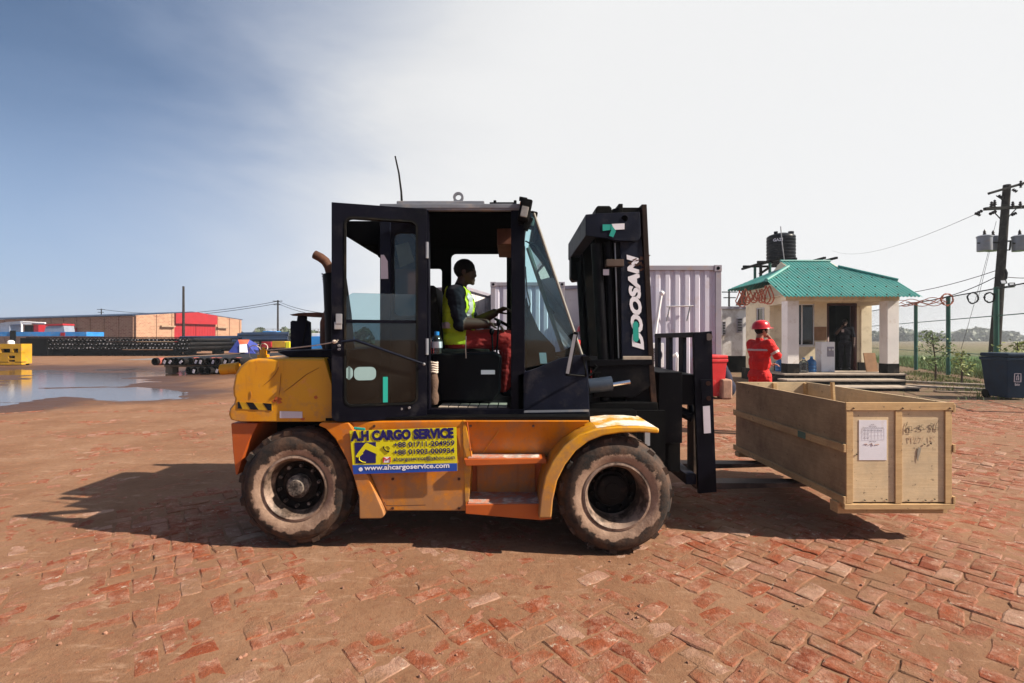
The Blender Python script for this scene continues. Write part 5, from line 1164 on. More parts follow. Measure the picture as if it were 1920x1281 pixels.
# ================================================================ the open crate on the forks
cr = thing('wooden_crate', 'open plywood shipping crate resting on the fork tips', 'crate', (2.85, 4.45, .25))
cx0, cx1, cy0, cy1, cz0, cz1 = 2.462, 3.245, 3.575, 5.32, .285, 1.03
def cp_(name, mtl, x0, x1, y0, y1, z0, z1, bev=.003, parent=None, label=None):
    m2 = MB(); m2.box(x0, x1, y0, y1, z0, z1); return m2.build(name, mtl, parent or cr, bevel=bev, label=label)
cp_('end_panel', M['ply'], cx0 + .022, cx1 - .022, cy0, cy0 + .015, cz0 + .01, cz1 - .002)
cp_('end_panel', M['ply'], cx0 + .022, cx1 - .022, cy1 - .015, cy1, cz0 + .01, cz1 - .002)
zm_ = .695
for a, b in ((cz0, zm_), (zm_ + .003, cz1)): cp_('side_board', M['plyshade'], cx0, cx0 + .018, cy0 - .004, cy1, a, b)
for a, b in ((cz0, zm_), (zm_ + .003, cz1)): cp_('side_board', M['ply'], cx1 - .018, cx1, cy0 - .004, cy1, a, b)
for xx in (cx0 - .022, cx1 + .002):
    cp_('side_batten', M['batten'], xx, xx + .020, cy0 - .015, cy1 + .02, zm_ - .03, zm_ + .03)
    cp_('side_batten', M['batten'], xx, xx + .020, cy0 - .015, cy1 + .02, cz0, cz0 + .055)
cp_('side_batten', M['batten'], cx1 + .002, cx1 + .022, cy0 - .015, cy1, cz1 - .07, cz1 - .01)
cp_('floor_board', M['ply'], cx0 + .02, cx1 - .02, cy0 + .01, cy1 - .01, cz0 + .012, cz0 + .03)
ye_ = cy0 - .011
cp_('end_batten', M['batten'], cx0 - .004, cx1 + .012, ye_ - .004, cy0 - .001, cz1 - .055, cz1 + .004)
for xa in (cx0 + .002, (cx0 + cx1) / 2 - .028, cx1 - .052): cp_('end_batten', M['batten'], xa, xa + .05, ye_, cy0 - .001, cz0 + .002, cz1 - .057)
cp_('end_batten', M['batten'], cx0 - .016, cx1 + .016, ye_ - .005, cy0 + .02, cz0 - .040, cz0 - .001)
for xa in (cx0 + .03, (cx0 + cx1) / 2, cx1 - .05): cp_('inner_batten', M['batten'], xa, xa + .04, cy1 - .04, cy1 - .016, cz0 + .03, cz1 - .01)
for y0 in (cy0 + .03, cy1 - .14): cp_('skid', M['batten'], cx0 - .035, cx1, y0, y0 + .09, cz0 - .085 if y0 < 4 else cz0 - .05, cz0 - .002)
for xa in (cx0 + .08, cx1 - .16): cp_('skid', M['wood'], xa, xa + .08, cy0 + .2, cy1 - .2, cz0 - .047, cz0 - .002)
m2 = MB(); m2.beam((2.97, 4.42, .35), (2.96, 4.47, 1.10), .035, .02, up=(1, 0, 0)); m2.build('loose_stick', M['batten'], cr)
pp = cp_('packing_list', M['paper'], X_(1611, 3.57), X_(1663, 3.57), cy0 - .003, cy0 - .0005, Z_(863, 3.57), Z_(788, 3.57), 0)
yi = cy0 - .0042
def pq(px, py): return W(px, py, 3.573) + V((0, yi - 3.573, 0))
def lines(name, segs, rad, mtl, parent):
    m3 = MB()
    for s_ in segs: m3.tube([pq(*p) for p in s_], rad, 4)
    return m3.build(name, mtl, parent, kind='stuff')
M['printgrey'] = mat('grey_print', (.42, .42, .48), .8, 0, .1)
sg_ = [[(1616, 804), (1658, 803)], [(1616, 810), (1658, 809)], [(1616, 817), (1658, 816)], [(1616, 825), (1658, 824)], [(1616, 804), (1616, 825)], [(1658, 803), (1658, 824)]]
for i in range(6): sg_.append([(1622 + i * 6.2, 804), (1622 + i * 6.2, 824.5)])
lines('printed_table', sg_, .00035, M['printgrey'], pp)
r = random.Random(9); sg_ = []
for yy, a, b in ((796, 1633, 1640), (799, 1630, 1643), (802, 1618, 1656), (807, 1618, 1655), (813.5, 1618, 1630), (821, 1619, 1630), (827.5, 1630, 1644)):
    q0 = a
    while q0 < b:
        w_ = r.uniform(1.2, 3.2); sg_.append([(q0, yy), (min(b, q0 + w_), yy)]); q0 += w_ + 1.4
lines('printed_text', sg_, .0008, M['inkblack'], pp)
lines('printed_stamp', [[(1620, 833), (1624, 832), (1626, 834)], [(1628, 835), (1634, 831), (1636, 836)], [(1640, 834), (1648, 833)]], .0022, M['inkfaint'], pp)
hw = [[(1701, 791), (1698, 800), (1698, 812)], [(1703, 800), (1700, 803), (1704, 806)], [(1704, 800), (1709, 800), (1709, 808), (1704, 808), (1704, 800)], [(1703, 811), (1709, 811)],
      [(1712, 804), (1717, 803)], [(1720, 799), (1724, 797), (1724, 801), (1720, 806), (1725, 805)], [(1731, 797), (1727, 797), (1727, 801), (1731, 802), (1731, 806), (1726, 807)],
      [(1736, 802), (1741, 801)], [(1749, 795), (1745, 794), (1745, 798), (1749, 802), (1748, 807), (1744, 806), (1746, 801), (1750, 796)], [(1757, 791), (1754, 799), (1754, 806), (1758, 807), (1758, 802), (1754, 802)]]
lines('handwriting', hw, .0013, M['inkblack'], cr)
hw2 = [[(1704, 818), (1706, 829)], [(1706, 818), (1709, 821), (1706, 823)], [(1712, 818), (1713, 829)], [(1717, 820), (1722, 819), (1718, 828), (1723, 828)], [(1726, 819), (1731, 819), (1727, 828)], [(1743, 817), (1744, 828)], [(1748, 817), (1752, 818), (1748, 823), (1752, 828)]]
lines('faded_handwriting', hw2, .0010, M['inkfaint'], cr)
m2 = MB(); m2.pprism([(1722, 838), (1727, 841), (1725, 850), (1722, 858), (1721, 866), (1719, 860), (1720, 846)], yi, yi + .0012, 3.573); m2.build('smudge', M['graphite'], cr)
m2 = MB()
for px, py in ((1621, 938), (1640, 939), (1662, 937), (1703, 938), (1735, 938), (1752, 936), (1742, 943), (1775, 951), (1598, 765), (1690, 765), (1778, 765), (1690, 832), (1606, 852), (1733, 833), (1745, 832)):
    p = pq(px, py); m2.obox(p + V((0, -.013 if py < 770 else 0, 0)), (.012, .003, .007), (0, .4, 0))
m2.build('nail_mark', M['inkblack'], cr, kind='stuff')
m2 = MB(); m2.box(cx0 - .0235, cx0 - .0215, 4.02, 4.13, zm_ - .028, zm_ + .026); m2.build('green_mark', mat('faint_green_mark', (.10, .16, .12), .8), cr)

# ================================================================ people
def hand(bones, wr, d, nrm, s, curl=.5, tag_='skin'):
    """palm and five fingers from wrist wr along d; nrm is the palm's facing direction; s = +1/-1 thumb side"""
    d = V(d).normalized(); nrm = (V(nrm) - d * V(nrm).dot(d)).normalized(); sd_ = d.cross(nrm).normalized() * s
    wr = V(wr)
    for k in (-1, 0, 1): bones.append((wr + sd_ * (k * .016), wr + d * .085 + sd_ * (k * .024), .0155, .0135, tag_))
    for k, ln_ in ((1.5, .066), (.5, .076), (-.5, .071), (-1.5, .056)):
        p = wr + d * .088 + sd_ * (k * .019); dd = d + sd_ * (k * .03)
        a = p
        for j in range(3):
            dd = (dd + nrm * curl * (.55 + .3 * j)).normalized(); b = a + dd * ln_ * (.45, .32, .25)[j]
            bones.append((a, b, .0095 - j * .0008, .0088 - j * .0008, tag_)); a = b
    a = wr + d * .022 + sd_ * .026; b = a + (d * .6 + sd_ * .7 + nrm * .35).normalized() * .042; c = b + (d * .9 + sd_ * .15 + nrm * .5).normalized() * .032
    bones.append((a, b, .0125, .0105, tag_)); bones.append((b, c, .0105, .009, tag_))
def head(bones, ells, c, yaw=0, pitch=0):
    m = Matrix.Translation(V(c)) @ Euler((pitch, 0, yaw)).to_matrix().to_4x4(); q = lambda x, y, z: m @ V((x, y, z)); rt = (pitch, 0, yaw)
    ells += [(q(0, -.008, .025), (.081, .098, .092), rt, 'hair'), (q(0, .015, -.01), (.066, .078, .085), rt, 'skin'), (q(0, .038, -.065), (.048, .050, .045), rt, 'skin'),
             (q(0, .072, -.098), (.022, .020, .018), rt, 'skin'), (q(0, .089, -.03), (.014, .017, .016), rt, 'skin'), (q(0, .088, -.004), (.010, .014, .026), rt, 'skin'),
             (q(0, .083, -.064), (.024, .012, .007), rt, 'skin'), (q(0, .083, -.075), (.021, .011, .007), rt, 'skin'), (q(0, .080, .018), (.048, .012, .009), rt, 'skin'),
             (q(.074, -.002, -.012), (.009, .018, .030), rt, 'skin'), (q(-.074, -.002, -.012), (.009, .018, .030), rt, 'skin'),
             (q(.030, .080, -.002), (.012, .008, .007), rt, 'skin'), (q(-.030, .080, -.002), (.012, .008, .007), rt, 'skin')]
def body_mesh(name, bones, ells, mats, wrinkle=()):
    """one continuous skin over all limbs (voxel remesh), then a material per face from the nearest limb"""
    bm = bmesh.new()
    def sph(cn, r3, rot=None, n=12, m_=8):
        q = Euler(rot).to_matrix() if rot else Matrix.Identity(3); return [V(cn) + q @ V((r3[0] * math.sin(math.pi * i / m_) * math.cos(2 * math.pi * k / n), r3[1] * math.sin(math.pi * i / m_) * math.sin(2 * math.pi * k / n), r3[2] * math.cos(math.pi * i / m_))) for i in range(m_ + 1) for k in range(n)]
    def hull(pts):
        vs = [bm.verts.new(p) for p in pts]; res = bmesh.ops.convex_hull(bm, input=vs)
        bmesh.ops.delete(bm, geom=[g for g in set(res['geom_interior'] + res['geom_unused']) if isinstance(g, bmesh.types.BMVert) and g.is_valid], context='VERTS')
    for a, b, ra, rb, tg in bones: hull(sph(a, (ra,) * 3) + sph(b, (rb,) * 3))
    for cn, r3, rot, tg in ells: hull(sph(cn, r3, rot))
    me = bpy.data.meshes.new(name); bmesh.ops.recalc_face_normals(bm, faces=bm.faces); bm.to_mesh(me); bm.free()
    ob = bpy.data.objects.new(name, me); C.objects.link(ob)
    md = ob.modifiers.new('r', 'REMESH'); md.mode = 'VOXEL'; md.voxel_size = .0068
    ms = ob.modifiers.new('s', 'SMOOTH'); ms.iterations = 4; ms.factor = .5
    dg = bpy.context.evaluated_depsgraph_get(); ev = ob.evaluated_get(dg); m2 = bpy.data.meshes.new_from_object(ev)
    ob.modifiers.clear(); ob.data = m2; bpy.data.meshes.remove(me)
    nv = len(m2.vertices); co = np.empty(nv * 3); m2.vertices.foreach_get('co', co); co = co.reshape(-1, 3)
    best = np.full(nv, 9.0); tg_i = np.zeros(nv, int); tags = list(mats)
    for a, b, ra, rb, tg in bones:
        a_ = np.array(a); ab = np.array(b) - a_; tt = np.clip(((co - a_) @ ab) / (ab @ ab + 1e-9), 0, 1)
        d = np.linalg.norm(co - a_ - tt[:, None] * ab, axis=1) - (ra + (rb - ra) * tt); k = d < best; best[k] = d[k]; tg_i[k] = tags.index(tg)
    for cn, r3, rot, tg in ells:
        q = np.array(Euler(rot or (0, 0, 0)).to_matrix()); p = (co - np.array(cn)) @ q; d = (np.linalg.norm(p / np.array(r3), axis=1) - 1) * min(r3); k = d < best; best[k] = d[k]; tg_i[k] = tags.index(tg)
    nr_ = np.empty(nv * 3); m2.vertices.foreach_get('normal', nr_); nr_ = nr_.reshape(-1, 3)
    for w in wrinkle:
        k = tg_i == tags.index(w)
        dz_ = np.array([mnoise.fractal(V(p * (9, 9, 13)), .8, 2.1, 3) for p in co[k]]) * .011
        co[k] += nr_[k] * dz_[:, None]
    m2.vertices.foreach_set('co', co.ravel()); m2.materials.clear()
    for tg in tags: m2.materials.append(mats[tg])
    npoly = len(m2.polygons); ls = np.empty(npoly, int); m2.polygons.foreach_get('loop_start', ls); vi = np.empty(len(m2.loops), int); m2.loops.foreach_get('vertex_index', vi)
    m2.polygons.foreach_set('material_index', tg_i[vi[ls]]); m2.polygons.foreach_set('use_smooth', [True] * npoly); m2.update()
    return ob, co, nr_, tg_i, tags
def shell(name, ob, keep, off, mtl, parent):
    """a garment: faces of the body inside 'keep', lifted off it"""
    m0 = ob.data; bm = bmesh.new(); bm.from_mesh(m0); bm.faces.ensure_lookup_table()
    bmesh.ops.delete(bm, geom=[f for f in bm.faces if not keep(f.calc_center_median(), f.material_index)], context='FACES')
    bm.normal_update()
    for v in bm.verts: v.co += v.normal * off
    me = bpy.data.meshes.new(name); bm.to_mesh(me); bm.free(); me.materials.clear(); me.materials.append(mtl)
    me.polygons.foreach_set('material_index', [0] * len(me.polygons)); o = bpy.data.objects.new(name, me); C.objects.link(o); o.parent = parent
    sm = o.modifiers.new('thick', 'SOLIDIFY'); sm.thickness = .004
    return o
def helmet(parent, c, yaw, mtl, pitch=0):
    m2 = MB(); m2.M = Matrix.Translation(V(c)) @ Euler((pitch, 0, yaw)).to_matrix().to_4x4()
    prof = [(.001, .155), (.045, .150), (.080, .133), (.106, .100), (.118, .060), (.121, .028), (.128, .022), (.131, .016), (.126, .014), (.112, .02)]
    n = 28; vs = []
    for rr, zz in prof:
        for k in range(n):
            a = 2 * math.pi * k / n; ey = 1.14; brim = (.045 * max(0, math.sin(a)) ** 2 if zz < .025 and rr > .12 else 0)
            vs.append((rr * math.cos(a), (rr + brim) * math.sin(a) * ey, zz - .15 * brim))
    fs = [(i * n + k, i * n + (k + 1) % n, (i + 1) * n + (k + 1) % n, (i + 1) * n + k) for i in range(len(prof) - 1) for k in range(n)]
    m2.add(vs, fs); m2.beam((0, -.10, .118), (0, .0, .152), .028, .012, up=(0, 0, 1)); m2.beam((0, .0, .152), (0, .10, .118), .028, .012)
    o = m2.build('helmet', mtl, None, smooth=True); wl_ = V(o.location); o.parent = parent; o.location = wl_; return o
def person(name_label, loc, yaw, joints, mats, cloth=1.0, helm=None, head_yaw=0, head_pitch=0, group=None, hands=True):
    J = {k: V(v) for k, v in joints.items()}
    b = []; e = []
    k = cloth
    ch, pe, nk = J['chest'], J['pelvis'], J['neck']
    ax = (ch - pe).normalized(); mid = pe.lerp(ch, .5)
    e += [(pe, (.165 * k, .118 * k, .12), J.get('prot', (0, 0, 0)), 'legs'), (mid, ((.150 + .14 * max(0, k - 1.05)) * k, (.112 + .12 * max(0, k - 1.05)) * k, .20), None, 'top'), (ch, (.178 * k, .120 * k, .17), J.get('crot', (0, 0, 0)), 'top')]
    b += [(ch, nk, .085, .058, 'top'), (nk, J['head'] + V((0, -.01, -.05)), .054, .050, 'skin')]
    for s in ('L', 'R'):
        sh, el, wr_ = J['sh' + s], J['el' + s], J['wr' + s]
        b += [(ch + V((0, 0, .07)), sh, .085 * k, .070 * k, 'top'), (sh, el, .066 * k, .052 * k, 'sleeve'), (el, wr_, .050 * k, .034 * k, 'fore')]
        b += [(wr_, wr_ + (wr_ - el).normalized() * .02, .027, .026, 'skin')]
        hp, kn, an, to = J['hip' + s], J['kn' + s], J['an' + s], J['to' + s]
        b += [(hp, kn, .098 * k, .068 * k, 'legs'), (kn, an, .066 * k, .050 * k, 'legs'), (an, an + V((0, 0, -.03)), .045, .042, 'shoe'), (an + V((0, 0, -.03)), to, .044, .036, 'shoe')]
        hand(b, wr_ + (wr_ - el).normalized() * .015, J['hd' + s] - wr_, J['hn' + s], J.get('hs' + s, V((1,)* 3)).x, curl=J.get('hc' + s, V((.5,) * 3)).x)
    head(b, e, J['head'], head_yaw, head_pitch)
    root = thing('person', name_label, 'person', loc, group); root.rotation_euler = (0, 0, yaw)
    ob, co, nr_, ti, tags = body_mesh('body', b, e, mats, wrinkle=[q for q in ('top', 'sleeve', 'legs', 'fore') if mats[q] not in (M['skin'], M['skin2'])])
    ob.name = 'body'; ob.parent = root
    if helm: helmet(root, J['head'] + V((0, -.005, .015)), head_yaw, helm, head_pitch)
    return root, ob, tags
def eyes(root, c, yaw, pitch=0):
    m = Matrix.Translation(V(c)) @ Euler((pitch, 0, yaw)).to_matrix().to_4x4()
    for s in (-1, 1):
        m2 = MB(); m2.sphere(m @ V((s * .030, .0835, -.002)), (.009, .008, .0065), 10, 6); o = m2.build('eye', M['paper'], None, smooth=True); wl_ = V(o.location); o.parent = root; o.location = wl_

stand = dict(pelvis=(0, 0, .95), chest=(0, .005, 1.30), neck=(0, .0, 1.49), head=(0, .035, 1.635), shL=(-.185, 0, 1.42), elL=(-.255, -.03, 1.14), wrL=(-.25, .06, .90), hdL=(-.25, .10, .80), hnL=(1, 0, 0),
             shR=(.185, .01, 1.42), elR=(.275, .09, 1.235), wrR=(.10, .14, 1.46), hdR=(.04, .135, 1.535), hnR=(-.6, -.6, .3), hipL=(-.095, 0, .92), knL=(-.105, .03, .50), anL=(-.11, -.01, .09), toL=(-.125, .17, .035),
             hipR=(.095, 0, .92), knR=(.11, .02, .50), anR=(.115, -.02, .09), toR=(.14, .16, .035), hcR=(.9, 0, 0), hsL=(-1, 0, 0), hsR=(1, 0, 0))
rc = dict(top=M['redcloth'], sleeve=M['redcloth'], fore=M['redcloth'], legs=M['redcloth'], skin=M['skin2'], hair=M['hair'], shoe=M['darkcloth'])
loc = (X_(1424, 7.69), 7.69, 0)
p1, ob, tags = person('person in red coverall and helmet, back turned, raising a hand behind the crate', loc, R(-76), {**stand, 'elL': (-.25, .10, 1.17), 'wrL': (-.12, .27, 1.10), 'hdL': (-.05, .33, 1.10), 'hnL': (0, 0, -1)}, rc, cloth=1.14, helm=M['helmetred'], head_yaw=R(-12), head_pitch=R(4))
it = tags.index
shell('reflective_band', ob, lambda c, m: m == it('top') and 1.315 < c.z < 1.345 and c.y < .02, .004, M['band'], p1)
el_, sh_ = V(stand['elR']), V(stand['shR'])
def onarm(c, a, b, t0, t1): d = b - a; tt = (c - a).dot(d) / d.dot(d); return t0 < tt < t1 and (c - a - d * tt).length < .11
shell('reflective_band', ob, lambda c, m: m == it('sleeve') and onarm(c, sh_, el_, .62, .78) and c.x > .1, .004, M['band'], p1)
m2 = MB(); m2.tube([V((0, .035, 1.635)) + V((x, y, z)) for x, y, z in ((-.075, .02, .02), (-.06, .06, -.08), (0, .085, -.118), (.06, .06, -.08), (.075, .02, .02))], .004, 5); o = m2.build('chin_strap', M['cable'], None); wl_ = V(o.location); o.parent = p1; o.location = wl_
# the driver
sit = dict(pelvis=(0, .0, .10), chest=(0, .015, .40), neck=(0, .03, .565), head=(0, .075, .70), shL=(-.18, .02, .49), elL=(-.235, .13, .25), wrL=(-.15, .33, .345), hdL=(-.13, .40, .375), hnL=(.3, .2, -1),
           shR=(.18, .01, .49), elR=(.235, .06, .235), wrR=(.20, .27, .235), hdR=(.195, .36, .225), hnR=(0, 0, -1), hipL=(-.09, .04, .075), knL=(-.13, .45, .115), anL=(-.12, .43, -.31), toL=(-.13, .60, -.365),
           hipR=(.09, .04, .075), knR=(.14, .46, .105), anR=(.13, .43, -.31), toR=(.14, .60, -.365), hcL=(1.0, 0, 0), hcR=(.8, 0, 0), hsL=(1, 0, 0), hsR=(-1, 0, 0))
dr = dict(top=M['darkcloth'], sleeve=M['darkcloth'], fore=M['skin'], legs=M['trouserred'], skin=M['skin'], hair=M['hair'], shoe=M['darkcloth'])
p2, ob, tags = person('person in yellow hi-vis vest and red trousers seated at the forklift controls', (-.49, 4.28, 1.395), R(-90), sit, dr, cloth=1.16, head_pitch=R(-3))
it2 = tags.index
shell('hi_vis_vest', ob, lambda c, m: m == it2('top') and .06 < c.z < .545 and abs(c.x) < .19 and c.y > -.10 and not (c.y > .05 and abs(c.x) < max(0, (c.z - .32) * .35)), .012, M['vest'], p2)
shell('reflective_band', ob, lambda c, m: m == it2('top') and .20 < c.z < .25 and abs(c.x) < .17, .0175, M['band'], p2)
shell('reflective_band', ob, lambda c, m: m == it2('top') and .09 < c.x < .135 and c.y > 0 and .26 < c.z < .50, .0175, M['band'], p2)
shell('vest_hem', ob, lambda c, m: m == it2('legs') and c.y < .10 and .06 < c.z < .2, .012, M['vest'], p2)
# a helper beyond the mast, one at the hut's door
rc2 = dict(rc); rc2['skin'] = M['skin']
person('small far person in red coverall and red helmet half hidden by the mast', (X_(1094, 10.2), 10.2, 0), R(20), {**stand, 'elR': (.25, -.03, 1.14), 'wrR': (.24, .06, .92), 'hdR': (.24, .10, .82), 'hnR': (-1, 0, 0), 'hcR': (.5, 0, 0)}, rc2, cloth=1.08, helm=M['helmetred'])
dk = dict(top=M['darkcloth'], sleeve=M['darkcloth'], fore=M['skin'], legs=M['darkcloth'], skin=M['skin'], hair=M['hair'], shoe=M['darkcloth'])
p4, ob, tags = person('person in dark uniform holding a phone in the dark doorway of the hut', (X_(1584, 16.62), 16.62, .435), R(150), {**stand, 'elR': (-.27, .02, 1.13), 'shR': (-.185, .01, 1.42), 'wrR': (-.1, .2, 1.42)} if False else stand, dk, cloth=1.03)
it4 = tags.index
shell('shoulder_patch', ob, lambda c, m: m == it4('top') and c.y > .05 and .03 < c.x < .10 and 1.30 < c.z < 1.40, .004, M['band'], p4)
m2 = MB(); m2.obox((.06, .15, 1.58), (.03, .015, .13), (.2, .3, 0)); o = m2.build('phone', M['black'], None, label='phone held to the ear'); wl_ = V(o.location); o.parent = p4; o.location = wl_
# things inside the cab
bt = thing('water_bottle', 'clear plastic water bottle with blue cap behind the driver seat', 'bottle', (X_(819, 3.9), 3.9, Z_(664, 3.9)))
b0 = V((X_(819, 3.9), 3.9, Z_(664, 3.9)))
m2 = MB(); m2.lathe([(.0, 0), (.038, 0), (.042, .02), (.040, .05), (.043, .08), (.042, .11), (.030, .14), (.016, .155)], b0, 18, 'z'); m2.build('bottle_body', M['bottle'], bt, smooth=True)
m2 = MB(); m2.lathe([(.016, .15), (.020, .152), (.020, .18), (0, .182)], b0, 14, 'z'); m2.build('bottle_cap', M['bluepaint'], bt, smooth=True)
m2 = MB(); m2.lathe([(.0435, .05), (.0435, .10)], b0, 18, 'z'); m2.build('bottle_label', M['paper'], bt)
m2 = MB(); z0 = Z_(664, 3.95); m2.box(X_(804, 3.95), X_(812, 3.95), 3.93, 4.0, z0, z0 + .10); m2.build('drink_carton', M['red'], bevel=.006, label='small red carton beside the water bottle in the cab', cat='carton')
sk = thing('tied_sack', 'brown cloth bundle tied with rope hanging inside the cab doorway', 'bundle', (X_(813, 3.76), 3.76, Z_(758, 3.76)))
b0 = V((X_(813, 3.76), 3.76, Z_(758, 3.76)))
m2 = MB(); m2.lathe([(0, 0), (.030, .0), (.042, .03), (.040, .07), (.030, .10), (.036, .14), (.040, .18), (.030, .23), (.022, .25)], b0, 16, 'z'); o = m2.build('sack', M['sack'], sk, smooth=True)
m2 = MB()
for k in range(5): m2.tube([b0 + V((.030 * math.cos(a), .030 * math.sin(a), .25 + .018 * k + .004 * math.sin(3 * a))) for a in [2 * math.pi * q / 12 for q in range(13)]], .009, 6)
m2.build('rope_coil', M['rope'], sk, smooth=True)
# ================================================================ things round the hut
def solo(m2, name, mtl, label, cat, group=None, **kw): return m2.build(name, mtl, label=label, cat=cat, group=group, **kw)
wd_ = thing('water_dispenser', 'white upright water dispenser standing on the hut porch', 'dispenser', (10.28, 15.9, FZ))
m2 = MB(); m2.box(10.05, 10.50, 15.72, 16.05, FZ, FZ + .98); m2.build('dispenser_body', M['white'], wd_, bevel=.02)
m2 = MB(); m2.box(10.24, 10.46, 15.712, 15.722, FZ + .50, FZ + .82); m2.build('tap_recess', M['containergrey'], wd_)
for x in (10.30, 10.40): m2 = MB(); m2.box(x - .02, x + .02, 15.67, 15.715, FZ + .70, FZ + .76); m2.build('tap', M['white'], wd_)
def jug(x, y, mtl, label, z=FZ, s=1.0):
    t_ = thing('water_jug', label, 'water jug', (x, y, z)); m3 = MB(); b0 = (x, y, z)
    m3.lathe([(0, 0), (.125 * s, 0), (.135 * s, .02 * s), (.135 * s, .09 * s), (.127 * s, .10 * s), (.135 * s, .11 * s), (.135 * s, .19 * s), (.127 * s, .20 * s), (.135 * s, .21 * s), (.135 * s, .29 * s), (.11 * s, .35 * s), (.05 * s, .39 * s), (.035 * s, .43 * s)], b0, 20, 'z'); m3.build('jug_body', mtl, t_, smooth=True)
    m3 = MB(); m3.lathe([(.038 * s, .43 * s), (.04 * s, .47 * s), (0, .475 * s)], b0, 14, 'z'); m3.build('jug_cap', M['bluepaint'], t_)
    return t_
jug(9.72, 15.7, M['waterblue'], 'blue water jug on the porch beside the dispenser', s=1.08)
jug(9.42, 15.62, M['bottle'], 'clear empty water jug on the porch floor next to the front column', s=1.0)
jug(8.90, 16.1, M['waterblue'], 'blue water jug against the hut wall, left of the front column', s=.95)
m2 = MB(); m2.obox((11.75, 15.85, FZ + .31), (.40, .03, .62), (R(-12), 0, R(4))); solo(m2, 'plywood_board', M['cardboard'], 'brown plywood board leaning on the right porch column', 'board')
# water tank on its stand behind the hut
st_ = thing('tank_stand', 'dark steel and green pipe stand carrying the black water tank', 'stand', (12.1, 21.8, 0))
for x, y in ((11.3, 21.2), (13.0, 21.2), (11.3, 22.5), (13.0, 22.5)):
    m2 = MB(); m2.cyl((x, y, 0), (x, y, 4.85), .06, 10); m2.build('leg', M['greenpaint'], st_, smooth=True)
for a, b_ in (((10.75, 21.2, 4.88), (13.9, 21.2, 4.88)), ((10.75, 22.5, 4.88), (13.9, 22.5, 4.88)), ((10.85, 20.8, 4.80), (10.85, 22.8, 4.80)), ((12.1, 20.6, 4.93), (12.1, 22.9, 4.93)), ((13.2, 20.4, 4.93), (13.2, 22.9, 4.93)), ((11.4, 20.6, 4.93), (11.4, 22.9, 4.93)), ((13.7, 20.4, 4.93), (13.7, 22.9, 4.93)), ((10.85, 21.2, 4.35), (11.6, 21.2, 4.85)), ((10.9, 21.2, 3.6), (10.9, 21.2, 4.8))):
    m2 = MB(); m2.beam(a, b_, .09, .09); m2.build('beam', M['dark'], st_)
tk = thing('water_tank', 'black ribbed plastic water tank standing above the hut roof', 'water tank', (12.12, 21.8, 4.97))
b0 = (12.12, 21.8, 4.97); prof = [(0, 0), (.57, 0)]; z = 0
for k in range(7): prof += [(.59, z + .02), (.59, z + .11), (.565, z + .125), (.565, z + .145)]; z += .15
prof += [(.59, 1.07), (.58, 1.14), (.50, 1.20), (.30, 1.27), (.2, 1.29), (0, 1.29)]
m2 = MB(); m2.lathe(prof, b0, 40, 'z'); m2.build('tank_body', M['tankblack'], tk, smooth=True, angle=50)
m2 = MB(); m2.cyl((12.5, 21.7, 6.12), (12.52, 21.7, 6.32), .12, 12); m2.build('tank_lid', M['tankblack'], tk, smooth=True); m2 = MB(); m2.cyl((11.78, 21.6, 6.05), (11.78, 21.6, 6.30), .08, 12); m2.build('tank_inlet', M['tankblack'], tk, smooth=True)
a_ = R(232); tp = V((12.12 + .60 * math.cos(a_), 21.8 + .60 * math.sin(a_), 5.83)); tx_ = V((-math.sin(a_), math.cos(a_), 0)); 
mm = Matrix(((tx_.x, 0, math.cos(a_), 0), (tx_.y, 0, math.sin(a_), 0), (0, 1, 0, 0), (0, 0, 0, 1)))
text('GAZI', .17, tk, M['paper'], tp - tx_ * .22, M3=mm, off=.006)
m2 = MB(); m2.tube([(11.72, 21.1, 6.42), (11.78, 21.12, 5.8), (11.9, 21.15, 4.95)], .02, 6); m2.build('overflow_pipe', M['steel'], tk)
# orange cables bundled under the hut's left eave
m2 = MB(); r = random.Random(8)
for i in range(11):
    y = 15.75 + i * .20 + r.uniform(-.05, .05); rad = r.uniform(.16, .30); cz = 3.10 + r.uniform(-.06, .06)
    m2.tube([(8.36 + r.uniform(-.02, .02) + .05 * math.sin(2 * a), y + rad * .8 * math.cos(a), cz - .12 + rad * math.sin(a)) for a in [2 * math.pi * k / 14 for k in range(15)]], .022, 5)
solo(m2, 'orange_cable_bundle', M['orangecable'], 'tangle of orange cable hung under the left eave of the hut', 'cable', kind='stuff')
# bins
def bin_(name, label, cx, cy, mtl, w_, h, rot, mark=None):
    t_ = thing(name, label, 'bin', (cx, cy, 0)); m3 = MB(); hw, hd = w_ / 2, w_ * .6
    k = .80; z0 = .06
    vs = [(cx + sx * hw * k, cy + sy * hd * k, z0) for sx, sy in ((-1, -1), (1, -1), (1, 1), (-1, 1))] + [(cx + sx * hw, cy + sy * hd, h * .86) for sx, sy in ((-1, -1), (1, -1), (1, 1), (-1, 1))]
    m3.add(vs, [(3, 2, 1, 0), (4, 5, 6, 7), (0, 1, 5, 4), (1, 2, 6, 5), (2, 3, 7, 6), (3, 0, 4, 7)]); m3.build('bin_body', mtl, t_, bevel=.025)
    m3 = MB(); m3.box(cx - hw * 1.08, cx + hw * 1.08, cy - hd * 1.06, cy + hd * 1.06, h * .84, h * .91); m3.build('bin_rim', mtl, t_, bevel=.02)
    m3 = MB(); m3.box(cx - hw * 1.05, cx + hw * 1.05, cy - hd * 1.08, cy + hd * 1.02, h * .915, h); m3.build('bin_lid', mtl, t_, bevel=.03)
    for s in (-1, 1): m3 = MB(); m3.cyl((cx + s * hw * .62, cy + hd * .8, .11), (cx + s * hw * .85, cy + hd * .8, .11), .11, 16); m3.build('bin_wheel', M['rubberblack'], t_, smooth=True)
    if mark: mark(t_, cx, cy, hw, hd, h)
    t_.rotation_euler = (0, 0, R(rot)); return t_
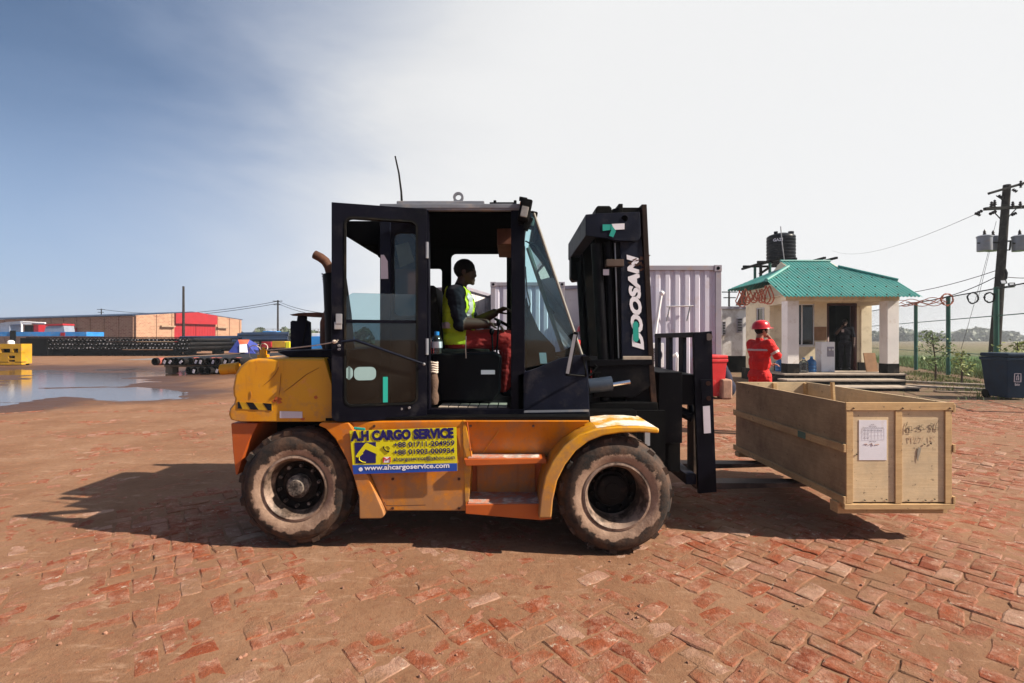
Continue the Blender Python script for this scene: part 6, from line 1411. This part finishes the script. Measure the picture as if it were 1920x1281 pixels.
bin_('wheelie_bin', 'red wheelie bin standing left of the wooden crate', X_(1331, 12.4), 12.4, M['red'], .55, 1.10, 8)
def bmark(t_, cx, cy, hw, hd, h):
    y = cy - hd * .915
    m3 = MB()
    for a, b_ in (((-.14, .46), (-.14, .66)), ((-.14, .66), (.0, .66)), ((.0, .66), (.0, .46)), ((.0, .46), (-.14, .46)), ((-.09, .50), (-.09, .60)), ((-.09, .60), (-.05, .60)), ((-.05, .60), (-.05, .50)), ((-.07, .60), (-.06, .64))):
        m3.beam((cx + a[0], y, a[1]), (cx + b_[0], y, b_[1]), .012, .02, up=(0, 1, 0))
    m3.build('bin_symbol', M['label'], t_, kind='stuff')
    text('bio', .09, t_, M['label'], (cx - .14, y - .01, .37), off=.001)
bin_('wheelie_bin', 'dark blue wheelie bin at the right edge before the green fence', X_(1889, 12.1), 12.1, M['blueplastic'], .64, 1.16, -6, bmark)
# bag, stone, air conditioner
m2 = MB(); b0 = W(1364, 716, 12.6); m2.sphere((b0.x, 12.75, .36), (.19, .22, .38), 18, 12); m2.sphere((b0.x + .06, 12.7, .22), (.19, .2, .24), 16, 10); m2.sphere((b0.x - .02, 12.8, .68), (.12, .14, .17), 14, 8)
solo(m2, 'cloth_bag', mat('navy_cloth', (.012, .014, .035), .9, 0, .3, 6), 'dark navy cloth bag slumped behind the red bin', 'bag', smooth=True)
m2 = MB(); m2.box(X_(1349, 12.15), X_(1369, 12.15), 12.0, 12.35, 0, .50); o = solo(m2, 'stone_block', M['stone'], 'rough pinkish stone block at the foot of the red bin', 'stone', bevel=.05, seg=3)
ac = thing('air_conditioner', 'white outdoor air conditioner unit below the lilac container wall', 'air conditioner', (X_(1230, 12.4), 12.4, 0))
x0, x1 = X_(1190, 12.4), X_(1243, 12.4)
m2 = MB(); m2.box(x0, x1, 12.3, 12.65, .78, 1.40); m2.build('casing', M['white'], ac, bevel=.015)
m2 = MB(); m2.lathe([(.17 + .012 * math.cos(a), .012 * math.sin(a)) for a in [R(q) for q in range(0, 360, 60)]], (x1 - .22, 12.29, 1.10), 24, 'y', closed=True)
for q in (.04, .08, .12): m2.lathe([(q, 0), (q + .006, -.004), (q + .012, 0)], (x1 - .22, 12.29, 1.10), 20, 'y')
m2.build('fan_grille', M['containergrey'], ac, smooth=True, kind='stuff')
m2 = MB(); m2.cyl((x1 - .22, 12.296, 1.10), (x1 - .22, 12.299, 1.10), .165, 24); m2.build('fan_opening', M['slit'], ac)
for x in (x0 + .1, x1 - .1): m2 = MB(); m2.box(x - .03, x + .03, 12.32, 12.6, 0, .78); m2.build('leg', M['containergrey'], ac)
m2 = MB(); m2.tube([W(1262, 668, 12.5), W(1268, 664, 12.4), W(1271, 672, 12.4), W(1270, 700, 12.4), W(1262, 702, 12.5)], .05, 8); solo(m2, 'drain_pipe', M['white'], 'white bent pipe seen between the bars of the load backrest', 'pipe', smooth=True)
# kerbs and planks on the right
for (a, b_, w_, h_, mt, lb) in (((12.4, 15.2), (15.4, 12.6), .22, .07, 'concrete', 'pale concrete kerb strip along the fence side drain'), ((13.3, 16.6), (16.6, 13.4), .16, .09, 'concrete', 'long concrete kerb just before the green fence posts'), ((11.9, 13.6), (14.0, 12.9), .25, .05, 'wood', 'weathered plank lying beside the hut steps')):
    m2 = MB(); m2.beam((*a, h_ / 2), (*b_, h_ / 2), w_, h_); solo(m2, 'kerb_strip' if mt == 'concrete' else 'plank', M[mt], lb, 'kerb' if mt == 'concrete' else 'plank', bevel=.01)
# ================================================================ fence: green posts, three rails, chain link
fd = V((1, 2.36, 0)).normalized(); f0 = V((16.62, 16.6, 0))
fe = thing('chain_link_fence', 'tall chain link fence with green posts beside the paddy field', 'fence', f0)
def fp(d, z): p = f0 + fd * d; return V((p.x, p.y, z))
D = [-8.05, -4.02, 0, 3.75, 7.3, 11.1, 15.0, 19]
for d in D:
    m2 = MB(); m2.cyl(fp(d, -.1), fp(d, 3.28), .075, 12); m2.build('post', M['greenpaint'], fe, smooth=True)
for z, rr in ((3.24, .022), (2.30, .018), (.95, .016)):
    m2 = MB(); m2.cyl(fp(D[0], z), fp(D[-1], z), rr, 6); m2.build('rail', M['greenpaint'] if z < 3 else M['cable'], fe, smooth=True)
mb = MB(); sp_ = .085; hgt = 3.15
n_ = int((D[-1] - D[0] + hgt) / sp_)
for i in range(n_):
    for s in (1, -1):
        a = D[0] + i * sp_ - (hgt if s > 0 else 0); u0, u1 = a, a + hgt
        z0, z1 = (.08, .08 + hgt) if s > 0 else (.08 + hgt, .08)
        if u0 < D[0]: z0 += (z1 - z0) * (D[0] - u0) / hgt; u0 = D[0]
        if u1 > D[-1]: z1 -= (z1 - z0) * (u1 - D[-1]) / (u1 - u0); u1 = D[-1]
        if u1 - u0 > .1: mb.tube([fp(u0, z0), fp(u1, z1)], .0012, 3, cap=False)
mb.build('chain_link', M['pole'], fe, fix=False, kind='stuff')
def coil(label, c, rad, mtl, n, name='cable_coil', sp=.03):
    m3 = MB(); rr = random.Random(int(c.x * 100))
    for i in range(n):
        m3.tube([c + V((rad * (1 + rr.uniform(-.1, .1)) * math.cos(a), rr.uniform(-sp, sp), rad * (1 + rr.uniform(-.1, .1)) * math.sin(a))) for a in [2 * math.pi * k / 20 for k in range(20)] + [0]], .014, 5)
    return solo(m3, name, mtl, label, 'cable coil', kind=None, smooth=True)
coil('coil of orange cable hung on the fence post by two young trees', W(1776, 562, 19.7), .24, M['orangecable'], 6)
coil('thin black cable coil hung on the top rail between two posts', W(1824, 559, 18.1), .20, M['cable'], 5)
coil('black cable coil hung just left of the power pole', W(1855, 558, 16.6), .17, M['cable'], 6)
m2 = MB(); r = random.Random(12)
for k in range(5):
    pts = []
    for i in range(14):
        q = i / 13; p = W(1690 + 85 * q, 568 - 6 * q + 6 * math.sin(q * 7 + k) + 14 * (k % 3) * q * (1 - q), 22.9 - 3.2 * q); pts.append(p + V((0, .04 * k, 0)))
    m2.tube(pts, .016, 5)
solo(m2, 'orange_fence_cable', M['orangecable'], 'loose orange cables strung along the fence top beside the hut', 'cable', smooth=True, kind='stuff')
# ================================================================ power pole with transformers
YP = 20.5
pw = thing('power_pole', 'dark leaning power pole with crossarms and three transformers', 'power pole', (X_(1862, YP), YP, 0))
m2 = MB(); m2.tube([W(1861, 702, YP) - V((0, 0, .1)), W(1872, 560, YP), W(1888, 347, YP)], [.20, .17, .13], 10); m2.build('pole_shaft', M['pole'], pw, smooth=True)
for nm, a, b_, w_ in (('crossarm', (1854, 363), (1922, 343), .10), ('crossarm', (1846, 392), (1924, 388), .12), ('brace', (1868, 367), (1883, 377), .03), ('brace', (1862, 396), (1880, 415), .03), ('brace', (1905, 392), (1887, 411), .03)):
    m2 = MB(); m2.beam(W(*a, YP - .15), W(*b_, YP - .1), w_, w_); m2.build(nm, M['dark'], pw)
for px, py in ((1865, 378), (1899, 381), (1913, 381), (1914, 342), (1859, 381)):
    m2 = MB(); b0 = W(px, py + 10, YP - .15); m2.lathe([(0, 0), (.05, 0), (.03, .06), (.08, .10), (.035, .14), (.07, .18), (.03, .22), (.05, .26), (.01, .30)], b0, 10, 'z'); m2.build('insulator', M['ceramic'], pw, smooth=True)
for a, b_ in (((1828, 402), (1842, 395)), ((1855, 402), (1868, 396)), ((1907, 360), (1898, 355)), ((1880, 372), (1872, 366)), ((1906, 399), (1896, 404)), ((1838, 405), (1832, 400))):
    m2 = MB(); p, q = W(*a, YP - .2), W(*b_, YP - .15); m2.tube([p.lerp(q, k / 6) for k in range(7)], [.02, .07, .03, .07, .03, .07, .02], 8); m2.build('strain_insulator', M['ceramic'], pw, smooth=True)
for px, dy in ((1846, 0), (1862, .8), (1912, 0)):
    b0 = W(px, 471, YP - .25 + dy)
    m2 = MB(); m2.lathe([(0, 0), (.24, 0), (.25, .03), (.25, .56), (.27, .57), (.27, .62), (.2, .66), (0, .67)], b0, 20, 'z'); tr_ = m2.build('transformer', M['silver'], pw, smooth=True)
    m2 = MB(); m2.lathe([(0, .66), (.05, .66), (.06, .72), (.04, .76), (.055, .80), (.03, .86), (0, .92)], b0, 10, 'z'); m2.build('bushing', M['ceramic'], tr_, smooth=True)
    m2 = MB(); m2.cyl(b0 + V((-.26, -.05, .32)), b0 + V((-.36, -.08, .32)), .025, 8); m2.build('terminal', M['dark'], tr_)
m2 = MB(); m2.tube([W(1882, 453, YP), W(1895, 452, YP), W(1903, 452, YP)], .035, 6); m2.tube([W(1882, 469, YP), W(1893, 469, YP), W(1895, 453, YP)], .035, 6); m2.tube([W(1874, 455, YP), W(1857, 455, YP)], .035, 6); m2.build('transformer_bracket', M['dark'], pw, kind='stuff')
for px, py in ((1881, 529), (1897, 534)):
    m2 = MB(); m2.obox(W(px, py, YP - 1.6), (.20, .10, .15), (R(-15), 0, 0)); fl_ = m2.build('floodlight', M['dark'], pw, bevel=.01)
    m2 = MB(); m2.obox(W(px, py, YP - 1.66), (.17, .02, .12), (R(-15), 0, 0)); m2.build('floodlight_glass', M['silver'], fl_)
m2 = MB(); m2.tube([W(1869, 538, YP - .3), W(1884, 540, YP - 1.4), W(1902, 538, YP - 1.4)], .02, 6); m2.build('floodlight_bracket', M['dark'], pw)
m2 = MB(); m2.tube([W(1884, 505, YP - .3), W(1887, 512, YP - .3), W(1886, 522, YP - .3), W(1882, 526, YP - .3)], .05, 6); m2.build('cable_loop', M['cable'], pw, smooth=True)
def wire(a, b_, sag, rad, label, group=None, n=14):
    m3 = MB(); a = V(a); b_ = V(b_); m3.tube([a.lerp(b_, k / n) - V((0, 0, sag * 4 * (k / n) * (1 - k / n))) for k in range(n + 1)], rad, 5)
    return solo(m3, 'power_line', M['cable'], label, 'power line', group, smooth=True)
wire(W(1866, 508, YP), W(1560, 552, 30), .5, .016, 'power line running from the pole towards the back of the hut')
wire(W(1829, 402, YP), W(1560, 470, 70), 1.0, .010, 'thin upper wire fading into the white sky', None)
wire(W(1866, 520, YP), (18.9, 23.2, 3.24), .25, .018, 'cable sagging from the pole to the fence top')
wire(W(1890, 520, YP), W(2050, 500, YP), .2, .016, 'cable leaving the pole towards the right edge')
wire(W(1856, 470, YP), W(1834, 560, YP), .0, .007, 'thin drop wire from the left transformer')
wire(W(1868, 415, YP), W(1802, 655, 19), .1, .007, 'thin stay wire slanting down behind the young tree')
# birds? none. young trees before the fence
def sapling(name, label, x, y, h, spread, nl, mtl, seed, lean=0):
    r_ = random.Random(seed); t_ = thing(name, label, 'tree', (x, y, 0)); m3 = MB(); br = []
    top = V((x + lean, y, h)); m3.tube([(x, y, -.03), (x + .02, y, h * .35), (x + lean * .5, y + .02, h * .7), top], [.035, .028, .018, .008], 7)
    for i in range(9):
        z = h * (.28 + .66 * i / 9); a = r_.random() * 6.28; b0 = V((x + lean * z / h * .6, y, z)); L_ = spread * r_.uniform(.5, 1) * (1.1 - .5 * z / h)
        tip = b0 + V((math.cos(a) * L_, math.sin(a) * L_, L_ * r_.uniform(.35, .9))); m3.tube([b0, b0.lerp(tip, .5) + V((0, 0, -.03)), tip], [.014, .010, .004], 5); br.append((b0, tip))
    br.append((V((x, y, h * .6)), top)); m3.build('trunk', M['bark'], t_, smooth=True)
    vs = []; fs = []
    for i in range(nl):
        b0, tip = r_.choice(br); p = b0.lerp(tip, r_.uniform(.25, 1.1)) + V((r_.gauss(0, .09), r_.gauss(0, .09), r_.gauss(0, .07))); d = V((r_.gauss(0, 1), r_.gauss(0, 1), r_.gauss(-.3, .6))).normalized(); w_ = d.orthogonal().normalized()
        w_ = (w_ + d.cross(w_) * r_.uniform(-1, 1)).normalized(); l_ = r_.uniform(.07, .14); k = len(vs); vs += [p, p + d * l_ * .5 + w_ * l_ * .24, p + d * l_, p + d * l_ * .5 - w_ * l_ * .24]; fs.append((k, k + 1, k + 2, k + 3))
    m3 = MB(); m3.v = vs; m3.f = fs; m3.mi = [0] * len(fs); m3.build('crown', mtl, t_, fix=False); return t_
sapling('young_tree', 'taller bushy young tree in front of the fence left of the orange coil', X_(1754, 17.6), 17.6, 1.75, .75, 560, M['leaf'], 3, -.12)
sapling('young_tree', 'smaller young tree in front of the fence right of the orange coil', X_(1803, 16.0), 16.0, 1.12, .42, 190, M['leafyellow'], 5, .03)
sapling('young_tree', 'yellow green leafy plant showing above the dark blue bin', X_(1908, 13.6), 13.6, 1.42, .55, 330, M['leafyellow'], 8, .0)
# far small poles
def pole(px, pyt, Y, r0, label, arms=True):
    t_ = thing('utility_pole', label, 'utility pole', (X_(px, Y), Y, 0)); m3 = MB(); p = W(px, pyt, Y); m3.tube([(p.x, Y, -.1), p], [r0, r0 * .7], 8); m3.build('pole_shaft', M['pole'], t_, smooth=True)
    if arms:
        for dz_, w_ in ((.2, 1.9), (.9, 1.5)): m3 = MB(); m3.box(p.x - w_ / 2, p.x + w_ / 2, Y - .2, Y - .1, p.z - dz_ - .06, p.z - dz_ + .06); m3.build('crossarm', M['dark'], t_)
    return t_
pole(344, 537, 60, .17, 'dark wooden pole standing in front of the red warehouse door', False)
pole(521, 563, 95, .22, 'hazy utility pole with crossarms right of the warehouse'); pole(1367, 545, 60, .16, 'thin utility pole behind the white site cabin')
pole(190, 579, 120, .16, 'far utility pole rising behind the warehouse roof')
for k, dz_ in enumerate((0, .8)): wire(W(521, 565 + 4 * k, 95), W(250, 592 + 4 * k, 95), .6, .05, ('upper', 'lower')[k] + ' faint wire running left from the hazy utility pole'); wire(W(521, 565 + 4 * k, 95), W(640, 590 + 6 * k, 60), .5, .04, ('upper', 'lower')[k] + ' faint wire running right from the hazy utility pole')
wire(W(190, 580, 120), W(330, 586, 120), .5, .05, 'faint wire running right from the far pole on the warehouse')

# ================================================================ storage yard on the left
def pipe(root_label, x, y, z, rad, L_, group, mtl, axis='y', collar=None, sticker=False, n=16, rotz=0):
    t_ = thing('steel_pipe', root_label, 'pipe', (x, y, z), group); m3 = MB()
    prof = [(rad, L_), (rad, 0), (rad * .84, -.0), (rad * .82, L_ * .3)]
    m3.lathe(prof, (x, y, z), n, axis); m3.build('tube', mtl, t_, smooth=True)
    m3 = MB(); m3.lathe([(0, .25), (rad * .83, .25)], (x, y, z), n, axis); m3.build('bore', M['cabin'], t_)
    if collar: m3 = MB(); m3.lathe([(rad, collar[0]), (rad + .012, collar[0]), (rad + .012, collar[1]), (rad, collar[1])], (x, y, z), n, axis); m3.build('collar', M['pinkcollar'], t_, smooth=True)
    if sticker:
        m3 = MB(); a = random.Random(x).uniform(.2, .9); m3.obox((x - .02, y - .02, z - .02), (rad * .62, .01, rad * 1.0), (0, a, 0)); m3.build('end_label', M['label'], t_)
    t_.rotation_euler = (0, 0, rotz); return t_
r = random.Random(21)
def ordi(n): return {1: 'first', 2: 'second', 3: 'third'}.get(n, str(n) + ('th' if 10 < n < 20 or n % 10 not in (1, 2, 3) else ('st', 'nd', 'rd')[n % 10 - 1]))
YPp = 20.6; s_ = F / YPp
xsx = [293, 308, 319, 330, 343, 354, 366, 377, 390, 403, 412, 424, 437, 448]
for i, px in enumerate(xsx):
    pipe('black casing pipe' + (' with faded red collar' if i in (0, 5, 8, 9, 12) else '') + ', ' + ordi(i + 1) + ' from the left in the upper row', X_(px, YPp), YPp + r.uniform(-.15, .15), Z_(678, YPp), .155, 9.5, 'casing pipes, upper row', M['darkpipe'], collar=(.12, .42) if i in (0, 5, 8, 9, 12) else None, sticker=i % 5 in (1, 2, 4), rotz=R(-8))
for i, px in enumerate([352, 366, 379, 392, 405, 418, 431, 444]):
    pipe('black casing pipe, ' + ordi(i + 1) + ' from the left in the lower row', X_(px, YPp - .2), YPp - .2 + r.uniform(-.1, .1), .17, .155, 9.5, 'casing pipes, lower row', M['darkpipe'], sticker=i % 3 == 1, rotz=R(-8))
m2 = MB(); m2.box(X_(292, YPp), X_(455, YPp), YPp + .5, YPp + .75, Z_(678, YPp) - .26, Z_(678, YPp) - .155); solo(m2, 'timber_bearer', M['wood'], 'timber bearer under the upper row of casing pipes', 'timber')
for x in (X_(296, YPp), X_(335, YPp)):
    m2 = MB(); m2.box(x, x + .3, YPp + .45, YPp + .85, 0, Z_(678, YPp) - .262); solo(m2, 'timber_block', M['wood'], 'timber block under the bearer at the ' + ('outer end of' if x < X_(300, YPp) else 'inner side of') + ' the pipe stack', 'timber')
# long racks of small black pipes seen end on
YQ = 42
for row, py in enumerate((637.5, 645.0, 652.5)):
    for i in range(38):
        px = 92 + i * 7.0 + (3.4 if row == 1 else 0) + r.uniform(-.5, .5)
        x, z = X_(px, YQ), Z_(py, YQ); t_ = thing('steel_pipe', 'black pipe end, ' + ordi(i + 1) + ' from the left in the %s row of the long rack' % ('top', 'middle', 'bottom')[row], 'pipe', (x, YQ, z), 'rack pipes, %s row' % ('top', 'middle', 'bottom')[row])
        if i == 0 and row == 0:
            m3 = MB(); m3.lathe([(.145, 8), (.145, 0), (.12, 0), (.11, 1)], (0, 0, 0), 12, 'y'); tm = m3.build('tube', M['darkpipe'], None, smooth=True); m3 = MB(); m3.lathe([(.0, .002), (.075, .002)], (0, 0, 0), 10, 'y'); te = m3.build('end_cap', M['grey'], None); tl0, tl1 = V(tm.location), V(te.location); first = (tm, te)
        if first: a, b_ = first; first = None
        else: a, b_ = tm.copy(), te.copy(); C.objects.link(a); C.objects.link(b_)
        a.parent = t_; b_.parent = t_; a.location = tl0; b_.location = tl1 + V((r.uniform(-.05, .05), 0, r.uniform(-.04, .04))); b_.scale = [r.uniform(.3, 1.0)] * 3
rk = thing('pipe_rack', 'dark steel rack with slanted legs under the rows of black pipes', 'rack', (X_(230, YQ), YQ, 0))
for z0, z1, a, b_ in ((Z_(633.5, YQ), Z_(632, YQ), 40, 366), (Z_(660, YQ), Z_(656.5, YQ), 40, 366), (.12, .42, 40, 330)):
    m2 = MB(); m2.box(X_(a, YQ), X_(b_, YQ), YQ + .4, YQ + .8, z0, z1); m2.build('beam', M['dark'], rk)
m2 = MB(); m2.box(X_(40, YQ), X_(90, YQ), YQ - .1, YQ + 6, .1, Z_(634, YQ)); m2.build('end_frame', M['dark'], rk)
m2 = MB(); m2.box(X_(40, YQ), X_(152, YQ), YQ + .9, YQ + 1.2, .1, 1.0); m2.build('kick_plate', M['dark'], rk)
for px in (120, 186, 215, 252, 293, 312):
    for s in (-1, 1): m2 = MB(); m2.beam((X_(px, YQ) + s * .45, YQ + .6, .05), (X_(px, YQ) + s * .18, YQ + .6, Z_(659, YQ)), .16, .2); m2.build('leg', M['dark'], rk)
m2 = MB(); m2.cyl(W(155, 661, YQ + 4), W(183, 660, YQ + 4), .30, 14); solo(m2, 'red_cylinder', M['shed_red'], 'red gas cylinder lying under the pipe rack, left one', 'cylinder', 'red cylinders', smooth=True)
m2 = MB(); m2.cyl(W(193, 660, YQ + 4), W(226, 659, YQ + 4), .30, 14); solo(m2, 'red_cylinder', M['shed_red'], 'red gas cylinder lying under the pipe rack, right one', 'cylinder', 'red cylinders', smooth=True)
m2 = MB(); m2.beam(W(158, 677, 37) , W(242, 672, 39.5), .3, .2); solo(m2, 'timber_beam', M['wood'], 'pale timber beam lying on the ground before the pipe rack', 'timber')
m2 = MB(); m2.obox(W(113, 682, 33), (.75, .3, .12), (0, .1, .2)); solo(m2, 'red_plank', mat('faded_red_plank', (.4, .13, .09), .8), 'short reddish plank on the dirt below the pipe rack', 'plank')
# yellow steel weight by the puddle
yw = thing('yellow_ballast_block', 'yellow steel ballast block with dark openings beside the puddle', 'ballast block', (X_(14, 27), 27, 0))
s_ = 27 / F; xa, xb = X_(-14, 27), X_(40, 27); za, zb2 = .12, Z_(645, 27)
m2 = MB()
def hole(p): return [(X_(a, 27), Z_(b_, 27)) for a, b_ in p]
m2.box(xa, xb, 27.25, 27.6, za, zb2)
for bx in ((-14, 40, 645, 654), (-14, 1, 654, 662), (19, 24, 654, 661), (34, 40, 654, 662), (-14, 40, 661.5, 667), (-14, 16, 667, 680), (28, 40, 667, 680), (16, 28, 672, 675), (-14, 40, 678.5, 684)):
    a, b_, c_, d_ = bx; m2.box(X_(a, 27), X_(b_, 27), 27, 27.249, Z_(d_, 27), Z_(c_, 27))
m2.build('block', M['yellowpaint'], yw)
m2 = MB(); m2.box(X_(-13, 27), X_(39, 27), 27.2, 27.246, Z_(683, 27), Z_(646, 27)); m2.build('recess', M['cabin'], yw)
m2 = MB(); m2.box(xa + .2, xb - .1, 27.1, 27.55, 0, .12); m2.build('bearer', M['dark'], yw)
m2 = MB(); m2.lathe([(0, 0), (.16, 0), (.15, .14), (.08, .2), (0, .21)], (X_(3, 27), 27.5, zb2), 14, 'z'); solo(m2, 'white_bucket', M['white'], 'white bucket standing on the yellow ballast block', 'bucket', smooth=True)
# blue flat trailer and machines behind the racks
YT = 58
tr2 = thing('flatbed_trailer', 'long bright blue flatbed trailer behind the pipe racks', 'trailer', (X_(70, YT), YT, 0))
m2 = MB(); m2.box(X_(-60, YT), X_(162, YT), YT, YT + 2.5, Z_(630.5, YT), Z_(622.5, YT)); m2.build('bed', M['bluepaint'], tr2)
m2 = MB(); m2.box(X_(114, YT), X_(122, YT), YT - .05, YT, Z_(630, YT), Z_(623.5, YT)); m2.build('red_panel', M['shed_red'], tr2)
m2 = MB(); m2.box(X_(20, YT), X_(30, YT), YT - .1, YT, Z_(640, YT), Z_(620, YT)); m2.build('stake', M['dark'], tr2)
for px in (-20, 60, 75, 140):
    m2 = MB(); m2.cyl((X_(px, YT), YT + .2, .5), (X_(px, YT), YT + .6, .5), .5, 16); m2.build('wheel', M['rubberblack'], tr2, smooth=True)
mc = thing('drilling_machine', 'grey and red machine with a white pipe frame on the blue trailer', 'machine', (X_(80, YT), YT + 1, Z_(622.5, YT)))
m2 = MB(); m2.pprism([(83, 622.4), (86, 612), (119, 611), (121, 622.4)], YT + .8, YT + 2.2); m2.build('hopper', M['silver'], mc)
m2 = MB(); m2.pprism([(85, 611.2), (86, 608), (117, 607), (118, 610.2)], YT + .7, YT + 2.3); m2.build('red_cover', M['shed_red'], mc)
m2 = MB(); m2.pprism([(63, 622.4), (63, 609), (72, 609), (72, 622.4)], YT + 1, YT + 2.2); m2.build('red_cabinet', M['shed_red'], mc)
m2 = MB(); m2.pprism([(46, 622.4), (46, 610), (60, 610), (60, 622.4)], YT + 1, YT + 2.2); m2.build('engine_box', M['dark'], mc)
m2 = MB(); m2.tube([W(41, 622.3, YT + .5), W(41, 606, YT + .5), W(44, 604.2, YT + .5), W(85, 606, YT + .5)], .10, 8); m2.build('pipe_frame', M['white'], mc, smooth=True)
m2 = MB(); m2.pprism([(0, 622.4), (0, 606), (14, 604), (38, 602), (38, 608), (18, 609), (17, 622.4)], YT + 1, YT + 2.4); m2.build('tank', M['silver'], mc)
# stacks of dark blue pipes lying lengthwise, tarpaulin heap, boxes
for i, (a, b_, py, Y) in enumerate(((338, 460, 634.5, 48), (345, 468, 641, 48), (335, 455, 638, 48.6), (452, 541, 627.5, 46), (448, 539, 632, 46), (455, 540, 636.5, 46), (446, 537, 629, 46.8), (350, 470, 645.5, 48))):
    m2 = MB(); m2.cyl(W(a, py, Y), W(b_, py - 1.0, Y + 1), .22, 14); solo(m2, 'long_pipe', M['bluepipe'], 'long dark blue pipe lying sideways, ' + ('uppermost', 'lower front', 'second', 'uppermost front', 'middle front', 'lowest', 'second rear', 'lowest')[i] + ' in the ' + ('stack before the warehouse door' if b_ < 480 else 'stack right of the warehouse'), 'pipe', 'blue pipes before the warehouse' if b_ < 480 else 'blue pipes right of the warehouse', smooth=True)
for a, b_, Y, lb in ((345, 470, 48.3, 'left'), (450, 540, 46.4, 'right')):
    m2 = MB()
    for px in (a + 10, (a + b_) / 2, b_ - 10): m2.box(X_(px, Y) - .15, X_(px, Y) + .15, Y - .6, Y + .9, 0, Z_(648 if lb == 'left' else 640, Y))
    m2.box(X_(a, Y), X_(b_, Y), Y + .3, Y + .5, .3, .9); solo(m2, 'pipe_trestle', M['dark'], 'dark trestles carrying the ' + lb + ' stack of blue pipes', 'trestle')
tp_ = thing('tarpaulin_heap', 'heap covered by blue and orange tarpaulin with a white flap', 'tarpaulin heap', (X_(455, 44), 44, 0))
def poly3(name, pts, mtl, parent):
    m3 = MB(); n = len(pts); ps = [W(a, b_, Y) for a, b_, Y in pts]; m3.add(ps + [p + V((0, .05, -.02)) for p in ps], [list(range(n)), list(range(2 * n - 1, n - 1, -1))] + [(i, i + n, (i + 1) % n + n, (i + 1) % n) for i in range(n)]); return m3.build(name, mtl, parent)
poly3('blue_sheet', [(428, 661, 43), (446, 637, 44), (450, 647, 43.2), (448, 662, 42.8)], M['tarp_blue'], tp_); poly3('blue_sheet', [(448, 662, 42.8), (450, 647, 43.2), (464, 645, 43.2), (484, 661, 43.5), (478, 663, 43)], M['tarp_blue'], tp_)
poly3('orange_sheet', [(446, 637, 44), (468, 637, 44.2), (464, 645, 43.2), (450, 647, 43.2)], M['tarp_orange'], tp_); poly3('white_flap', [(449, 646, 43.1), (462, 645, 43.1), (464, 661, 42.7), (449, 661, 42.7)], M['white'], tp_); poly3('blue_sheet', [(468, 637, 44.2), (482, 645, 45), (486, 662, 44), (464, 645, 43.2)], M['tarp_blue'], tp_)
def crate_box(label, a, b_, c_, d_, Y, mtl, dep=2.0, name='storage_box', cat='storage box'):
    m3 = MB(); m3.box(X_(a, Y), X_(b_, Y), Y, Y + dep, max(0, Z_(d_, Y)), Z_(c_, Y)); return solo(m3, name, M[mtl], label, cat, bevel=.03)
crate_box('orange yellow storage box below the blue pipes', 510, 534, 640, 652, 42, 'yellowpaint'); crate_box('bright yellow narrow box beside the grey bracket plate', 535, 543, 641, 653, 42, 'sign_yellow'); crate_box('dark red storage box behind the tarpaulin heap', 490, 508, 641, 653, 43, 'shed_red')
crate_box('blue storage container behind the forklift bonnet', 583, 640, 631, 657, 36, 'bluepaint', 3); crate_box('white tank block on top of the blue container', 584, 612, 625, 631, 37, 'white', 1.2, 'white_tank', 'tank'); crate_box('light grey cabinet before the warehouse door', 324, 344, 651, 662, 45, 'silver', 1.0, 'cabinet', 'cabinet'); crate_box('bright blue box on top of the right pipe stack', 492, 518, 621, 627, 47, 'bluepaint', 1, 'blue_box', 'box')
lf = thing('wire_fence', 'low wire fence along the horizon right of the warehouse', 'fence', (X_(560, 70), 70, 0))
for k in range(11):
    m2 = MB(); x = X_(478 + k * 17, 70); m2.cyl((x, 70, 0), (x, 70, 3.0), .05, 6); m2.build('post', M['steel'], lf)
for z in (2.95, 2.0, 1.0): m2 = MB(); m2.cyl((X_(478, 70), 70, z), (X_(650, 70), 70, z), .03, 6); m2.build('rail', M['steel'], lf)
m2 = MB(); m2.box(X_(330, 40), X_(640, 40), 34, 46, .004, .03); m2.build('asphalt_strip', mat('grey_asphalt', (.16, .145, .145), .9, 0, .15, 1), kind='structure', label='grey asphalt strip crossing the yard before the stores')
